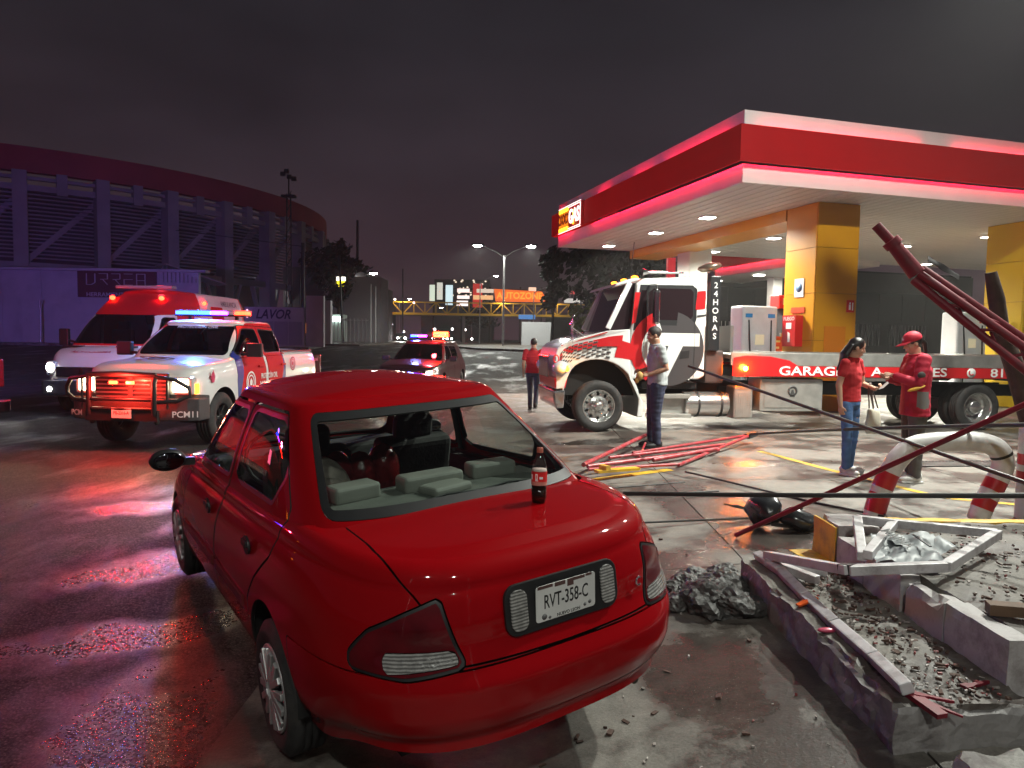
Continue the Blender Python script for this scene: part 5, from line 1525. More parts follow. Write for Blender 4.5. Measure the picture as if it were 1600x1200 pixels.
    for wx in P['wheels']:
        for sg in (1, -1):
            prof = [(wx + (P['ar']+.01)*cos(t), P['wz'] + (P['ar']+.01)*sin(t)) for t in np.linspace(-.1, pi + .1, 14)]
            n = len(prof)
            vs = [(x, sg*(P['W']-.03), z) for x, z in prof] + [(x, sg*.5, z) for x, z in prof]
            b.add(vs, [(i, i+1, n+i+1, n+i) for i in range(n-1)] + [tuple(range(n, 2*n))], False)
    xm = (P['xr'] + P['xf']) / 2
    b.box((xm, 0, P['bz'][1] + .03), (P['xf'] - P['xr'] - .5, P['W'] * 1.3, .06))
    b.box((xm, 0, P['wz'] + .15), (P['wheels'][1] - 1.2, P['W'] * 1.7, .04))
    b.build('underbody', LINER, car)
    out['doors'] = ds
    return out

def on_side(y, sg=1):
    """frame on the vehicle's left side (facing +y): local x runs towards the rear"""
    return frame((0, sg * y, 0), (-sg, 0, 0), (0, 0, 1))

def lightbar(t, x, z, w, cols, d=.28):
    b = MB(); b.box((x, 0, z), (d, w, .03)); 
    for s in (-1, 1): b.box((x, s * w * .33, z - .04), (.06, .05, .07))
    lb = b.build('light_bar', BLACK_TRIM, t, bevel=.008)
    n = len(cols); ww = w / n
    for k, m in enumerate(cols):
        if m is None: continue
        b = MB(); b.box((x, w/2 - ww * (k + .5), z + .045), (d * .92, ww - .02, .065)); b.build('beacon', m, lb, bevel=.015)
    b = MB(); b.box((x, 0, z + .088), (d, w, .016)); b.build('bar_cover', mat('bar_cover', (.25, .25, .26), rough=.15), lb, bevel=.006)
    return lb

PICK = dict(W=.985, xr=-1.16, xf=4.45, R=.09, p=12, q=6,
    zx=[-1.2, .9, 1.0, 2.9, 3.2, 3.9, 4.45], zz=[1.44, 1.45, 1.44, 1.42, 1.36, 1.31, 1.20], bx=[-1.2, -.6, 3.2, 4.5], bz=[.60, .52, .50, .46],
    vv=[0, .15, .45, .7, .9, 1], Wo=[-.06, -.02, 0, .005, -.02, -.05], ro=[-.03, 0, .01, .0, -.01, -.02], fo=[-.04, 0, .03, .02, -.03, -.09],
    wheels=(0, 3.57), wz=.44, ar=.49, crown=.05,
    g=dict(k=[0, .5, 1], w=[.93, .86, .74], r=[.78, .84, .95], f=[3.22, 2.86, 2.42], z=1.96, R=.08),
    doors=[[(1.92, .56), (3.02, .56), (3.10, 1.0), (3.04, 1.43), (2.40, 1.95), (1.90, 1.95)], [(.98, 1.0), (1.12, .56), (1.88, .56), (1.87, 1.95), (.98, 1.93)]],
    wins=[[(1.98, 1.47), (2.98, 1.45), (2.42, 1.88), (1.97, 1.88)], [(1.06, 1.47), (1.83, 1.47), (1.83, 1.88), (1.10, 1.86)]],
    ws=[(-.80, 1.43), (.80, 1.43), (.64, 1.93), (-.64, 1.93)], ws_x=2.4, rw=[(-.7, 1.5), (.7, 1.5), (.64, 1.88), (-.64, 1.88)], rw_x=1.0)

def pickup_common(t, plate=None, caps=True):
    b = MB()
    # front: plastic bumper, grille with slats, push bar
    for y in np.linspace(-1, 1, 13):
        pass
    def bumper(z0, z1, x, w, nm, m, th=.10):
        b = MB(); n = 14; vs = []
        for i in range(n + 1):
            y = -w + 2*w*i/n; xx = x - .16 * (abs(y)/w)**4
            for dx in (0, -th):
                for z in (z0, z1): vs.append((xx + dx, y, z))
        fs = []
        for i in range(n):
            a = 4*i; c = 4*(i+1)
            fs += [(a, c, c+1, a+1), (a+2, a+3, c+3, c+2), (a+1, c+1, c+3, a+3), (a, a+2, c+2, c)]
        fs += [(0, 1, 3, 2), (4*n, 4*n+2, 4*n+3, 4*n+1)]
        b.add(vs, fs, False)
        return b.build(nm, m, t, bevel=.02)
    bumper(.46, .80, 4.58, 1.0, 'front_bumper', DARK_PLASTIC, .34)
    b = MB(); b.box((4.50, 0, .98), (.05, 1.16, .40)); gr = b.build('grille', BLACK_TRIM, t, bevel=.02)
    for k in range(6):
        b = MB(); b.box((4.53, 0, .82 + k*.062), (.03, 1.10, .022)); b.build('slat', mat('grille_dark', (.22, .20, .20), rough=.3, metal=.6), gr)
    b = MB(); b.box((4.54, 0, .98), (.03, .07, .38)); b.build('grille_bar', DARK_PLASTIC, gr)
    for s in (-1, 1):
        b = MB(); b.box((4.40, s*.77, .99), (.14, .33, .27)); hl = b.build('headlight', HEADGLASS, t, bevel=.05, seg=3)
        b = MB(); b.box((4.475, s*.74, 1.0), (.02, .24, .19)); b.build('bulb', HEAD_ON, hl, bevel=.006)
        b = MB(); b.box((4.36, s*.925, .95), (.10, .06, .16)); b.build('side_lamp', AMBER, hl, bevel=.01)
    # rear
    b = MB(); b.box((-1.26, 0, .66), (.14, 1.86, .20)); b.build('rear_bumper', CHROME, t, bevel=.03)
    for s in (-1, 1):
        b = MB(); b.box((-1.13, s*.90, 1.15), (.10, .14, .42)); b.build('tail_light', LENS_RED, t, bevel=.02)
    b = MB(); b.box((-.1, 0, 1.455), (1.75, 1.62, .04)); b.build('bed_cover', BLACK_TRIM, t)
    for s in (-1, 1):
        b = MB(); b.box((2.82, s*1.17, 1.52), (.10, .27, .24)); b.bar((2.84, s*.93, 1.44), (2.84, s*1.10, 1.46), .05)
        b.build('door_mirror', BLACK_TRIM, t, bevel=.03)
    p = None
    for wx in (0, 3.57):
        for s in (1, -1):
            w = wheel('wheel', .42, .28, .235, t, (wx, s*.83, .42), s, 'steel', RUBBER, RIM_PALE if wx == 0 else BLACKRIM, LINER, None if wx else p)
            if wx == 0: p = p or w
    return t

def build_rescue_pickup():
    t = thing('rescue_pickup', 'white and red rescue pickup with lit blue light bar and red lights in its grille', 'pickup', (-5.44, 15.28, 0), radians(-94))
    P = dict(PICK)
    redf = lambda d: np.maximum((3.02 - .30*(d.v[:, 2] - 1.0)*0) - d.v[:, 0] - .0, -9)  # placeholder ahead of the stripe
    stripe_f = lambda d: -(d.v[:, 0] - (2.80 + .28 * np.clip(1.35 - d.v[:, 2], 0, 1)**1.2)) + 0*d.v[:, 0]
    stripe_r = lambda d: (d.v[:, 0] - (1.02 + .30 * np.clip(1.35 - d.v[:, 2], 0, 1)))
    P['door_mats'] = [(stripe_f, BLUE_WRAP, RED_WRAP), (stripe_r, BLUE_WRAP, RED_WRAP)]
    cabred = lambda w: np.maximum.reduce([w.v[:, 0] - 2.52, .86 - w.v[:, 0], 1.42 - w.v[:, 2], .72 - np.abs(w.v[:, 1]), ])
    lowf = lambda w: np.maximum(w.v[:, 2] - (.86 - .10*np.clip(4.35 - w.v[:, 0], 0, 1)), 4.02 - w.v[:, 0])
    zones = [(cabred, RED_WRAP, 'cab_side'), (lowf, DARK_PLASTIC, 'bumper_corner')]
    shell(t, P, WHITE_PAINT, zones, GLASS_DARK)
    pickup_common(t)
    # push bar round the grille
    b = MB()
    for s in (-1, 1):
        b.tube([(4.70, s*.50, .44), (4.78, s*.50, .62), (4.78, s*.50, 1.05), (4.74, s*.52, 1.16)], .04, 8)
        b.tube([(4.76, s*.52, 1.14), (4.74, s*.80, 1.10), (4.62, s*.95, .98), (4.60, s*.96, .86), (4.68, s*.80, .78), (4.74, s*.52, .76)], .032, 8)
        b.tube([(4.70, s*.66, 1.12), (4.70, s*.66, .66)], .018, 6)
    b.tube([(4.75, -.52, 1.16), (4.78, 0, 1.18), (4.75, .52, 1.16)], .04, 8)
    for z in (.66, .80): b.tube([(4.78, -.52, z), (4.80, 0, z), (4.78, .52, z)], .028, 8)
    b.box((4.76, 0, .56), (.06, 1.1, .16))
    b.build('push_bar', BLACK_TRIM, t)
    for y in (.16, -.10):
        b = MB(); b.box((4.81, y, 1.05), (.04, .12, .05)); b.build('grille_beacon', RED_HOT, t, bevel=.01)
    # plate
    b = MB(); b.box((4.815, .02, .60), (.01, .30, .15)); pl = b.build('number_plate', PLATE_WHITE, t)
    text('plate_print', 'PB-2316-A', .068, mat('plate_red_print', (.25, .02, .03), rough=.5), pl, frame((4.822, .02, .60), (0, 1, 0), (0, 0, 1)), .001, .01, .8)
    text('bumper_print', 'PCM11', .13, WHITE_PRINT, t, frame((4.49, .84, .565), (-.34, 1, 0), (0, 0, 1)) @ Matrix.Translation((0, 0, .06)), .002, .012)
    text('bumper_print', 'PCM', .12, WHITE_PRINT, t, frame((4.49, -.84, .565), (.34, 1, 0), (0, 0, 1)) @ Matrix.Translation((0, 0, .06)), .002, .012)
    # door lettering and crests
    Md = on_side(.990)
    for sg in (1, -1):
        Md = on_side(.995, sg)
        q = -1 if sg > 0 else 1
        text('door_print', 'PROTECCIÓN CIVIL', .135, WHITE_PRINT, t, Md @ Matrix.Translation((q*1.78, 1.03, 0)), .002, .012, .62)
        text('door_print', 'MONTERREY', .20, WHITE_PRINT, t, Md @ Matrix.Translation((q*1.78, .86, 0)), .002, .018, .72)
        for cx, cz, m_, r_ in ((2.58, .95, WHITE_PRINT, .19), (-.02, 1.22, mat('crest_red', (.5, .03, .10), rough=.5), .14)):
            if cx < 0: cx = .62
            b = MB()
            Mc = Md @ Matrix.Translation((q*cx, cz, 0))
            for ra, rb in ((r_, r_*.84), (r_*.68, r_*.55)):
                b.lathe([(ra, 0), (ra, .002), (rb, .002), (rb, 0)], 24, Mc, closed=True)
            b.prism([(-r_*.22, -r_*.3), (r_*.22, -r_*.3), (r_*.28, r_*.1), (0, r_*.38), (-r_*.28, r_*.1)], 0, .002, Mc)
            b.build('crest', m_, t)
        text('side_print', 'PCM11', .10, mat('print_pink', (.55, .12, .2), rough=.5), t, Md @ Matrix.Translation((-q*.75, 1.26, 0)), .002, .01)
        b = MB(); Mc = Md @ Matrix.Translation((q*3.95, 1.12, -.004)); b.prism([(-.07, 0), (.0, .10), (.06, 0), (.03, -.10), (-.04, -.10)], 0, .004, Mc); b.build('wing_mark', mat('crest_red', (.5, .03, .10)), t)
        for k, hx in enumerate((2.06, 1.02)):
            b = MB(); b.bar((hx, sg*1.0, 1.22), (hx + .2, sg*1.0, 1.22), .03, .035); b.build('door_handle', RED_WRAP, t, bevel=.008)
    # bonnet emblem: dark ring
    b = MB(); Mh = frame((3.72, -.05, 1.385), (0, 1, 0), (-1, 0, -.12))
    for ra, rb in ((.26, .20), (.13, .05)): b.lathe([(ra, 0), (ra, .004), (rb, .004), (rb, 0)], 28, Mh, closed=True)
    b.build('bonnet_emblem', mat('emblem_maroon', (.09, .02, .03), rough=.5), t)
    lightbar(t, 1.95, 2.13, 1.35, [RED_ON, None, VIOLET_ON, BLUE_ON, BLUE_ON, BLUE_ON][::-1][::-1])
    # windscreen banner
    text('windscreen_print', 'PROTECCIÓN CIVIL', .085, WHITE_PRINT, t, frame((2.50, 0, 1.885), (0, 1, 0), (-.75, 0, .66)) @ Matrix.Translation((0, 0, .03)), .001, .0)
    # occupants' seats and wheel seen through the glass
    b = MB()
    for s in (-1, 1): b.box((1.9, s*.42, 1.35), (.18, .5, .6)); b.box((1.86, s*.42, 1.70), (.12, .28, .18))
    b.build('seat', SEAT, t, bevel=.04)
    b = MB(); b.box((2.75, 0, 1.36), (.4, 1.6, .14)); b.build('dashboard', SEAT, t, bevel=.03)
    # real light from its lamps
    lamp('blue_beacon_light', 'POINT', (1.95, -.35, 2.42), 420, (.08, .28, 1.0), .10, parent=t)
    lamp('red_beacon_light', 'POINT', (1.95, .55, 2.40), 120, (1.0, .06, .03), .08, parent=t)
    lamp('grille_light', 'POINT', (4.96, .03, 1.06), 170, (1.0, .04, .02), .05, parent=t)
    for s in (-1, 1):
        lamp('headlamp_light', 'SPOT', (4.62, s*.75, 1.0), 90, (1.0, .82, .55), .08, Vector((1, s*.06, -.20)), 70, .7, parent=t)
    return t

def build_ambulance():
    t = thing('ambulance', 'red and white high roofed ambulance van standing behind the rescue pickup', 'ambulance', (-8.92, 20.55, 0), radians(-94)); t.scale.z = 1.10
    P = dict(W=1.0, xr=-1.05, xf=5.12, R=.10, p=12, q=6,
        zx=[-1.1, 4.0, 4.5, 5.0, 5.15], zz=[1.32, 1.32, 1.30, 1.12, 1.02], bx=[-1.1, 0, 4.4, 5.15], bz=[.42, .36, .36, .34],
        vv=[0, .2, .5, .8, 1], Wo=[-.04, 0, .01, 0, -.02], ro=[-.02, 0, .01, 0, 0], fo=[-.03, .03, .02, -.03, -.08],
        wheels=(0, 4.33), wz=.36, ar=.40, crown=.05,
        g=dict(k=[0, .35, .62, .85, 1], w=[.97, .96, .93, .88, .80], r=[-1.04, -1.04, -1.03, -1.0, -.95], f=[4.55, 4.05, 3.62, 3.20, 2.70], z=2.52, R=.09, q=6),
        doors=[[(3.05, .42), (4.02, .42), (4.20, .8), (4.24, 1.34), (3.62, 2.02), (3.0, 2.05)]], wins=[[(3.12, 1.36), (4.05, 1.34), (3.52, 1.96), (3.10, 1.96)]],
        ws=[(-.88, 1.40), (.88, 1.40), (.80, 2.02), (-.80, 2.02)], ws_x=3.5)
    front = lambda w: np.maximum.reduce([2.03 - w.v[:, 2], 1.85 - w.v[:, 0]])
    frontlow = lambda w: np.maximum.reduce([1.36 - w.v[:, 2], 2.2 - w.v[:, 0], w.v[:, 2] - 2.03])
    rear = lambda w: w.v[:, 0] + .62
    square = lambda w: np.maximum(sdpoly(w.v[:, [0, 2]], [(.55, 1.85), (1.25, 1.85), (1.30, 2.30), (.60, 2.30)], .02), .7 - np.abs(w.v[:, 1]))
    shell(t, P, WHITE_PAINT, [(front, RED_WRAP, 'roof_cap'), (frontlow, RED_WRAP, 'pillar_panel'), (rear, RED_WRAP, 'rear_panel'), (square, RED_WRAP, 'red_square')], GLASS_DARK)
    b = MB(); b.box((5.16, 0, .84), (.06, 1.20, .20)); g_ = b.build('grille', BLACK_TRIM, t, bevel=.02)
    b = MB(); b.prism([(-.05, 0), (0, .08), (.05, 0), (0, -.08)], 0, .015, frame((5.195, 0, .85), (0, 1, 0), (0, 0, 1))); b.build('badge', CHROME, g_)
    b = MB(); b.box((5.12, 0, .52), (.16, 1.86, .30)); b.build('front_bumper', DARK_PLASTIC, t, bevel=.05)
    for s in (-1, 1):
        b = MB(); b.box((5.00, s*.80, .90), (.16, .22, .30)); h = b.build('headlight', HEADGLASS, t, bevel=.05)
        b = MB(); b.ball((5.09, s*.80, .92), (.02, .09, .09), 12, 8); b.build('bulb', HEAD_COOL, h)
        b = MB(); b.ball((5.20, s*.74, .50), (.02, .06, .05), 10, 6); b.build('fog_lamp', HEAD_COOL if s < 0 else HEADGLASS, t)
        b = MB(); b.box((4.05, s*1.20, 1.52), (.10, .22, .36)); b.bar((4.06, s*.95, 1.42), (4.06, s*1.12, 1.46), .05); b.build('door_mirror', BLACK_TRIM, t, bevel=.03)
        b = MB(); b.box((4.55, s*.62, 1.34), (.18, .40, .03)); b.build('bonnet_vent', BLACK_TRIM, t)
        b = MB(); b.ball((3.14, s*.62, 2.40), (.05, .07, .05), 10, 6); b.build('corner_beacon', RED_ON, t)
        b = MB(); b.ball((1.6, s*.90, 2.36), (.09, .03, .05), 10, 6); b.build('side_beacon', RED_ON if s > 0 else LENS_RED, t)
        b = MB()
        for k in range(3): b.ball((-.95, s*.90, 2.30 - k*.09), (.02, .03, .03), 8, 6)
        b.build('rear_marker_lamp', glow('marker_pink', (1, .4, .5), 2.5), t)
    b = MB(); b.box((2.75, 0, 2.66), (.22, 1.45, .07)); lb = b.build('light_bar', mat('bar_cover', (.25, .25, .26), rough=.15), t, bevel=.02)
    b = MB(); b.box((5.18, .05, .60), (.02, .30, .15)); pl = b.build('number_plate', PLATE_WHITE, t)
    text('side_print', 'AMBULANCIA', .20, mat('print_grey', (.16, .15, .18), rough=.5), t, frame((.30, .925, 2.38), (-1, 0, 0), (0, -.25, 1)) @ Matrix.Translation((0, 0, .004)), .002, .01, .75)
    text('bonnet_print', 'AMBULANCIA', .16, mat('print_red', (.4, .02, .06), rough=.5), t, frame((4.86, 0, 1.225), (0, 1, 0), (-1, 0, .3)) @ Matrix.Translation((0, 0, .012)), .002, .01, -.9)
    b = MB()
    for s in (-1, 1): b.box((3.0, s*.45, 1.35), (.18, .5, .7)); b.box((2.95, s*.45, 1.78), (.12, .28, .2))
    b.build('seat', SEAT, t, bevel=.04)
    b = MB(); b.box((3.95, 0, 1.30), (.55, 1.7, .12)); b.build('dashboard', SEAT, t, bevel=.03)
    p = None
    for wx in (0, 4.33):
        for s in (1, -1):
            w = wheel('wheel', .35, .22, .20, t, (wx, s*.86, .35), s, 'steel', RUBBER, HUBSILVER, LINER, p); p = p or w
    lamp('headlamp_light', 'SPOT', (5.25, -.8, .92), 120, (1, .97, .9), .08, Vector((1, 0, -.18)), 70, .7, parent=t)
    lamp('corner_beacon_light', 'POINT', (2.2, 0, 2.95), 14, (1.0, .05, .08), .1, parent=t)
    return t

def build_patrol():
    t = thing('patrol_car', 'dark patrol car with glowing red roof beacon driving up behind the red sedan', 'police car', (-2.6, 24.0, 0), radians(-97))
    P = dict(PICK); P.update(xr=-.95, xf=3.75, W=.95,
        zx=[-1, 1.0, 2.4, 3.0, 3.75], zz=[1.12, 1.12, 1.10, 1.04, .92], bx=[-1, -.5, 2.6, 3.8], bz=[.34, .28, .28, .28], wheels=(0, 2.86), wz=.37, ar=.41,
        g=dict(k=[0, .5, 1], w=[.88, .80, .68], r=[-.85, -.72, -.55], f=[2.45, 2.05, 1.55], z=1.62, R=.08),
        doors=[[(1.35, .32), (2.25, .32), (2.3, .75), (2.24, 1.10), (1.55, 1.60), (1.30, 1.60)], [(.40, .5), (.45, .32), (1.31, .32), (1.26, 1.60), (.25, 1.58)]],
        wins=[[(1.38, 1.14), (2.15, 1.12), (1.58, 1.54), (1.35, 1.54)], [(.42, 1.14), (1.27, 1.14), (1.24, 1.54), (.36, 1.52)]],
        ws=[(-.76, 1.12), (.76, 1.12), (.60, 1.59), (-.60, 1.59)], ws_x=1.5, rw=[(-.7, 1.16), (.7, 1.16), (.6, 1.56), (-.6, 1.56)], rw_x=-.5)
    PAT = mat('patrol_paint', (.03, .010, .012), rough=.3, coat=.6)
    P['door_mats'] = [PAT, PAT]
    shell(t, P, PAT, (), GLASS_DARK)
    b = MB(); b.box((3.76, 0, .70), (.06, 1.0, .26)); b.build('grille', BLACK_TRIM, t, bevel=.02)
    b = MB(); b.box((3.78, 0, .44), (.10, 1.7, .18)); b.build('front_bumper', DARK_PLASTIC, t, bevel=.03)
    for s in (-1, 1):
        b = MB(); b.box((3.60, s*.70, .78), (.18, .28, .16)); h = b.build('headlight', HEADGLASS, t, bevel=.04)
        b = MB(); b.ball((3.70, s*.70, .78), (.03, .10, .06), 12, 8); b.build('bulb', HEAD_ON, h)
        b = MB(); b.box((2.1, s*1.06, 1.16), (.10, .22, .15)); b.bar((2.1, s*.84, 1.12), (2.1, s*1.0, 1.14), .04); b.build('door_mirror', BLACK_TRIM, t, bevel=.03)
    lb = lightbar(t, .75, 1.80, 1.25, [None, None, None, VIOLET_ON, BLUE_ON])
    b = MB(); b.box((.75, .36, 1.90), (.26, .46, .19)); b.build('beacon', RED_HOT, lb, bevel=.03)
    p = None
    for wx in (0, 2.86):
        for s in (1, -1):
            w = wheel('wheel', .36, .22, .22, t, (wx, s*.80, .36), s, 'steel', RUBBER, BLACKRIM, LINER, p); p = p or w
    lamp('beacon_light', 'POINT', (1.9, .35, 2.15), 330, (1.0, .04, .05), .12, parent=t)
    lamp('beacon_light', 'POINT', (.75, -.5, 2.15), 60, (.2, .25, 1.0), .1, parent=t)
    for s in (-1, 1): lamp('headlamp_light', 'SPOT', (3.85, s*.7, .78), 50, (1, .85, .6), .08, Vector((1, s*.05, -.12)), 60, .7, parent=t)
    return t

def build_edge_vehicle():
    """second rescue pickup, tail just inside the left edge of the view, its light bar lighting the wet road"""
    t = thing('parked_pickup', 'red pickup with chrome rear bumper, only its tail showing at the left edge', 'pickup', (-9.0, 10.0, 0), radians(172))
    shell(t, dict(PICK), RED_WRAP, (), GLASS_DARK)
    pickup_common(t)
    b = MB(); b.box((-1.185, .885, 1.15), (.02, .10, .36)); b.build('tail_lamp_lit', glow('tail_lit', (1.0, .12, .25), 4.0), t, bevel=.01)
    lightbar(t, 1.95, 2.13, 1.35, [RED_ON, RED_ON, None, VIOLET_ON, BLUE_ON])
    lamp('beacon_light', 'POINT', (1.95, .45, 2.45), 560, (1.0, .03, .10), .10, parent=t)
    lamp('violet_beacon_light', 'POINT', (1.95, -.45, 2.45), 10, (.35, .12, 1.0), .10, parent=t)
    lamp('beacon_beam', 'SPOT', (1.95, 0, 2.5), 21000, (.28, .17, .95), .15, Vector((.55, -.83, .035)), 44, 1.0, parent=t)
    return t
build_sedan()
build_rescue_pickup()
build_ambulance()
build_patrol()
build_edge_vehicle()

# ------------------------------------------------------------------ rollback tow truck; x runs back along the truck from the front axle, y away from the near side
TW_ = thing('tow_truck', 'white red and black rollback tow truck with flat steel deck parked under the canopy', 'tow truck', (1.61, 13.09, .10), atan2(.94, 7.64))
def cabw(p):
    """plan taper of the bonnet towards the nose"""
    x, y, z = p
    k = 1.0 - .17 * smooth01(.5, -1.1, x)
    return (x + .10 * ((y - 1.12)/1.1)**2 * smooth01(-.3, -1.05, x), 1.12 + (y - 1.12) * k, z)
def taper(b):
    b.v = [cabw(p) for p in b.v]; return b
MX = frame((0, 0, 0), (1, 0, 0), (0, 0, 1))         # local (a,b,d) -> x, z, -y
TRUCK_WHITE = mat('truck_white', (.68, .69, .67), rough=.22, coat=.7, var=.05, vscale=2)
TRUCK_RED = mat('truck_red', (.52, .014, .018), rough=.3, coat=.5)
TRUCK_GREY = mat('truck_graphite', (.055, .05, .052), rough=.35, coat=.3)
ALU = mat('aluminium_plate', (.48, .47, .44), rough=.34, metal=.7, var=.18, vscale=5, bump=.15, bscale=40)
arch = [(-.03 + .80*cos(t), .47 + .86*sin(t)) for t in np.linspace(pi*.93, .12, 22)]
hood = [(-1.03, .98), (-1.07, 1.12), (-1.06, 1.40), (-1.00, 1.53), (-.86, 1.61), (-.4, 1.72), (.14, 1.86), (.56, 1.90), (.60, 1.0), (.84, .55), (.84, .27), (.73, .27)] + arch[::-1] + [(-.84, .78), (-1.03, .76)]
b = MB(); b.prism(hood, -2.20, -.04, MX); taper(b).build('bonnet', TRUCK_WHITE, TW_, bevel=.05, seg=3)
cabp = [(.58, 1.0), (.58, 1.90), (.62, 2.05), (.66, 2.74), (.80, 2.84), (1.6, 2.88), (1.92, 2.84), (2.0, 2.72), (2.02, 1.04), (1.9, .98), (.62, .98)]
b = MB(); b.prism(cabp, -2.18, -.05, MX); b.build('cab', TRUCK_WHITE, TW_, bevel=.06, seg=3)
wsp_ = [(.16, 1.84), (.60, 1.86), (.70, 2.76), (.52, 2.74)]
b = MB(); b.prism(wsp_, -2.08, -.14, MX); b.build('windscreen', mat('truck_glass', (.02, .012, .014), rough=.05, coat=1), TW_, bevel=.03)
for y in (.10, 2.14):
    b = MB(); b.bar((.15, y, 1.90), (.55, y, 2.76), .07, .10); b.build('windscreen_pillar', TRUCK_WHITE, TW_, bevel=.015)
b = MB(); b.prism([(.26, 2.68), (.70, 2.80), (.76, 2.84), (.60, 2.84), (.30, 2.74)], -2.14, -.08, MX); b.build('sun_visor', TRUCK_WHITE, TW_, bevel=.015)
# side graphics: thin film pieces on the near side (y = .05)
def film(name, poly, m, y=.048, parent=TW_, tp=False, th=.003):
    b = MB(); b.prism(poly, -y, -y + th, MX)
    if tp: taper(b)
    return b.build(name, m, parent)
win = film('side_window', [(.92, 2.08), (1.70, 2.08), (1.76, 2.16), (1.76, 2.60), (1.70, 2.66), (1.0, 2.66), (.90, 2.58), (.88, 2.16)], mat('truck_glass', (.02, .012, .014)), .046)
film('front_quarter_window', [(.66, 1.92), (.86, 2.0), (.86, 2.62), (.76, 2.62)], mat('truck_glass', (.02, .012, .014)), .046)
film('window_frame', [(.62, 1.88), (1.80, 2.02), (1.83, 2.10), (1.83, 2.66), (1.74, 2.73), (.74, 2.72)], BLACK_TRIM, .0475)
film('red_panel', [(1.80, 2.28), (2.0, 2.30), (2.0, 2.64), (1.84, 2.62)], TRUCK_RED, .046)
film('black_line', [(1.84, 2.14), (2.01, 2.16), (2.01, 2.20), (1.84, 2.18)], TRUCK_GREY, .046)
film('pillar_red', [(.59, 2.0), (.66, 2.02), (.74, 2.58), (.64, 2.58)], TRUCK_RED, .044)
cx, cz, R_ = 1.29, 1.55, .70
def arcpts(r, a0, a1, n=16): return [(cx + r*cos(t), cz + r*sin(t)) for t in np.linspace(radians(a0), radians(a1), n)]
film('logo_disc', [p for p in arcpts(R_, -90, 75, 22)] + [(1.45, 1.98), (.95, 1.98)] + arcpts(R_, 135, 135, 1) + [(1.0, 1.05)], TRUCK_GREY, .044)
film('logo_ring', arcpts(R_ + .02, 112, 236, 18) + arcpts(R_ - .20, 236, 112, 18), TRUCK_RED, .041)
film('logo_ring_gap', arcpts(R_ - .20, 110, 250, 18) + arcpts(R_ - .34, 250, 110, 18), TRUCK_WHITE, .0405)
film('logo_letter', [(.98, 1.84), (1.90, 1.84), (1.90, 1.60), (1.58, 1.60), (1.28, .98), (1.12, .99), (1.30, 1.60), (1.06, 1.60)], TRUCK_WHITE, .040)
film('door_handle_cup', [(1.52, 1.36), (1.70, 1.38), (1.71, 1.52), (1.54, 1.50)], BLACK_TRIM, .039)
for nm, pl in (('door_seam', [(.86, 2.0), (.868, 2.0), (.80, 1.35), (1.0, 1.0), (.99, 1.0), (.79, 1.35)]), ('door_seam', [(1.80, 1.02), (1.806, 1.02), (1.806, 2.7), (1.80, 2.7)])):
    film(nm, pl, BLACK_TRIM, .0385)
# bonnet graphics
film('bonnet_red', [(.28, 1.38), (.78, 1.30), (.78, 1.58), (.36, 1.70)], TRUCK_RED, .036, tp=True)
topz = lambda x: float(np.interp(x, [-1.0, -.86, -.4, .14, .5], [1.44, 1.55, 1.66, 1.79, 1.83]))
botz = lambda x: float(np.interp(x, [-1.0, -.8, -.5, -.03, .35, .6], [1.06, 1.16, 1.30, 1.37, 1.30, 1.15]))
nU, nV = 15, 9
bk = MB(); rd = MB()
for i in range(nU):
    for j in range(nV):
        x0 = -.98 + 1.36*i/nU; x1 = -.98 + 1.36*(i+1)/nU
        def pt(x, v): a, c = botz(x) + .015, topz(x) - .03; return (x + .05*v, a + (c - a)*v)
        v0, v1 = j/nV, (j+1)/nV
        if v0 > .97: continue
        q = [pt(x0, v0), pt(x1, v0), pt(x1, v1), pt(x0, v1)]
        upper = v0 > .52
        if (i + j) % 2 == 0 and not (upper and i > 9):
            s_ = .84; mx_ = sum(p[0] for p in q)/4; mz_ = sum(p[1] for p in q)/4
            if upper or i < 13:
                bk.prism([(mx_ + (p[0]-mx_)*s_, mz_ + (p[1]-mz_)*s_) for p in q], -.030, -.027, MX)
        elif upper:
            rd.prism(q, -.034, -.031, MX)
o = taper(bk).build('chequer_black', TRUCK_GREY, TW_); o['kind'] = 'stuff'
o = taper(rd).build('chequer_red', TRUCK_RED, TW_); o['kind'] = 'stuff'
film('bonnet_stripe', [(-.9, 1.585), (.14, 1.845), (.14, 1.825), (-.9, 1.565)], TRUCK_RED, .036, tp=True)
b = MB(); b.lathe([(.085, 0), (.085, .004), (.055, .004), (.055, 0)], 22, frame((-.975, .125, 1.33), (1, 0, 0), (0, 0, 1)), closed=True); b.build('nose_emblem', TRUCK_RED, TW_)
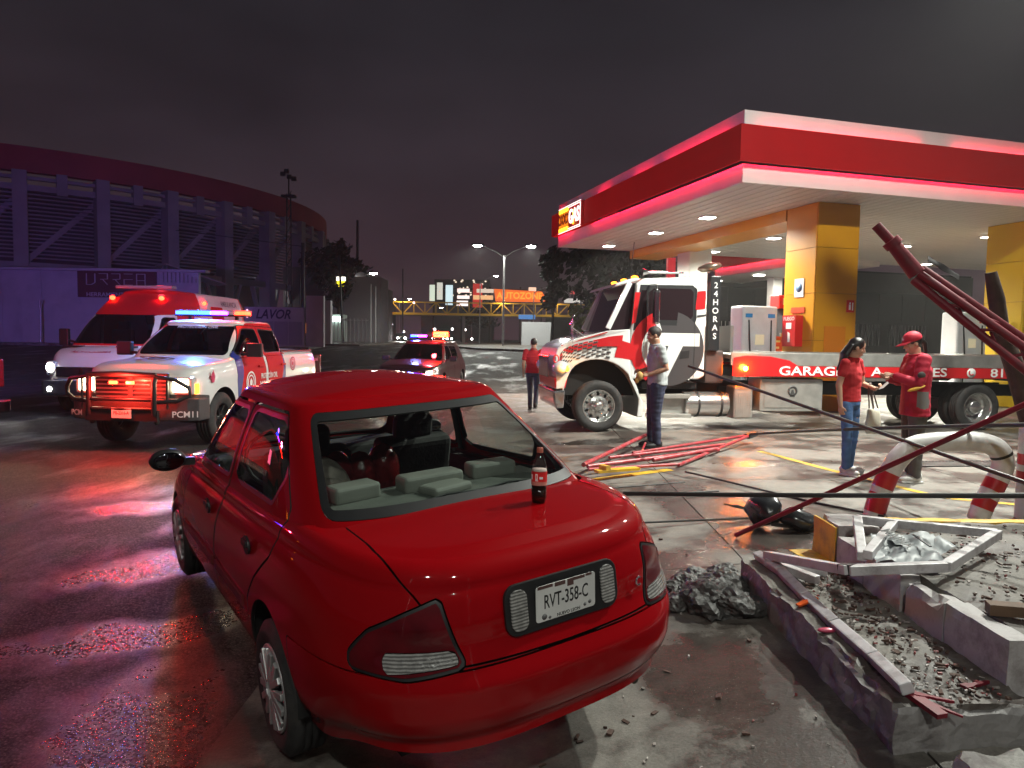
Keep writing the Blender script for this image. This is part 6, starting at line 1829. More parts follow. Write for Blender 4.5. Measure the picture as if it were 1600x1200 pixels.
# nose, bumper, lights
b = MB(); b.box((-1.07, 1.12, 1.18), (.04, 1.1, .42)); b.build('grille', CHROME, TW_, bevel=.02)
b = MB(); b.prism([(-1.05, .78), (-1.09, .98), (-.66, .99), (-.72, .78)], -2.16, -.05, MX); taper(b).build('bumper_top', TRUCK_RED, TW_, bevel=.03)
b = MB(); b.prism([(-1.08, .50), (-1.12, .74), (-.74, .76), (-.78, .42), (-1.0, .40)], -2.20, -.02, MX); taper(b).build('bumper', CHROME, TW_, bevel=.04)
for s in (0, 1):
    yy = .16 if s == 0 else 2.08
    b = MB(); b.ball((-.83, yy, 1.17), (.24, .13, .13), 18, 10); h = b.build('headlight', HEADGLASS, TW_)
    b = MB(); b.ball((-.66, yy - .08 if s == 0 else yy + .08, 1.16), (.06, .05, .06), 12, 8); b.build('turn_signal', AMBER, h)
    b = MB(); b.ball((-.93, yy - .05 if s == 0 else yy + .05, 1.17), (.06, .06, .06), 12, 8); b.build('bulb', glow('head_soft', (.8, .9, 1.0), 3.0), h)
# chassis, steps, tank, fittings below the cab
b = MB()
for y in (.75, 1.45): b.box((4.2, y, .78), (10.2, .10, .24))
for x in (.3, 1.6, 3.0, 4.6, 6.2): b.box((x, 1.1, .78), (.10, .8, .16))
b.box((0, 1.1, .47), (.16, 1.7, .16)); b.box((7.66, 1.1, .47), (.2, 1.7, .22)); b.box((.3, 1.1, .95), (1.3, .9, .5))
b.box((3.0, 1.1, .62), (.9, 1.0, .4))
b.build('chassis', DARKMETAL, TW_)
b = MB(); b.box((.05, 1.1, 1.0), (1.5, 1.5, .7)); b.build('wheel_housing', LINER, TW_)
b = MB(); b.box((1.36, .16, .66), (.78, .26, .08)); b.box((1.36, .12, .30), (.80, .30, .07)); b.box((1.36, .22, .48), (.72, .10, .3)); b.build('cab_step', ALU, TW_, bevel=.012)
b = MB(); b.tube([(1.68, .30, .50), (2.56, .30, .50)], .24, 24); b.build('fuel_tank', mat('polished_alu', (.62, .62, .60), rough=.22, metal=.9, var=.12, vscale=3), TW_, bevel=.03)
for x in (1.95, 2.4):
    b = MB(); b.tube([(x - .02, .30, .50), (x + .02, .30, .50)], .248, 24); b.build('tank_strap', DARKMETAL, TW_)
b = MB(); b.box((2.82, .28, .55), (.38, .40, .62)); df = b.build('fluid_tank', ALU, TW_, bevel=.05, seg=3)
for k in range(7):
    b = MB(); b.box((2.68 + k*.046, .078, .5), (.016, .012, .46)); b.build('rib', ALU, df)
b = MB(); b.box((2.25, .55, 1.22), (.36, .8, .62)); b.build('hydraulic_box', mat('warm_dark', (.06, .04, .035), rough=.5), TW_, bevel=.03)
b = MB(); b.box((1.45, .5, .84), (1.1, .3, .12)); b.build('battery_box', DARKMETAL, TW_, bevel=.02)
# exhaust stack with lettering
b = MB(); b.box((2.20, .16, 2.22), (.20, .18, 1.40)); st = b.build('stack_panel', mat('stack_black', (.02, .02, .022), rough=.3), TW_, bevel=.02)
b = MB(); b.tube([(2.20, .32, 1.4), (2.20, .32, 3.02)], .075, 14); b.build('exhaust_pipe', CHROME, TW_)
b = MB(); b.lathe([(.02, -.05), (.16, -.03), (.23, .03), (.20, .08), (.05, .12), (.001, .12)], 24, Matrix.Translation((2.14, .25, 3.06)) @ Matrix.Rotation(radians(-12), 4, 'Y')); b.build('stack_cap', mat('cap_bronze', (.30, .24, .18), rough=.3, metal=.8), TW_)
for k, ch in enumerate('24HORAS'):
    text('stack_print', ch, .155, WHITE_PRINT, st, frame((2.20, .066, 2.74 - k*.158), (1, 0, 0), (0, 0, 1)), .002, .01)
# roof horn, lamps, aerial
b = MB(); b.tube([(.86, .35, 2.98), (.90, .35, 2.98), (.98, .35, 2.98), (1.66, .35, 2.98)], [.075, .06, .03, .022], 12); b.bar((1.0, .35, 2.86), (1.0, .35, 2.98), .03); b.bar((1.55, .35, 2.86), (1.55, .35, 2.98), .03); b.build('air_horn', CHROME, TW_)
for k in range(3):
    b = MB(); b.ball((.70 + .0*k, .30 + k*.72, 2.87), (.07, .05, .035), 10, 6); b.build('roof_lamp', AMBER, TW_)
b = MB(); b.tube([(.55, .12, 2.7), (.62, .12, 3.5)], .008, 5); b.build('aerial', DARKMETAL, TW_)
# mirrors
b = MB(); b.box((.98, -.16, 2.30), (.10, .16, .62)); mr_ = b.build('door_mirror', CHROME, TW_, bevel=.04, seg=3)
b = MB(); b.tube([(.90, .06, 1.70), (.96, -.14, 1.74), (.98, -.16, 1.98)], .018, 6); b.tube([(.90, .06, 2.72), (.98, -.14, 2.70), (.98, -.16, 2.6)], .018, 6); b.box((1.0, -.15, 1.72), (.08, .12, .26)); b.build('mirror_arm', CHROME, mr_)
for k, (x, y) in enumerate(((-.52, .12), (-.12, 2.05))):
    b = MB(); b.ball((x, y, 2.05), (.035, .06, .12), 10, 8); m_ = b.build('bonnet_mirror', CHROME, TW_)
    b = MB(); b.tube([(x, y, 1.95), (x + .01, y + .02, 1.62)], .01, 6); b.tube([(x, y, 1.90), (x + .35, y + .1, 1.70)], .008, 6); b.build('mirror_arm', STEEL, m_)
# flat deck
b = MB(); b.box((6.55, 1.14, 1.42), (8.15, 2.40, .08)); dk = b.build('deck', ALU, TW_, bevel=.01)
for y in (-.06, 2.34):
    b = MB(); b.box((6.55, y, 1.38), (8.15, .05, .24)); b.build('side_rail', ALU, dk, bevel=.01)
    b = MB(); b.box((6.70, y, 1.155), (7.85, .04, .20)); b.build('red_side_band', TRUCK_RED, dk, bevel=.006)
b = MB(); b.box((6.6, 1.14, 1.12), (7.9, 2.1, .16)); b.build('sub_deck', DARKMETAL, dk)
b = MB(); b.prism([(2.50, 1.06), (2.52, 1.40), (2.75, 1.44), (3.25, 1.43), (3.62, 1.36), (3.80, 1.26), (3.6, 1.06)], .086, .092, MX); b.build('red_swoosh', TRUCK_RED, dk)
b = MB(); b.box((2.53, 1.14, 1.75), (.06, 2.2, .5)); b.build('headboard', mat('headboard_steel', (.2, .19, .18), rough=.4, metal=.6), dk)
Md = frame((0, -.088, 0), (1, 0, 0), (0, 0, 1))
for s_, ch in ((4.07, 'GARAGE'), (5.40, 'A'), (6.71, 'ES')):
    text('deck_print', ch, .235, WHITE_PRINT, dk, Md @ Matrix.Translation((s_, 1.158, .004)), .002, .016, 1.42)
b = MB(); b.lathe([(.095, 0), (.095, .003), (.001, .0032)], 20, Md @ Matrix.Translation((7.38, 1.16, .004))); ph = b.build('phone_symbol', WHITE_PRINT, dk)
b = MB(); b.tube([Md @ Vector((7.38 + .05*cos(t), 1.17 + .05*sin(t), .009)) for t in np.linspace(2.4, 5.6, 8)], .014, 5); b.build('phone_handset', TRUCK_RED, ph)
text('deck_print', '8182', .235, WHITE_PRINT, dk, Md @ Matrix.Translation((8.12, 1.158, .004)), .002, .016, 1.42)
b = MB(); b.ball((2.76, -.07, 1.20), (.055, .04, .055), 14, 8); b.build('marker_lamp', glow('marker_amber', (1.0, .16, .006), 520), TW_)
b = MB(); b.ball((2.60, .02, 1.12), (.03, .03, .03), 10, 6); b.build('small_marker_lamp', AMBER, TW_)
lamp('marker_light', 'POINT', (2.76, -.22, 1.22), 40, (1.0, .24, .015), .05, parent=TW_)
lamp('turn_light', 'POINT', (-.66, -.05, 1.16), 6, (1.0, .4, .05), .05, parent=TW_)
b = MB(); b.box((3.75, .28, .70), (1.26, .52, .62)); tb = b.build('tool_box', ALU, TW_, bevel=.015)
b = MB(); b.prism([(-.55, -.24), (.55, -.24), (.55, .24), (-.55, .24)], .0, .008, frame((3.75, .016, .70), (1, 0, 0), (0, 0, 1))); b.build('box_lid', ALU, tb, bevel=.003)
b = MB(); b.lathe([(.10, 0), (.10, .003), (.06, .003), (.06, 0)], 18, frame((3.76, .004, .78), (1, 0, 0), (0, 0, 1)), closed=True); b.prism([(-.05, -.11), (.05, -.11), (.02, .02), (-.02, .02)], 0, .003, frame((3.76, .004, .78), (1, 0, 0), (0, 0, 1))); b.build('emblem', mat('emblem_black', (.04, .04, .04), rough=.5), tb)
# wheels
wf = wheel('wheel', .47, .28, .30, TW_, (0, .16, .47), -1, 'truck', RUBBER, mat('polished_alu', (.6, .6, .6)), LINER)
wheel('wheel', .47, .28, .30, TW_, (0, 2.05, .47), 1, 'truck', RUBBER, CHROME, LINER, wf)
wd = wheel('wheel', .47, .26, .30, TW_, (7.66, .14, .47), -1, 'dual', RUBBER, mat('polished_alu', (.6, .6, .6)), LINER)
for y, s in ((.46, -1), (1.75, 1), (2.08, 1)): wheel('wheel', .47, .26, .30, TW_, (7.66, y, .47), s, 'dual', RUBBER, CHROME, LINER, wd)
b = MB(); b.prism([(6.95, 1.0), (7.05, 1.05), (8.3, 1.05), (8.4, 1.0), (8.4, 1.03), (8.3, 1.08), (7.05, 1.08), (6.95, 1.03)], -2.2, .0, MX); b.build('mud_flap_guard', BLACK_TRIM, TW_)

# the nose is shorter than drawn: draw everything ahead of the front hub back a little
seen_ = set()
for o in [c for c in COL.objects if c.type == 'MESH' and (c.parent is TW_ or (c.parent and c.parent.parent is TW_ and c.parent.type == 'MESH'))]:
    if o.data.name in seen_: continue
    seen_.add(o.data.name)
    for v in o.data.vertices:
        if v.co.x < -.45: v.co.x = -.45 + (v.co.x + .45) * .66

# ------------------------------------------------------------------ broken kerb, platform and the fallen sign structure
KERB_PAINT = mat('kerb_paint', (.40, .375, .37), rough=.6, var=.2, vscale=4, dirt=.9, dirtcol=(.085, .06, .055), dscale=4, bump=.3, bscale=30)
DIRT = worn_concrete('platform_dirt', (.15, .135, .118), (.045, .032, .026), .5, 9.1)
KERB_FACE = mat('kerb_face', (.24, .225, .22), rough=.6, var=.3, vscale=3, dirt=1.0, dirtcol=(.05, .036, .034), dscale=3, bump=.5, bscale=26)
WRECK_RED = mat('wreck_red', (.15, .006, .016), rough=.5, spec=.3, var=.3, vscale=7, dirt=.5, dirtcol=(.06, .03, .03), dscale=9)
ROD_RED = mat('rod_red', (.34, .02, .03), rough=.4, var=.3, vscale=6, dirt=.7, dirtcol=(.30, .26, .25), dscale=14)
CABLE = mat('cable_black', (.022, .022, .022), rough=.5)
TUBE_WHITE = mat('tube_white', (.50, .48, .49), rough=.42, var=.15, vscale=6, dirt=.6, dirtcol=(.10, .06, .05), dscale=8)
BOLL_WHITE = mat('bollard_white', (.62, .61, .60), rough=.35, var=.08, vscale=4, dirt=.35, dirtcol=(.22, .15, .10), dscale=6)
BOLL_RED = mat('bollard_red', (.42, .012, .02), rough=.35, var=.1)

def rough_box(name, x0, x1, y0, y1, z0, z1, m, parent=None, res=.05, amp=.008, chip=.0, seed=0, skew=0.0, top_m=None, follow=False):
    """box of weathered concrete: finely divided, faces uneven, edges chipped"""
    nx, ny, nz_ = [max(2, int(round(d / res))) for d in (x1 - x0, y1 - y0, z1 - z0)]
    vs = {}; V = []; F = []; MI = []
    def vid(i, j, k):
        q = vs.get((i, j, k))
        if q is None:
            p = Vector((x0 + (x1-x0)*i/nx, y0 + (y1-y0)*j/ny, z0 + (z1-z0)*k/nz_))
            e = sum((i in (0, nx), j in (0, ny), k == nz_))
            nv = noise.noise_vector(p * 9 + Vector((seed, seed, 0))) * amp + noise.noise_vector(p * 23 + Vector((seed, 0, seed))) * amp * .5
            p2 = p + nv
            if chip and e >= 2:
                c = max(0, noise.noise(p * 6 + Vector((seed * 3, 0, 0))) + .15) * chip
                cen = Vector(((x0+x1)/2, (y0+y1)/2, (z0+z1)/2)); d = (cen - p)
                p2 += Vector((d.x > 0 and c or -c if i in (0, nx) else 0, (d.y > 0 and c or -c) if j in (0, ny) else 0, -c if k == nz_ else 0))
            if follow: p2.z += gh(p.x, p.y)
            q = len(V); vs[(i, j, k)] = q; V.append(p2)
        return q
    def face(a, b_, c, d, mi=0): F.append((a, b_, c, d)); MI.append(mi)
    for i in range(nx):
        for j in range(ny):
            face(vid(i, j, nz_), vid(i+1, j, nz_), vid(i+1, j+1, nz_), vid(i, j+1, nz_), 1 if top_m else 0)
    for i in range(nx):
        for k in range(nz_):
            face(vid(i, 0, k), vid(i+1, 0, k), vid(i+1, 0, k+1), vid(i, 0, k+1)); face(vid(i+1, ny, k), vid(i, ny, k), vid(i, ny, k+1), vid(i+1, ny, k+1))
    for j in range(ny):
        for k in range(nz_):
            face(vid(0, j+1, k), vid(0, j, k), vid(0, j, k+1), vid(0, j+1, k+1)); face(vid(nx, j, k), vid(nx, j+1, k), vid(nx, j+1, k+1), vid(nx, j, k+1))
    b = MB(); b.add(V, F, False); b.m = MI
    return b.build(name, [m, top_m] if top_m else m, parent)

t = thing('broken_kerb', 'low broken concrete kerb wall with chipped pale paint beside the red sedan', 'kerb', (0, 0, 0))
rough_box('kerb_wall', 1.56, 2.16, 2.78, 4.72, -.15, .325, KERB_FACE, t, .03, .016, .06, 1, top_m=DIRT)
rough_box('kerb_end', 1.62, 2.05, 2.50, 2.775, -.15, .10, DIRT, t, .04, .03, .06, 5)
t = thing('kerb_stub', 'broken off lump of white painted kerb at the bottom edge, cracked across the top', 'kerb', (0, 0, 0))
rough_box('near_lump', 1.60, 1.86, 2.02, 2.50, -.15, .315, KERB_PAINT, t, .035, .014, .06, 8, top_m=KERB_CONC)
rough_box('far_lump', 1.90, 2.35, 1.60, 2.42, -.15, .30, KERB_PAINT, t, .045, .014, .07, 12, top_m=DIRT)
rough_box('rear_lump', 1.45, 1.84, 1.2, 1.98, -.15, .28, KERB_PAINT, t, .05, .014, .07, 15, top_m=KERB_CONC)
# dirt floor between the kerb and the platform is the kerb wall's own top; ground right of the stub
rough_box_o = rough_box('dirt_floor', 2.17, 6.5, .6, 2.93, -.12, .285, DIRT, None, .10, .010, 0, 21); tag(rough_box_o, kind='structure')
t = thing('raised_platform', 'raised concrete platform edged with pale painted blocks under the fallen frame', 'platform', (0, 0, 0))
rough_box('platform_slab', 2.24, 6.5, 3.04, 5.0, .0, .525, DIRT, t, .06, .008, .03, 31)
ys_ = [(2.955, 3.40), (3.41, 3.79), (3.80, 4.20), (4.21, 4.56)]
for k, (a, c) in enumerate(ys_):
    rough_box('kerb_block', 2.125, 2.235, a, c, .0, .53 - .012*(k == 1), KERB_PAINT, t, .05, .004, .05 if k == 1 else .012, 40 + k)
for k, (a, c) in enumerate(((2.245, 2.80), (2.81, 3.4), (3.41, 4.1), (4.11, 4.9), (4.91, 5.7))):
    rough_box('kerb_block', a, c, 2.935, 3.035, .0, .53, KERB_PAINT, t, .05, .004, .012, 50 + k)
for k, (a, c) in enumerate(((2.30, 3.2), (3.21, 4.2), (4.21, 5.2), (5.21, 6.4))):
    rough_box('yellow_edge', a, c, 5.005, 5.10, .0, .53, YELLOW_PAINT, t, .08, .003, .01, 60 + k)
t = thing('painted_block', 'short pink lit concrete block with yellow side inside the fallen frame', 'block', (0, 0, 0))
rough_box('block', 2.16, 2.46, 4.62, 4.98, .2, .585, KERB_PAINT, t, .04, .006, .04, 70)
rough_box('yellow_side', 2.142, 2.158, 4.63, 4.97, .2, .57, YELLOW_PAINT, t, .04, .002, .01, 71)
b = MB(); b.bar((1.98, 4.78, .328), (2.14, 4.80, .328), .30, .006); tag(b.build('yellow_patch', YELLOW_PAINT), kind='structure')
# bent steel edging along the kerb
t = thing('kerb_edging', 'bent pale steel edging lying along the top of the broken kerb', 'edging')
pts = [(1.66, 4.70, .36), (1.685, 4.35, .365), (1.675, 3.95, .35), (1.665, 3.55, .352), (1.66, 3.15, .36), (1.63, 2.82, .375)]
for k in range(5):
    b = MB(); b.bar(pts[k], Vector(pts[k+1]) - (Vector(pts[k+1]) - Vector(pts[k])).normalized()*.008, .055, .05, roll=.35); b.build('edge_length', TUBE_WHITE, t, bevel=.008)
b = MB(); b.bar((1.655, 2.86, .345), (1.70, 2.70, .33), .05, .02); b.build('torn_end', WRECK_RED, t)

# fallen sign frame of square tube
t = thing('fallen_sign_frame', 'collapsed frame of pale square steel tube lying across the platform', 'frame')
A, B_, C_, D_, E_, F_ = (1.67, 4.56, .40), (1.82, 3.76, .565), (2.33, 3.74, .60), (2.97, 4.28, .64), (2.45, 4.49, .64), (2.18, 4.42, .68)
def tube_(p, q, w=.052):
    b = MB(); b.bar(p, q, w); return b.build('frame_tube', TUBE_WHITE, t, bevel=.006)
for p, q in ((A, B_), (B_, C_), (C_, D_), (D_, E_), (E_, F_), (F_, (1.98, 3.94, .585)), (E_, (2.00, 3.92, .60)), ((1.66, 4.52, .37), (1.85, 4.20, .36)), ((1.98, 4.36, .36), (1.72, 4.46, .36))): tube_(p, q)
b = MB(); b.bar(Vector(A).lerp(Vector(B_), .92), Vector(B_).lerp(Vector(C_), .06), .058); b.build('torn_joint', DARKMETAL, t)
def crumpled(name, o, ex, ey, nx, ny, amp, m, parent=None, seed=0, th=0.0):
    b = MB(); o, ex, ey = Vector(o), Vector(ex), Vector(ey); n = ex.cross(ey).normalized(); vs = []
    for j in range(ny + 1):
        for i in range(nx + 1):
            p = o + ex*(i/nx) + ey*(j/ny)
            f = noise.noise(Vector((i/nx*3 + seed, j/ny*3, seed))) + .5*abs(noise.noise(Vector((i/nx*7, j/ny*7 + seed, 2))))
            vs.append(p + n*(f*amp) + ex.normalized()*(noise.noise(Vector((i*.7, j*.7, seed + 5)))*amp*.4))
    b.add(vs, [(j*(nx+1) + i, j*(nx+1) + i+1, (j+1)*(nx+1) + i+1, (j+1)*(nx+1) + i) for j in range(ny) for i in range(nx)], True)
    return b.build(name, m, parent)
t = thing('crumpled_banner', 'crumpled grey vinyl banner with black letters caught in the fallen frame', 'banner')
VINYL = mat('banner_vinyl', (.24, .255, .265), rough=.5, var=.12, vscale=6)
crumpled('banner_sheet', (2.02, 3.86, .575), (.36, -.02, .0), (.16, .40, .06), 18, 14, .06, VINYL, t, 3.0)
crumpled('banner_fold', (2.28, 3.92, .59), (.36, .20, -.01), (-.06, .22, .04), 14, 10, .05, VINYL, t, 7.0)
Mb = frame((2.235, 4.05, .665), (.20, -.96, -.18), (.93, .22, .18))
text('banner_print', 'MAINA', .085, BLACK_PRINT, t, Mb, .002, .006, .85)
b = MB(); b.bar((2.36, 4.12, .67), (2.35, 3.92, .655), .012, .006); b.build('banner_stroke', BLACK_PRINT, t)
# debris scattered on the platform and kerb
rnd = random.Random(11)
LEAF = mat('debris_brown', (.07, .035, .025), rough=.8, var=.4, vscale=20); LEAF2 = mat('debris_red', (.20, .03, .03), rough=.6)
SHARD = mat('debris_pale', (.34, .30, .28), rough=.6, var=.3)
for nm, m, n, zone in (('scattered_debris', LEAF, 420, 0), ('scattered_debris', SHARD, 420, 1), ('scattered_debris', LEAF2, 120, 2)):
    b = MB()
    for _ in range(n):
        if rnd.random() < .5: x, y, z = rnd.uniform(1.72, 2.08), rnd.uniform(2.8, 4.4), .338
        else: x, y, z = rnd.uniform(2.3, 3.9), rnd.uniform(3.1, 4.9), .54
        if rnd.random() < .18: x, y = rnd.uniform(-.2, 1.4), rnd.uniform(1.6, 6); z = gh(x, y) + .006
        L_ = rnd.uniform(.005, .022) if zone else rnd.uniform(.010, .045); a = rnd.uniform(0, pi)
        b.box((x, y, z), (L_, L_*rnd.uniform(.2, .6), rnd.uniform(.003, .014)), M=Matrix.Rotation(a, 3, 'Z') @ Matrix.Rotation(rnd.uniform(-.4, .4), 3, 'X'))
    tag(b.build(nm, m), kind='stuff')
def splinter(p, q, w, m, label, cat='splinter', h=None, nm='wood_splinter'):
    b = MB(); p, q = Vector(p), Vector(q); n = 5; d = (q - p)
    side = Vector((-d.y, d.x, 0)).normalized()
    vs = []
    for i in range(n + 1):
        tt = i / n; c = p + d*tt; ww = w * (1 - .75*tt) * (1 + .25*sin(i*2.3))
        vs += [c + side*ww/2, c - side*ww/2, c - side*ww/2 + Vector((0, 0, h or w*.35)), c + side*ww/2 + Vector((0, 0, h or w*.35))]
    fs = []
    for i in range(n):
        for k in range(4): fs.append((4*i + k, 4*i + (k+1) % 4, 4*i+4 + (k+1) % 4, 4*i+4 + k))
    fs += [(3, 2, 1, 0), (4*n, 4*n+1, 4*n+2, 4*n+3)]
    b.add(vs, fs, False)
    return tag(b.build(nm, m), label, cat)
splinter((1.66, 2.84, .345), (1.80, 2.79, .337), .03, WRECK_RED, 'dark red splinter at the torn end of the steel edging')
splinter((1.70, 2.78, .335), (1.78, 2.70, .325), .024, WRECK_RED, 'short red splinter below the torn edging, nearest the broken lump')
splinter((1.92, 2.92, .335), (2.06, 2.97, .335), .035, WRECK_RED, 'flat red shard against the foot of the painted blocks')
splinter((2.22, 3.24, .54), (2.9, 3.05, .56), .07, mat('brown_timber', (.10, .055, .03), rough=.7, var=.3), 'brown timber offcut on the platform at the right edge', 'timber', .05, 'timber_offcut')
b = MB(); b.ball((1.60, 3.50, .34), (.05, .02, .012), 10, 6); tag(b.build('plastic_shard', mat('pink_plastic', (.5, .06, .12), rough=.3)), 'bright pink plastic shard on the kerb edge', 'shard')
b = MB(); b.bar((1.58, 3.82, .345), (1.70, 3.86, .375), .03, .01); b.bar((1.60, 3.83, .35), (1.66, 3.90, .35), .02, .01); tag(b.build('lens_fragment', mat('orange_lens', (.65, .10, .02), rough=.2, coat=1)), 'orange red lens fragment on the kerb by the steel edging', 'fragment')
# black rubble at the kerb's far corner
rub = [(1.28, 4.42, .20), (1.42, 4.62, .18), (1.20, 4.70, .14), (1.44, 4.32, .15), (1.10, 4.48, .11), (1.30, 4.86, .12), (1.50, 4.86, .13)]
RUB = mat('rubble_dark', (.045, .042, .040), rough=.55, var=.4, vscale=9, bump=1.0, bscale=34, dirt=.7, dirtcol=(.10, .09, .08), dscale=7)
for k, (x, y, r) in enumerate(rub):
    bm = bmesh.new(); bmesh.ops.create_icosphere(bm, subdivisions=4, radius=r)
    for v in bm.verts:
        v.co *= 1 + .38*noise.noise(v.co*(2.2/r*.4) + Vector((k*7, 0, 0))) + .2*noise.noise(v.co*(5/r*.4) + Vector((0, k*3, 0))) + .16*noise.noise(v.co*(14/r*.4) + Vector((k, k, k))); v.co.z *= .62
    me = bpy.data.meshes.new('rubble_lump'); bm.to_mesh(me); bm.free(); me.materials.append(RUB)
    o = bpy.data.objects.new('rubble_lump', me); COL.objects.link(o); o.location = (x, y, gh(x, y) + r*.22)
    tag(o, ['largest dark asphalt lump, in the middle of the heap by the kerb', 'dark asphalt lump touching the far end of the kerb wall', 'dark asphalt lump at the back left of the heap', 'dark asphalt lump at the front right foot of the kerb', 'small dark asphalt lump at the left end of the heap, toward the sedan', 'small dark asphalt lump farthest back in the heap', 'dark asphalt lump behind the corner of the kerb wall'][k], 'rubble', 'asphalt lumps at the kerb corner')
# cracked black lamp housing
t = thing('broken_floodlight', 'broken black floodlight housing in two halves on the forecourt', 'floodlight', (2.30, 6.02, gh(2.3, 6.0)))
BLK = mat('gloss_black', (.02, .021, .024), rough=.22, coat=.4)
def half(c, r, rz, tilt):
    b = MB(); R3 = Matrix.Rotation(rz, 3, 'Z') @ Matrix.Rotation(tilt, 3, 'Y')
    b.ball(c, r, 22, 14, R3)
    b.v = [tuple(Vector(p) + noise.noise_vector(Vector(p)*9)*.035) for p in b.v]
    return b
half((-.10, .10, .14), (.11, .17, .13), .5, .5).build('rear_shell', BLK, t)
half((.16, -.02, .09), (.17, .12, .085), -.3, .15).build('front_shell', BLK, t)
b = MB(); b.bar((-.05, .05, .04), (.36, -.08, .02), .12, .03); b.build('bracket', DARKMETAL, t)
b = MB(); b.bar((-.16, .02, .17), (-.04, .14, .26), .02, .01); b.bar((.10, .06, .15), (.22, .05, .165), .02, .012); b.build('slot', LINER, t)

# red rod, black cables, leaning lattice mast
def rod(nm, pts, r, m, label, cat, n=8):
    b = MB(); b.tube(pts, r, n); return tag(b.build(nm, m), label, cat)
rod('leaning_rod', [(1.86, 5.79, gh(1.86, 5.79) + .02), (3.24, 4.5, 1.41), (3.9, 3.9, 2.0)], .019, WRECK_RED, 'thin dark red rod leaning up from the forecourt across the view', 'rod')
def sag(p, q, s, n=12): 
    p, q = Vector(p), Vector(q); return [p.lerp(q, i/n) - Vector((0, 0, s*4*(i/n)*(1 - i/n))) for i in range(n + 1)]
rod('upper_cable', sag((3.76, 11.2, .34), (4.35, 4.6, 1.30), -.03), .020, CABLE, 'black cable running from the fallen lattice past the woman at knee height', 'cable')
rod('lower_cable', sag((.86, 5.35, .62), (3.6, 3.5, 1.06), .01), .016, CABLE, 'black cable stretched level from behind the red sedan across the kerb', 'cable')
rod('slanting_bar', [(2.40, 9.7, 1.45), (4.6, 3.9, .45)], .019, mat('bar_dark', (.06, .055, .05), rough=.45, metal=.4), 'dark steel bar slanting down from the tow truck door', 'bar')
for k, (pts, r, lab) in enumerate((([(2.05, 6.75, .23), (2.9, 6.1, .24), (3.6, 6.0, .23), (4.9, 5.5, .24)], .008, 'thin dark wire on the forecourt beyond the floodlight'),
        ([(2.1, 6.7, .225), (2.5, 6.2, .23), (3.2, 6.3, .225)], .009, 'short loop of wire beside the floodlight'),
        ([(3.3, 6.0, .23), (3.55, 6.9, .235)], .006, 'pale stub of wire near the hoop bollard'),
        ([(1.0, 6.2, .17), (2.2, 6.35, .2), (2.6, 6.0, .21)], .010, 'wire trailing from behind the sedan'),
        ([(1.05, 7.6, .19), (1.95, 7.9, .21)], .008, 'wire lying under the fallen lattice, nearest the sedan'),
        ([(1.0, 7.2, .19), (2.2, 7.45, .21)], .008, 'second wire lying below the fallen lattice'),
        ([(2.10, 8.5, .22), (3.0, 7.0, .21), (3.4, 6.4, .22)], .012, 'bent wire from the lattice tip toward the bollard'))):
    rod('loose_wire', pts, r, CABLE, lab, 'wire', 6)
t = thing('fallen_lattice', 'crushed red lattice of thin rods lying flat on the forecourt beyond the sedan', 'lattice')
tip = (3.83, 11.3, .32)
for p, q, r in (((.90, 8.75, .24), (2.15, 11.0, .36), .030), ((1.65, 9.6, .26), tip, .022), ((1.28, 9.2, .26), (3.1, 10.3, .30), .022), ((.95, 8.75, .22), (2.9, 9.9, .28), .028), ((.95, 8.6, .21), (2.12, 8.95, .23), .020), ((2.12, 8.95, .22), tip, .024), ((1.85, 9.2, .24), (2.85, 9.85, .3), .03), ((1.7, 9.4, .24), (1.95, 10.3, .3), .016)):
    b = MB(); b.tube([p, q], r, 8); b.build('lattice_rod', ROD_RED, t)
b = MB(); b.bar((3.70, 11.15, .31), (3.92, 11.42, .33), .10, .07); b.build('end_plate', DARKMETAL, t)
b = MB(); b.bar((1.02, 8.42, .22), (1.55, 8.62, .23), .12, .03); b.bar((1.10, 8.46, .26), (1.16, 8.50, .26), .13, .05); b.build('yellow_clamp', YELLOW_PAINT, t)
t = thing('leaning_mast', 'dark red three legged lattice mast leaning in from the right edge', 'mast')
top = Vector((3.10, 6.2, 2.80)); col_ = Vector((3.22, 6.17, 2.66)); joint = Vector((3.42, 6.10, 2.38))
b = MB(); b.tube([top, col_], .042, 14); b.build('spigot', WRECK_RED, t)
b = MB(); dd = (col_ - top).normalized(); b.tube([col_ - dd*.01, col_ + dd*.05], .075, 14); b.build('collar', WRECK_RED, t)
b = MB(); b.tube([col_, joint], [.055, .070], 14); b.build('sleeve', WRECK_RED, t)
feet = [Vector((5.00, 4.75, .42)), Vector((5.05, 4.95, .78)), Vector((5.35, 5.25, .80))]
heads = [joint + Vector((-.03, 0, -.05)), joint + Vector((.0, -.03, .0)), joint + Vector((.05, .03, .05))]
for h_, f_ in zip(heads, feet):
    b = MB(); b.tube([h_, h_.lerp(f_, .25), f_], [.036, .034, .032], 12); b.build('chord', WRECK_RED, t)
for k in range(1, 9):
    a = k / 9
    for i in range(3):
        j = (i + 1) % 3
        b = MB(); b.tube([heads[i].lerp(feet[i], a), heads[j].lerp(feet[j], min(1, a + .07))], .014, 6); b.build('lacing', WRECK_RED, t)
crumpled('torn_sheet', joint + Vector((.05, -.06, .10)), (.22, -.08, -.16), (.01, .02, .05), 8, 3, .015, mat('torn_metal', (.05, .045, .045), rough=.5, metal=.5), t, 4)
b = MB(); P0 = [(4.38, 6.62, 2.46), (4.44, 6.6, 2.2), (4.50, 6.58, 1.9), (4.62, 6.55, 1.55), (4.80, 6.5, .9), (4.95, 6.5, gh(4.95, 6.5))]
b.tube(P0, [(.07, .05), (.085, .07), (.08, .07), (.085, .075), (.09, .08), (.10, .10)], 12)
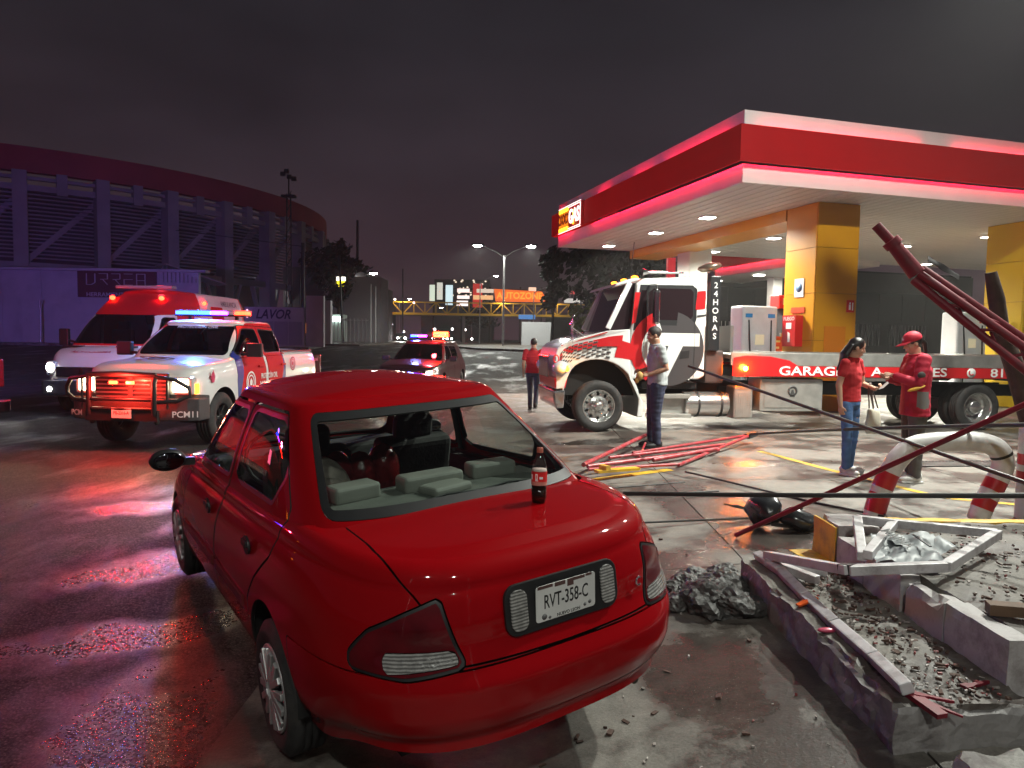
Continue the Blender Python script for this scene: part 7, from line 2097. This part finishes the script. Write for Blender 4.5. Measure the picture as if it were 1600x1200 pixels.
o = b.build('tree_stump', mat('trunk_bark', (.045, .025, .018), rough=.85, var=.4, vscale=12, bump=1.0, bscale=16)); tag(o, 'dark broken trunk with torn top standing in front of the yellow column', 'tree stump')
for v in o.data.vertices: v.co += noise.noise_vector(v.co*7)*.03

# hoop and post bollards
t = thing('hoop_bollard', 'white tubular hoop bollard with red bands, pushed over to one side', 'bollard')
gz = gh(3.4, 6.5)
path = []
ctrl = [(3.36, 6.53, gz - .05), (3.44, 6.53, gz + .26), (3.56, 6.52, gz + .52), (3.72, 6.51, gz + .66), (4.0, 6.50, gz + .70), (4.28, 6.50, gz + .70), (4.46, 6.50, gz + .64), (4.52, 6.50, gz + .50), (4.46, 6.50, gz + .32), (4.36, 6.50, gz + .12), (4.31, 6.50, gz - .05)]
for i in range(len(ctrl) - 1):                       # Catmull-Rom through the bends
    p0, p1, p2, p3 = [Vector(ctrl[max(0, min(len(ctrl)-1, i+k))]) for k in (-1, 0, 1, 2)]
    for u in np.linspace(0, 1, 7)[:-1]:
        path.append(.5*((2*p1) + (p2-p0)*u + (2*p0-5*p1+4*p2-p3)*u*u + (3*p1-p0-3*p2+p3)*u**3))
path.append(Vector(ctrl[-1]))
b = MB(); b.tube(path, .092, 20); b.build('hoop', BOLL_WHITE, t)
for rng_ in ((2, 5), (6, 9), (52, 55), (47, 50)):
    b = MB(); b.tube(path[rng_[0]:rng_[1]+1], .0945, 20, False); b.build('red_band', BOLL_RED, t)
b = MB(); b.tube(path[38:40], .0946, 20, False); b.build('seam', DARKMETAL, t)
x, y = 4.80, 6.50; z = gh(x, y); t = thing('post_bollard', 'straight white bollard with two red bands at the right edge', 'bollard', (x, y, z))
b = MB(); b.lathe([(.125, 0), (.125, .86), (.11, .93), (.06, .97), (.001, .98)], 24); b.build('post', BOLL_WHITE, t)
for z0 in (.34, .50):
    b = MB(); b.lathe([(.127, z0), (.127, z0 + .10)], 24); b.build('red_band', BOLL_RED, t)
# drain grating
x, y = 6.1, 9.5; z = gh(x, y); t = thing('drain_grating', 'steel drain grating set into the forecourt behind the hoop bollard', 'drain', (x, y, z + .006), .12)
b = MB()
for k in (-1, 1): b.box((0, k*.19, 0), (1.7, .03, .012))
for k in (-1, 1): b.box((k*.85, 0, 0), (.03, .40, .012))
b.build('grate_frame', DARKMETAL, t)
b = MB()
for k in range(34): b.box((-.82 + k*.05, 0, 0), (.014, .36, .01))
b.build('grate_bar', STEEL, t)['kind'] = 'stuff'

# cola bottle standing on the boot lid
def bottle():
    B0 = (.128, 3.17, 1.035)
    t = thing('cola_bottle', 'half full plastic cola bottle with red label standing on the boot lid', 'bottle', B0, -.35, rx=radians(-1.5))
    s = 1.0
    prof = [(.001, .004), (.022, .0), (.030, .006), (.0345, .03), (.0345, .075), (.033, .082), (.0345, .09), (.0345, .150), (.033, .165), (.026, .195), (.016, .218), (.0125, .228), (.0125, .236)]
    b = MB(); b.lathe(prof, 28); b.build('bottle_body', glass('pet', (.93, .95, .94), 1.45), t)
    b = MB(); b.lathe([(.001, .006), (.021, .004), (.029, .010), (.0333, .03), (.0333, .082), (.001, .082)], 28); b.build('drink', mat('cola', (.012, .004, .002), rough=.08), t)
    b = MB(); b.lathe([(.0354, .088), (.0354, .148)], 28); lb = b.build('label', mat('cola_label', (.62, .02, .02), rough=.35), t)
    b = MB(); b.lathe([(.0355, .088), (.0355, .104)], 28); b.build('label_base', mat('label_pale', (.50, .20, .16), rough=.4), lb)
    for a, w_, h_, z_, m in ((-pi/2 - .05, .010, .026, .127, WHITE_PRINT), (-pi/2 + .55, .016, .010, .122, WHITE_PRINT), (-pi/2 - .85, .008, .022, .125, WHITE_PRINT), (-pi/2 - .02, .014, .004, .110, WHITE_PRINT)):
        b = MB(); c = Vector((cos(a)*.0358, sin(a)*.0358, z_)); M = frame(c, (-sin(a), cos(a), 0), (0, 0, 1))
        if h_ == .026:
            b.prism([(-w_/2, -h_/2), (w_/2, -h_/2), (w_/2, h_/2), (-w_/2, h_/2)], -.001, .0006, M)
            b.build('label_mark', m, lb)
            b = MB(); b.prism([(-.002, -.008), (.002, -.008), (.002, .008), (-.002, .008)], .0007, .001, M); b.build('label_mark', mat('cola_label', (.62, .02, .02)), lb)
        else:
            b.prism([(-w_/2, -h_/2), (w_/2, -h_/2), (w_/2, h_/2), (-w_/2, h_/2)], -.001, .0006, M); b.build('label_mark', m, lb)
    b = MB(); b.lathe([(.0145, .232), (.0145, .252), (.012, .255), (.001, .255)], 20); b.build('cap', mat('cap_red', (.35, .08, .05), rough=.4), t)
    b = MB(); b.lathe([(.0335, .150), (.032, .160), (.001, .160)], 24); b.build('foam', mat('foam_pink', (.55, .42, .38), rough=.7), t)
bottle()

# ------------------------------------------------------------------ people
def remeshed(name, b, m, parent, voxel=.010, smooth=6):
    o = b.build(name, m, None)
    r = o.modifiers.new('r', 'REMESH'); r.mode = 'VOXEL'; r.voxel_size = voxel; r.use_smooth_shade = True
    s = o.modifiers.new('s', 'SMOOTH'); s.factor = .5; s.iterations = smooth
    COL.objects.unlink(o)
    me = baked(o); me.name = name
    me.materials.clear(); me.materials.append(m)
    for p in me.polygons: p.use_smooth = True
    n = bpy.data.objects.new(name, me); COL.objects.link(n); n.parent = parent
    return n

def folds(me, f, fz, amp):
    """soft cloth folds"""
    n = len(me.vertices); co = np.empty(n*3); no = np.empty(n*3)
    me.vertices.foreach_get('co', co); me.vertices.foreach_get('normal', no)
    d = np.array([noise.noise(Vector((co[3*i]*f, co[3*i+1]*f, co[3*i+2]*fz))) for i in range(n)]) * amp
    me.vertices.foreach_set('co', (co.reshape(-1, 3) + no.reshape(-1, 3) * d[:, None]).ravel()); me.update()

def loft(b, secs, n=20):
    """stack of horizontal ellipses (x, y, z, rx, ry)"""
    vs = []; 
    for (x, y, z, rx, ry) in secs:
        for k in range(n):
            a = 2*pi*k/n; vs.append((x + rx*cos(a), y + ry*sin(a), z))
    fs = [(i*n + k, i*n + (k+1) % n, (i+1)*n + (k+1) % n, (i+1)*n + k) for i in range(len(secs)-1) for k in range(n)]
    fs += [tuple(range(n-1, -1, -1)), tuple(range((len(secs)-1)*n, len(secs)*n))]
    b.add(vs, fs, True)

def limb(b, pts, rs, n=12):
    P = []; R = []
    for i in range(len(pts) - 1):
        for k in range(4):
            u = k / 4; P.append(Vector(pts[i]).lerp(Vector(pts[i+1]), u)); R.append(rs[i] + (rs[i+1]-rs[i])*u)
    P.append(Vector(pts[-1])); R.append(rs[-1])
    b.tube(P, R, n)
    b.ball(pts[0], rs[0], 12, 8); b.ball(pts[-1], rs[-1], 12, 8)

def hand(b, w, d, up, side, curl=.5, size=1.0):
    """palm and five fingers from the wrist w along d; up = back of the hand, side = thumb side"""
    d = Vector(d).normalized(); up = (Vector(up) - d*Vector(up).dot(d)).normalized(); sd = d.cross(up)
    if sd.dot(Vector(side)) < 0: sd = -sd
    w = Vector(w); s = size
    pc = w + d*.045*s
    R3 = Matrix((d, sd, up)).transposed()
    b.ball(pc, (.050*s, .038*s, .017*s), 12, 8, R3)
    for k, (o, L) in enumerate(((.028, .068), (.010, .076), (-.009, .070), (-.027, .055))):
        p0 = w + d*.060*s + sd*o*s; c = curl
        p1 = p0 + (d*cos(c*.6) - up*sin(c*.6))*L*.45*s; p2 = p1 + (d*cos(c*1.5) - up*sin(c*1.5))*L*.32*s; p3 = p2 + (d*cos(c*2.3) - up*sin(c*2.3))*L*.25*s
        b.tube([p0, p1, p2, p3], [.0098*s, .0092*s, .0086*s, .0070*s], 8)
    q0 = w + d*.020*s + sd*.026*s; q1 = q0 + (d*.7 + sd*.75 - up*.2).normalized()*.036*s; q2 = q1 + (d*.95 + sd*.2 - up*.35).normalized()*.032*s
    b.tube([q0, q1, q2], [.013*s, .0112*s, .0085*s], 8)

def head_mesh(b, c, H, yaw, pitch, neck):
    """skull, jaw, nose, ears as one mass; faces +x turned by yaw, tipped down by pitch"""
    R3 = Matrix.Rotation(yaw, 3, 'Z') @ Matrix.Rotation(pitch, 3, 'Y')
    c = Vector(c); s = H / 1.75
    def P(x, y, z): return c + R3 @ (Vector((x, y, z)) * s)
    b.ball(P(-.012, 0, .035), (.096*s, .075*s, .088*s), 20, 14, R3)
    b.ball(P(.022, 0, -.030), (.066*s, .060*s, .088*s), 18, 12, R3)
    b.ball(P(.046, 0, -.088), (.032*s, .032*s, .024*s), 12, 8, R3)
    b.tube([P(.082, 0, .012), P(.098, 0, -.020), P(.102, 0, -.034)], [.008*s, .011*s, .013*s], 8)
    b.ball(P(.084, 0, -.064), (.012*s, .024*s, .006*s), 10, 6, R3); b.ball(P(.082, 0, -.074), (.012*s, .020*s, .007*s), 10, 6, R3)
    for q in (-1, 1):
        b.ball(P(-.008, q*.074, -.010), (.020*s, .010*s, .032*s), 10, 8, R3)
        b.ball(P(.070, q*.034, .020), (.016*s, .018*s, .008*s), 8, 6, R3)
        b.ball(P(.058, q*.044, -.030), (.020*s, .016*s, .020*s), 8, 6, R3)
    b.tube([P(-.02, 0, -.05), Vector(neck)], [.056*s, .060*s], 12)
    return P, R3, s

def face_bits(t, P, R3, s, hairm):
    for q in (-1, 1):
        b = MB(); b.ball(P(.0795, q*.031, .004), (.008*s, .011*s, .006*s), 10, 6, R3); e_ = b.build('eye', mat('eye_white', (.55, .52, .48), rough=.2), t)
        b = MB(); b.ball(P(.086, q*.031, .004), (.003*s, .005*s, .005*s), 8, 6, R3); b.build('iris', mat('iris', (.015, .008, .005), rough=.1), e_)
        b = MB(); b.tube([P(.082, q*.016, .024), P(.085, q*.032, .030), P(.072, q*.050, .024)], .004*s, 6); b.build('eyebrow', hairm, t)
    b = MB(); b.ball(P(.0915, 0, -.069), (.006*s, .023*s, .0055*s), 12, 6, R3); b.build('mouth', mat('lips', (.20, .07, .06), rough=.45), t)

SKIN = mat('skin_tan', (.38, .20, .125), rough=.5, var=.08, vscale=10)
SKIN2 = mat('skin_light', (.48, .28, .19), rough=.5, var=.08, vscale=10)
HAIR = mat('hair_black', (.010, .008, .008), rough=.32, var=.5, vscale=40, bump=.4, bscale=80)
HAIR2 = mat('hair_short', (.025, .018, .016), rough=.6, bump=.6, bscale=120)

def person(label, loc, rz, H, pose, skin, hairm, top, trousers, shoe, style, build=1.0):
    t = thing('person', label, 'person', (loc[0], loc[1], gh(loc[0], loc[1])), rz)
    k = H / 1.75
    S = lambda v: Vector(v) * k
    J = {n: S(v) for n, v in pose.items()}
    lean = J['chest'] - J['pelvis']
    # --- body, one continuous surface
    b = MB()
    pe, ch, nk = J['pelvis'], J['chest'], J['neck']
    def sec(u, rx, ry, dx=0): p = pe.lerp(ch, u); return (p.x + dx*k, p.y, p.z, rx*k*build, ry*k*build)
    loft(b, [sec(-.22, .07, .10), sec(-.10, .105, .155), sec(.12, .112, .165), sec(.45, .100, .140), sec(.75, .112, .158), sec(1.0, .112, .172), sec(1.22, .085, .15), (nk.x, nk.y, nk.z, .058*k, .062*k)])
    P, R3, s = head_mesh(b, J['head'], H, pose.get('yaw', (0,))[0] if isinstance(pose.get('yaw'), tuple) else style.get('yaw', 0), style.get('pitch', 0), nk + Vector((0, 0, -.02)))
    for sd in ('l', 'r'):
        limb(b, [J['sh_'+sd], J['el_'+sd], J['wr_'+sd]], [.052*k*build, .040*k, .027*k])
        limb(b, [J['hip_'+sd], J['kn_'+sd], J['an_'+sd]], [.085*k*build, .058*k, .042*k])
        fd = style['foot_'+sd]; 
        b.ball(J['an_'+sd] + Vector((.05*k*cos(fd), .05*k*sin(fd), -.045*k)), (.11*k, .042*k, .035*k), 12, 8, Matrix.Rotation(fd, 3, 'Z'))
        hd = J['wr_'+sd] - J['el_'+sd]
        q = 1 if sd == 'l' else -1
        hdir, hup, hside, curl = style.get('hand_'+sd, (hd, (0, q, 0), (1, 0, 0), .6))
        hand(b, J['wr_'+sd], hdir, hup, hside, curl, k*.98)
    body = remeshed('body', b, skin, t, .0075, 4)
    face_bits(t, P, R3, s, hairm)
    # --- upper garment
    g = style['fit']
    b = MB()
    hem = style.get('hem', -.05)
    loft(b, [sec(hem, .118*g, .172*g), sec(hem + .18, .118*g, .166*g), sec(.45, .112*g, .152*g), sec(.75, .120*g, .166*g), sec(1.0, .120*g, .180*g), sec(1.20, .092*g, .158*g), (nk.x, nk.y, nk.z - .012*k, .066*k, .072*k)])
    for sd in ('l', 'r'):
        e_ = J['sh_'+sd].lerp(J['el_'+sd], style['sleeve']) if style['sleeve'] <= 1 else J['el_'+sd].lerp(J['wr_'+sd], style['sleeve'] - 1)
        if style['sleeve'] <= 1: limb(b, [J['sh_'+sd], e_], [.066*k*build*g, .058*k*g])
        else: limb(b, [J['sh_'+sd], J['el_'+sd], e_], [.064*k*build*g, .053*k*g, .042*k*g])
    sh = remeshed(style['top_name'], b, top, t, .009, 5)
    folds(sh.data, 9, 22, .006 * k)
    b = MB(); b.tube([nk + Vector((.070*k*cos(a), .074*k*sin(a), -.004*k + .014*k*(-cos(a)))) for a in np.linspace(0, 2*pi, 17)[:-1]], .013*k, 8, closed=True); b.build('collar', top if 'collar_m' not in style else style['collar_m'], sh)
    # --- trousers
    b = MB()
    loft(b, [sec(-.26, .09, .13), sec(-.12, .118, .168), sec(.10, .120, .168), sec(.16, .116, .162)])
    w_ = style.get('leg_w', 1.0)
    for sd in ('l', 'r'):
        cuff = J['kn_'+sd].lerp(J['an_'+sd], .97)
        limb(b, [J['hip_'+sd], J['kn_'+sd], cuff], [.096*k*build*w_, .068*k*w_, .056*k*w_])
    tr = remeshed('trousers', b, trousers, t, .009, 4)
    folds(tr.data, 10, 26, .006 * k)
    # --- shoes
    for sd in ('l', 'r'):
        fd = style['foot_'+sd]; a = J['an_'+sd]; Rz_ = Matrix.Rotation(fd, 3, 'Z')
        b = MB()
        b.ball(a + Rz_ @ S((.055, 0, -.040)), (.135*k, .050*k, .048*k), 16, 10, Rz_); b.ball(a + Rz_ @ S((-.02, 0, -.012)), (.062*k, .050*k, .062*k), 12, 8, Rz_)
        b.v = [(x, y, max(z, a.z - .080*k)) for x, y, z in b.v]
        so = b.build('shoe', shoe, t)
        b = MB(); b.box(a + Rz_ @ S((.050, 0, -.074)), (.26*k, .096*k, .020*k), M=Rz_); b.build('sole', style.get('sole_m', shoe), so, bevel=.006)
    return t, P, R3, s, J, k, sh

# pose space: x forward, y left, z up
STAND = dict(pelvis=(0, 0, .93), chest=(.0, 0, 1.30), neck=(.01, 0, 1.49), head=(.035, 0, 1.625),
    sh_l=(0, .185, 1.42), sh_r=(0, -.185, 1.42), el_l=(-.02, .23, 1.13), el_r=(-.02, -.23, 1.13), wr_l=(.03, .24, .88), wr_r=(.03, -.24, .88),
    hip_l=(0, .09, .90), hip_r=(0, -.09, .90), kn_l=(.01, .10, .49), kn_r=(.01, -.10, .49), an_l=(-.02, .10, .085), an_r=(-.02, -.10, .085))
SHIRT_GREY = mat('shirt_grey', (.33, .345, .35), rough=.85, var=.12, vscale=12, bump=.25, bscale=40)
NAVY = mat('trousers_navy', (.028, .032, .065), rough=.85, var=.2, vscale=12, bump=.2)
SHIRT_RED = mat('shirt_red', (.42, .010, .016), rough=.85, var=.12, vscale=12, bump=.2)
JACKET_RED = mat('jacket_red', (.40, .006, .030), rough=.8, var=.12, vscale=10, bump=.25, bscale=36)
DENIM = mat('denim_blue', (.07, .15, .33), rough=.85, var=.35, vscale=9, bump=.25, bscale=80)
TROUSER_GREY = mat('trousers_grey', (.085, .08, .075), rough=.85, var=.15, vscale=10)
SHOE_WHITE = mat('shoe_white', (.58, .58, .56), rough=.5, var=.15, vscale=20)
SHOE_BLACK = mat('shoe_black', (.015, .014, .014), rough=.5)

def short_hair(t, P, R3, s, m, cut=-.02):
    b = MB(); b.ball(P(-.018, 0, .042), (.099*s, .081*s, .090*s), 22, 14, R3)
    inv = R3.inverted(); c = P(0, 0, 0); v2 = []
    for p in b.v:
        q = inv @ (Vector(p) - c) / s
        if q.x > .045 and q.z < .075: q.x = min(q.x, .045 + (q.z + .02)*.25)
        if q.z < cut and q.x > -.05: q.z = cut
        v2.append(tuple(c + R3 @ (q * s)))
    b.v = v2; return b.build('hair', m, t)

def man_grey():
    p = dict(STAND); p.update(pelvis=(-.02, 0, .93), chest=(.0, 0, 1.30), head=(.055, 0, 1.615), neck=(.015, 0, 1.49),
        el_l=(-.07, .25, 1.15), wr_l=(.17, .22, 1.07), el_r=(.0, -.24, 1.14), wr_r=(.20, -.16, 1.10), kn_l=(.02, .09, .49), an_l=(-.01, .09, .085), kn_r=(.03, -.09, .49), an_r=(.02, -.10, .085))
    st = dict(fit=1.10, sleeve=.62, top_name='shirt', foot_l=.1, foot_r=-.1, yaw=0, pitch=.18, hand_l=((1, -.05, -.15), (0, .7, .7), (0, -.4, 1), .8), hand_r=((1, .1, -.1), (0, -.7, .7), (0, .4, 1), .8), leg_w=1.08)
    t, P, R3, s, J, k, sh = person('man in grey polo shirt and navy trousers standing beside the tow truck door', (2.17, 10.72), radians(184), 1.84, p, SKIN, HAIR2, SHIRT_GREY, NAVY, SHOE_BLACK, st, 1.08)
    short_hair(t, P, R3, s, HAIR2)
    b = MB(); b.ball(J['wr_l'] + Vector((.13, -.02, -.03)), (.055, .045, .07), 14, 10); b.ball(J['wr_l'] + Vector((.17, -.02, -.09)), (.035, .03, .05), 10, 8)
    o = b.build('work_glove', mat('glove_tan', (.40, .24, .07), rough=.8, var=.3, vscale=20, bump=.6), None); o.location = t.location; o.rotation_euler = t.rotation_euler
    tag(o, 'tan work glove held in the hand of the man in grey', 'glove')
def woman():
    p = dict(STAND); p.update(head=(.065, -.01, 1.612), neck=(.015, 0, 1.49), el_l=(.03, .235, 1.15), wr_l=(.235, .15, 1.10), el_r=(-.04, -.225, 1.14), wr_r=(.0, -.235, .88),
        an_l=(-.03, .095, .085), an_r=(.03, -.10, .085), kn_r=(.03, -.10, .49), sh_l=(0, .165, 1.42), sh_r=(0, -.165, 1.42))
    st = dict(fit=1.04, sleeve=.48, top_name='polo_shirt', foot_l=.35, foot_r=-.1, yaw=.62, pitch=.30, hand_l=((1, -.2, .35), (.3, .2, -1), (0, -1, .2), .9), leg_w=.92, hem=-.0)
    t, P, R3, s, J, k, sh = person('woman in red polo shirt and blue jeans looking at her phone, long black hair', (4.10, 8.62), radians(-52), 1.67, p, SKIN2, HAIR, SHIRT_RED, DENIM, SHOE_WHITE, st, .92)
    b = MB(); b.ball(P(-.020, 0, .040), (.101*s, .084*s, .092*s), 20, 12, R3)
    inv = R3.inverted(); c = P(0, 0, 0); v2 = []
    for q_ in b.v:
        q = inv @ (Vector(q_) - c) / s
        if q.x > .05 and q.z < .07: q.x = min(q.x, .05 + (q.z + .02)*.2)
        v2.append(tuple(c + R3 @ (q * s)))
    b.v = v2
    for k_ in range(9):
        a = radians(95 + k_*17); o0 = P(-.02 + .075*cos(a), .080*sin(a), .02)
        dn = P(-.05 + .085*cos(a), .100*sin(a), -.12); en = J['chest'] + Vector((-.06 + .12*cos(a)*.7, .155*sin(a), .06 - .05*abs(cos(a))))
        b.tube([o0, dn, en], [.030*s, .040*s, .022*s], 8)
    hr = b; remeshed('hair', hr, HAIR, t, .009, 3)
    T = Matrix.Translation(t.location) @ t.rotation_euler.to_matrix().to_4x4()
    hw = J['wr_l'] + Vector((.09, -.02, .02))
    b = MB(); b.box((0, 0, 0), (.075, .15, .009)); o = b.build('mobile_phone', mat('phone_white', (.6, .6, .58), rough=.25, emit=(1, .95, .85), estr=.4), None, bevel=.004)
    o.matrix_world = T @ Matrix.Translation(hw + Vector((.03, 0, .035))) @ Matrix.Rotation(-.7, 4, 'Y') @ Matrix.Rotation(1.3, 4, 'Z'); tag(o, 'pale mobile phone in the raised hand of the woman in jeans', 'phone')
    # canvas bag hanging from the forearm
    bag = thing('tote_bag', 'cream canvas tote bag hanging from the arm of the woman in jeans', 'bag', (0, 0, 0)); bag.matrix_world = T
    arm = J['el_l'].lerp(J['wr_l'], .62)
    b = MB(); cx_, cy_, cz_ = arm.x + .03, arm.y + .05, arm.z - .56
    secs = [(cx_, cy_, cz_, .055, .115), (cx_, cy_, cz_ + .02, .07, .135), (cx_, cy_, cz_ + .14, .065, .14), (cx_, cy_, cz_ + .28, .04, .13), (cx_, cy_, cz_ + .30, .03, .125)]
    loft(b, secs); b.build('bag_body', mat('canvas_cream', (.55, .52, .42), rough=.9, var=.12, vscale=8, bump=.4, bscale=30), bag)
    for dx in (-.025, .025):
        b = MB(); b.tube([(cx_ + dx, cy_ - .06, cz_ + .29), (arm.x + dx*.3, arm.y - .03, arm.z - .02), (arm.x + dx*.3, arm.y, arm.z + .05), (arm.x + dx*.3, arm.y + .035, arm.z - .02), (cx_ + dx, cy_ + .06, cz_ + .29)], .008, 6); b.build('strap', mat('strap_dark', (.07, .05, .045), rough=.7), bag)
def attendant():
    p = dict(STAND); p.update(head=(.060, 0, 1.605), neck=(.02, 0, 1.485), el_l=(.08, .27, 1.15), wr_l=(.30, .10, 1.24), el_r=(.06, -.27, 1.15), wr_r=(.29, -.09, 1.20),
        an_l=(.0, .10, .085), an_r=(-.04, -.12, .085))
    st = dict(fit=1.22, sleeve=1.82, top_name='jacket', foot_l=.2, foot_r=-.15, yaw=.05, pitch=.28, hem=-.42, leg_w=1.15,
        hand_l=((.75, -.6, .3), (.2, .3, 1), (1, .2, .6), .9), hand_r=((.8, .55, .1), (.1, -.3, -1), (1, 0, .5), .7))
    t, P, R3, s, J, k, sh = person('person in red work jacket and red cap with hands raised, facing the woman', (4.66, 8.22), radians(172), 1.74, p, SKIN2, HAIR, JACKET_RED, TROUSER_GREY, SHOE_WHITE, st, 1.05)
    short_hair(t, P, R3, s, HAIR, -.05)
    CAPR = mat('cap_cloth', (.48, .008, .03), rough=.7, bump=.2)
    b = MB(); b.ball(P(-.010, 0, .058), (.106*s, .088*s, .088*s), 22, 14, R3)
    inv = R3.inverted(); c = P(0, 0, 0); v2 = []
    for q_ in b.v:
        q = inv @ (Vector(q_) - c) / s; q.z = max(q.z, .032); v2.append(tuple(c + R3 @ (q * s)))
    b.v = v2; cp = b.build('cap', CAPR, t)
    b = MB(); n = 12; vs = []
    for i in range(n + 1):
        a = -1.25 + 2.5*i/n
        for r_, dz in ((.098, .036), (.185, .012)):
            vs.append(P(-.01 + r_*cos(a) if dz > .03 else .06 + .125*cos(a*.9), .088*sin(a) if dz > .03 else .082*sin(a), dz))
    m0 = len(vs); vs += [v_ + R3 @ Vector((0, 0, .006)) for v_ in vs]
    fs = [(2*i, 2*i+2, 2*i+3, 2*i+1) for i in range(n)] + [(m0+2*i, m0+2*i+1, m0+2*i+3, m0+2*i+2) for i in range(n)] + [(2*i+1, 2*i+3, m0+2*i+3, m0+2*i+1) for i in range(n)]
    b.add(vs, fs, True); b.build('peak', CAPR, cp)
    b = MB(); b.ball(P(.092, 0, .075), (.006*s, .022*s, .016*s), 10, 6, R3); b.build('cap_badge', WHITE_PRINT, cp)
    b = MB(); b.tube([P(-.10, 0, .03), P(-.135, 0, -.03), P(-.125, 0, -.12), P(-.11, 0, -.17)], [.024*s, .028*s, .022*s, .008*s], 8); b.build('ponytail', HAIR, t)
    # jacket panels: grey lower side, yellow flash, sleeve patch
    pe, ch = J['pelvis'], J['chest']
    GREYP = mat('jacket_grey', (.19, .185, .18), rough=.8)
    b = MB()
    for sg in (1,):
        rows = []
        for u in np.linspace(-.40, .36, 9):
            p_ = pe.lerp(ch, u); rx, ry = .146*k, .211*k
            a0 = radians(66); a1 = radians(128 if u < .1 else 118)
            rows.append([Vector((p_.x + rx*cos(a), p_.y + ry*sin(a), p_.z)) for a in np.linspace(a0, a1, 8)])
        vs = [q for r in rows for q in r]
        b.add(vs, [(i*8 + j, i*8 + j+1, (i+1)*8 + j+1, (i+1)*8 + j) for i in range(8) for j in range(7)], True)
    b.build('side_panel', GREYP, sh)
    m_ = J['sh_l'].lerp(J['el_l'], .62)
    b = MB(); b.ball(m_ + Vector((.015, .062*k, .0)), (.045, .022, .04), 12, 8); b.build('sleeve_patch', mat('patch_dark', (.06, .055, .05), rough=.7), sh)
    b = MB(); b.ball(J['el_l'] + Vector((.03, .02, -.045)), (.10, .045, .02), 12, 8, Matrix.Rotation(.35, 3, 'Y')); b.build('yellow_flash', mat('flash_yellow', (.6, .33, .03), rough=.6), sh)
def walker():
    p = dict(STAND); p.update(an_l=(.22, .09, .085), kn_l=(.17, .09, .50), an_r=(-.26, -.09, .16), kn_r=(-.02, -.09, .50), el_l=(-.06, .23, 1.14), wr_l=(-.02, .24, .90), el_r=(.04, -.23, 1.13), wr_r=(.14, -.22, .92))
    st = dict(fit=1.12, sleeve=.6, top_name='shirt', foot_l=0, foot_r=0, yaw=.1, pitch=.05)
    t, P, R3, s, J, k, sh = person('man in red shirt and jeans walking away in front of the tow truck', (.52, 17.6), radians(82), 1.78, p, SKIN, HAIR2, SHIRT_RED, mat('denim_dark', (.05, .06, .085), rough=.85, var=.2), SHOE_BLACK, st, 1.0)
    short_hair(t, P, R3, s, HAIR2)
man_grey(); woman(); attendant(); walker()

# ------------------------------------------------------------------ thin haze volume, added to stand in for lens glare
b = MB(); b.box((0, 200, 21), (700, 560, 45))
hz = b.build('haze'); tag(hz, kind='stuff')
hm = bpy.data.materials.new('haze'); hm.use_nodes = True; MATS['haze'] = hm
hm.node_tree.nodes.remove(hm.node_tree.nodes['Principled BSDF'])
pv = hm.node_tree.nodes.new('ShaderNodeVolumePrincipled'); pv.inputs['Density'].default_value = .0007; pv.inputs['Color'].default_value = (.9, .9, .9, 1)
pv.inputs['Anisotropy'].default_value = .3
hm.node_tree.links.new(pv.outputs[0], hm.node_tree.nodes['Material Output'].inputs['Volume'])
hz.data.materials.clear(); hz.data.materials.append(hm)
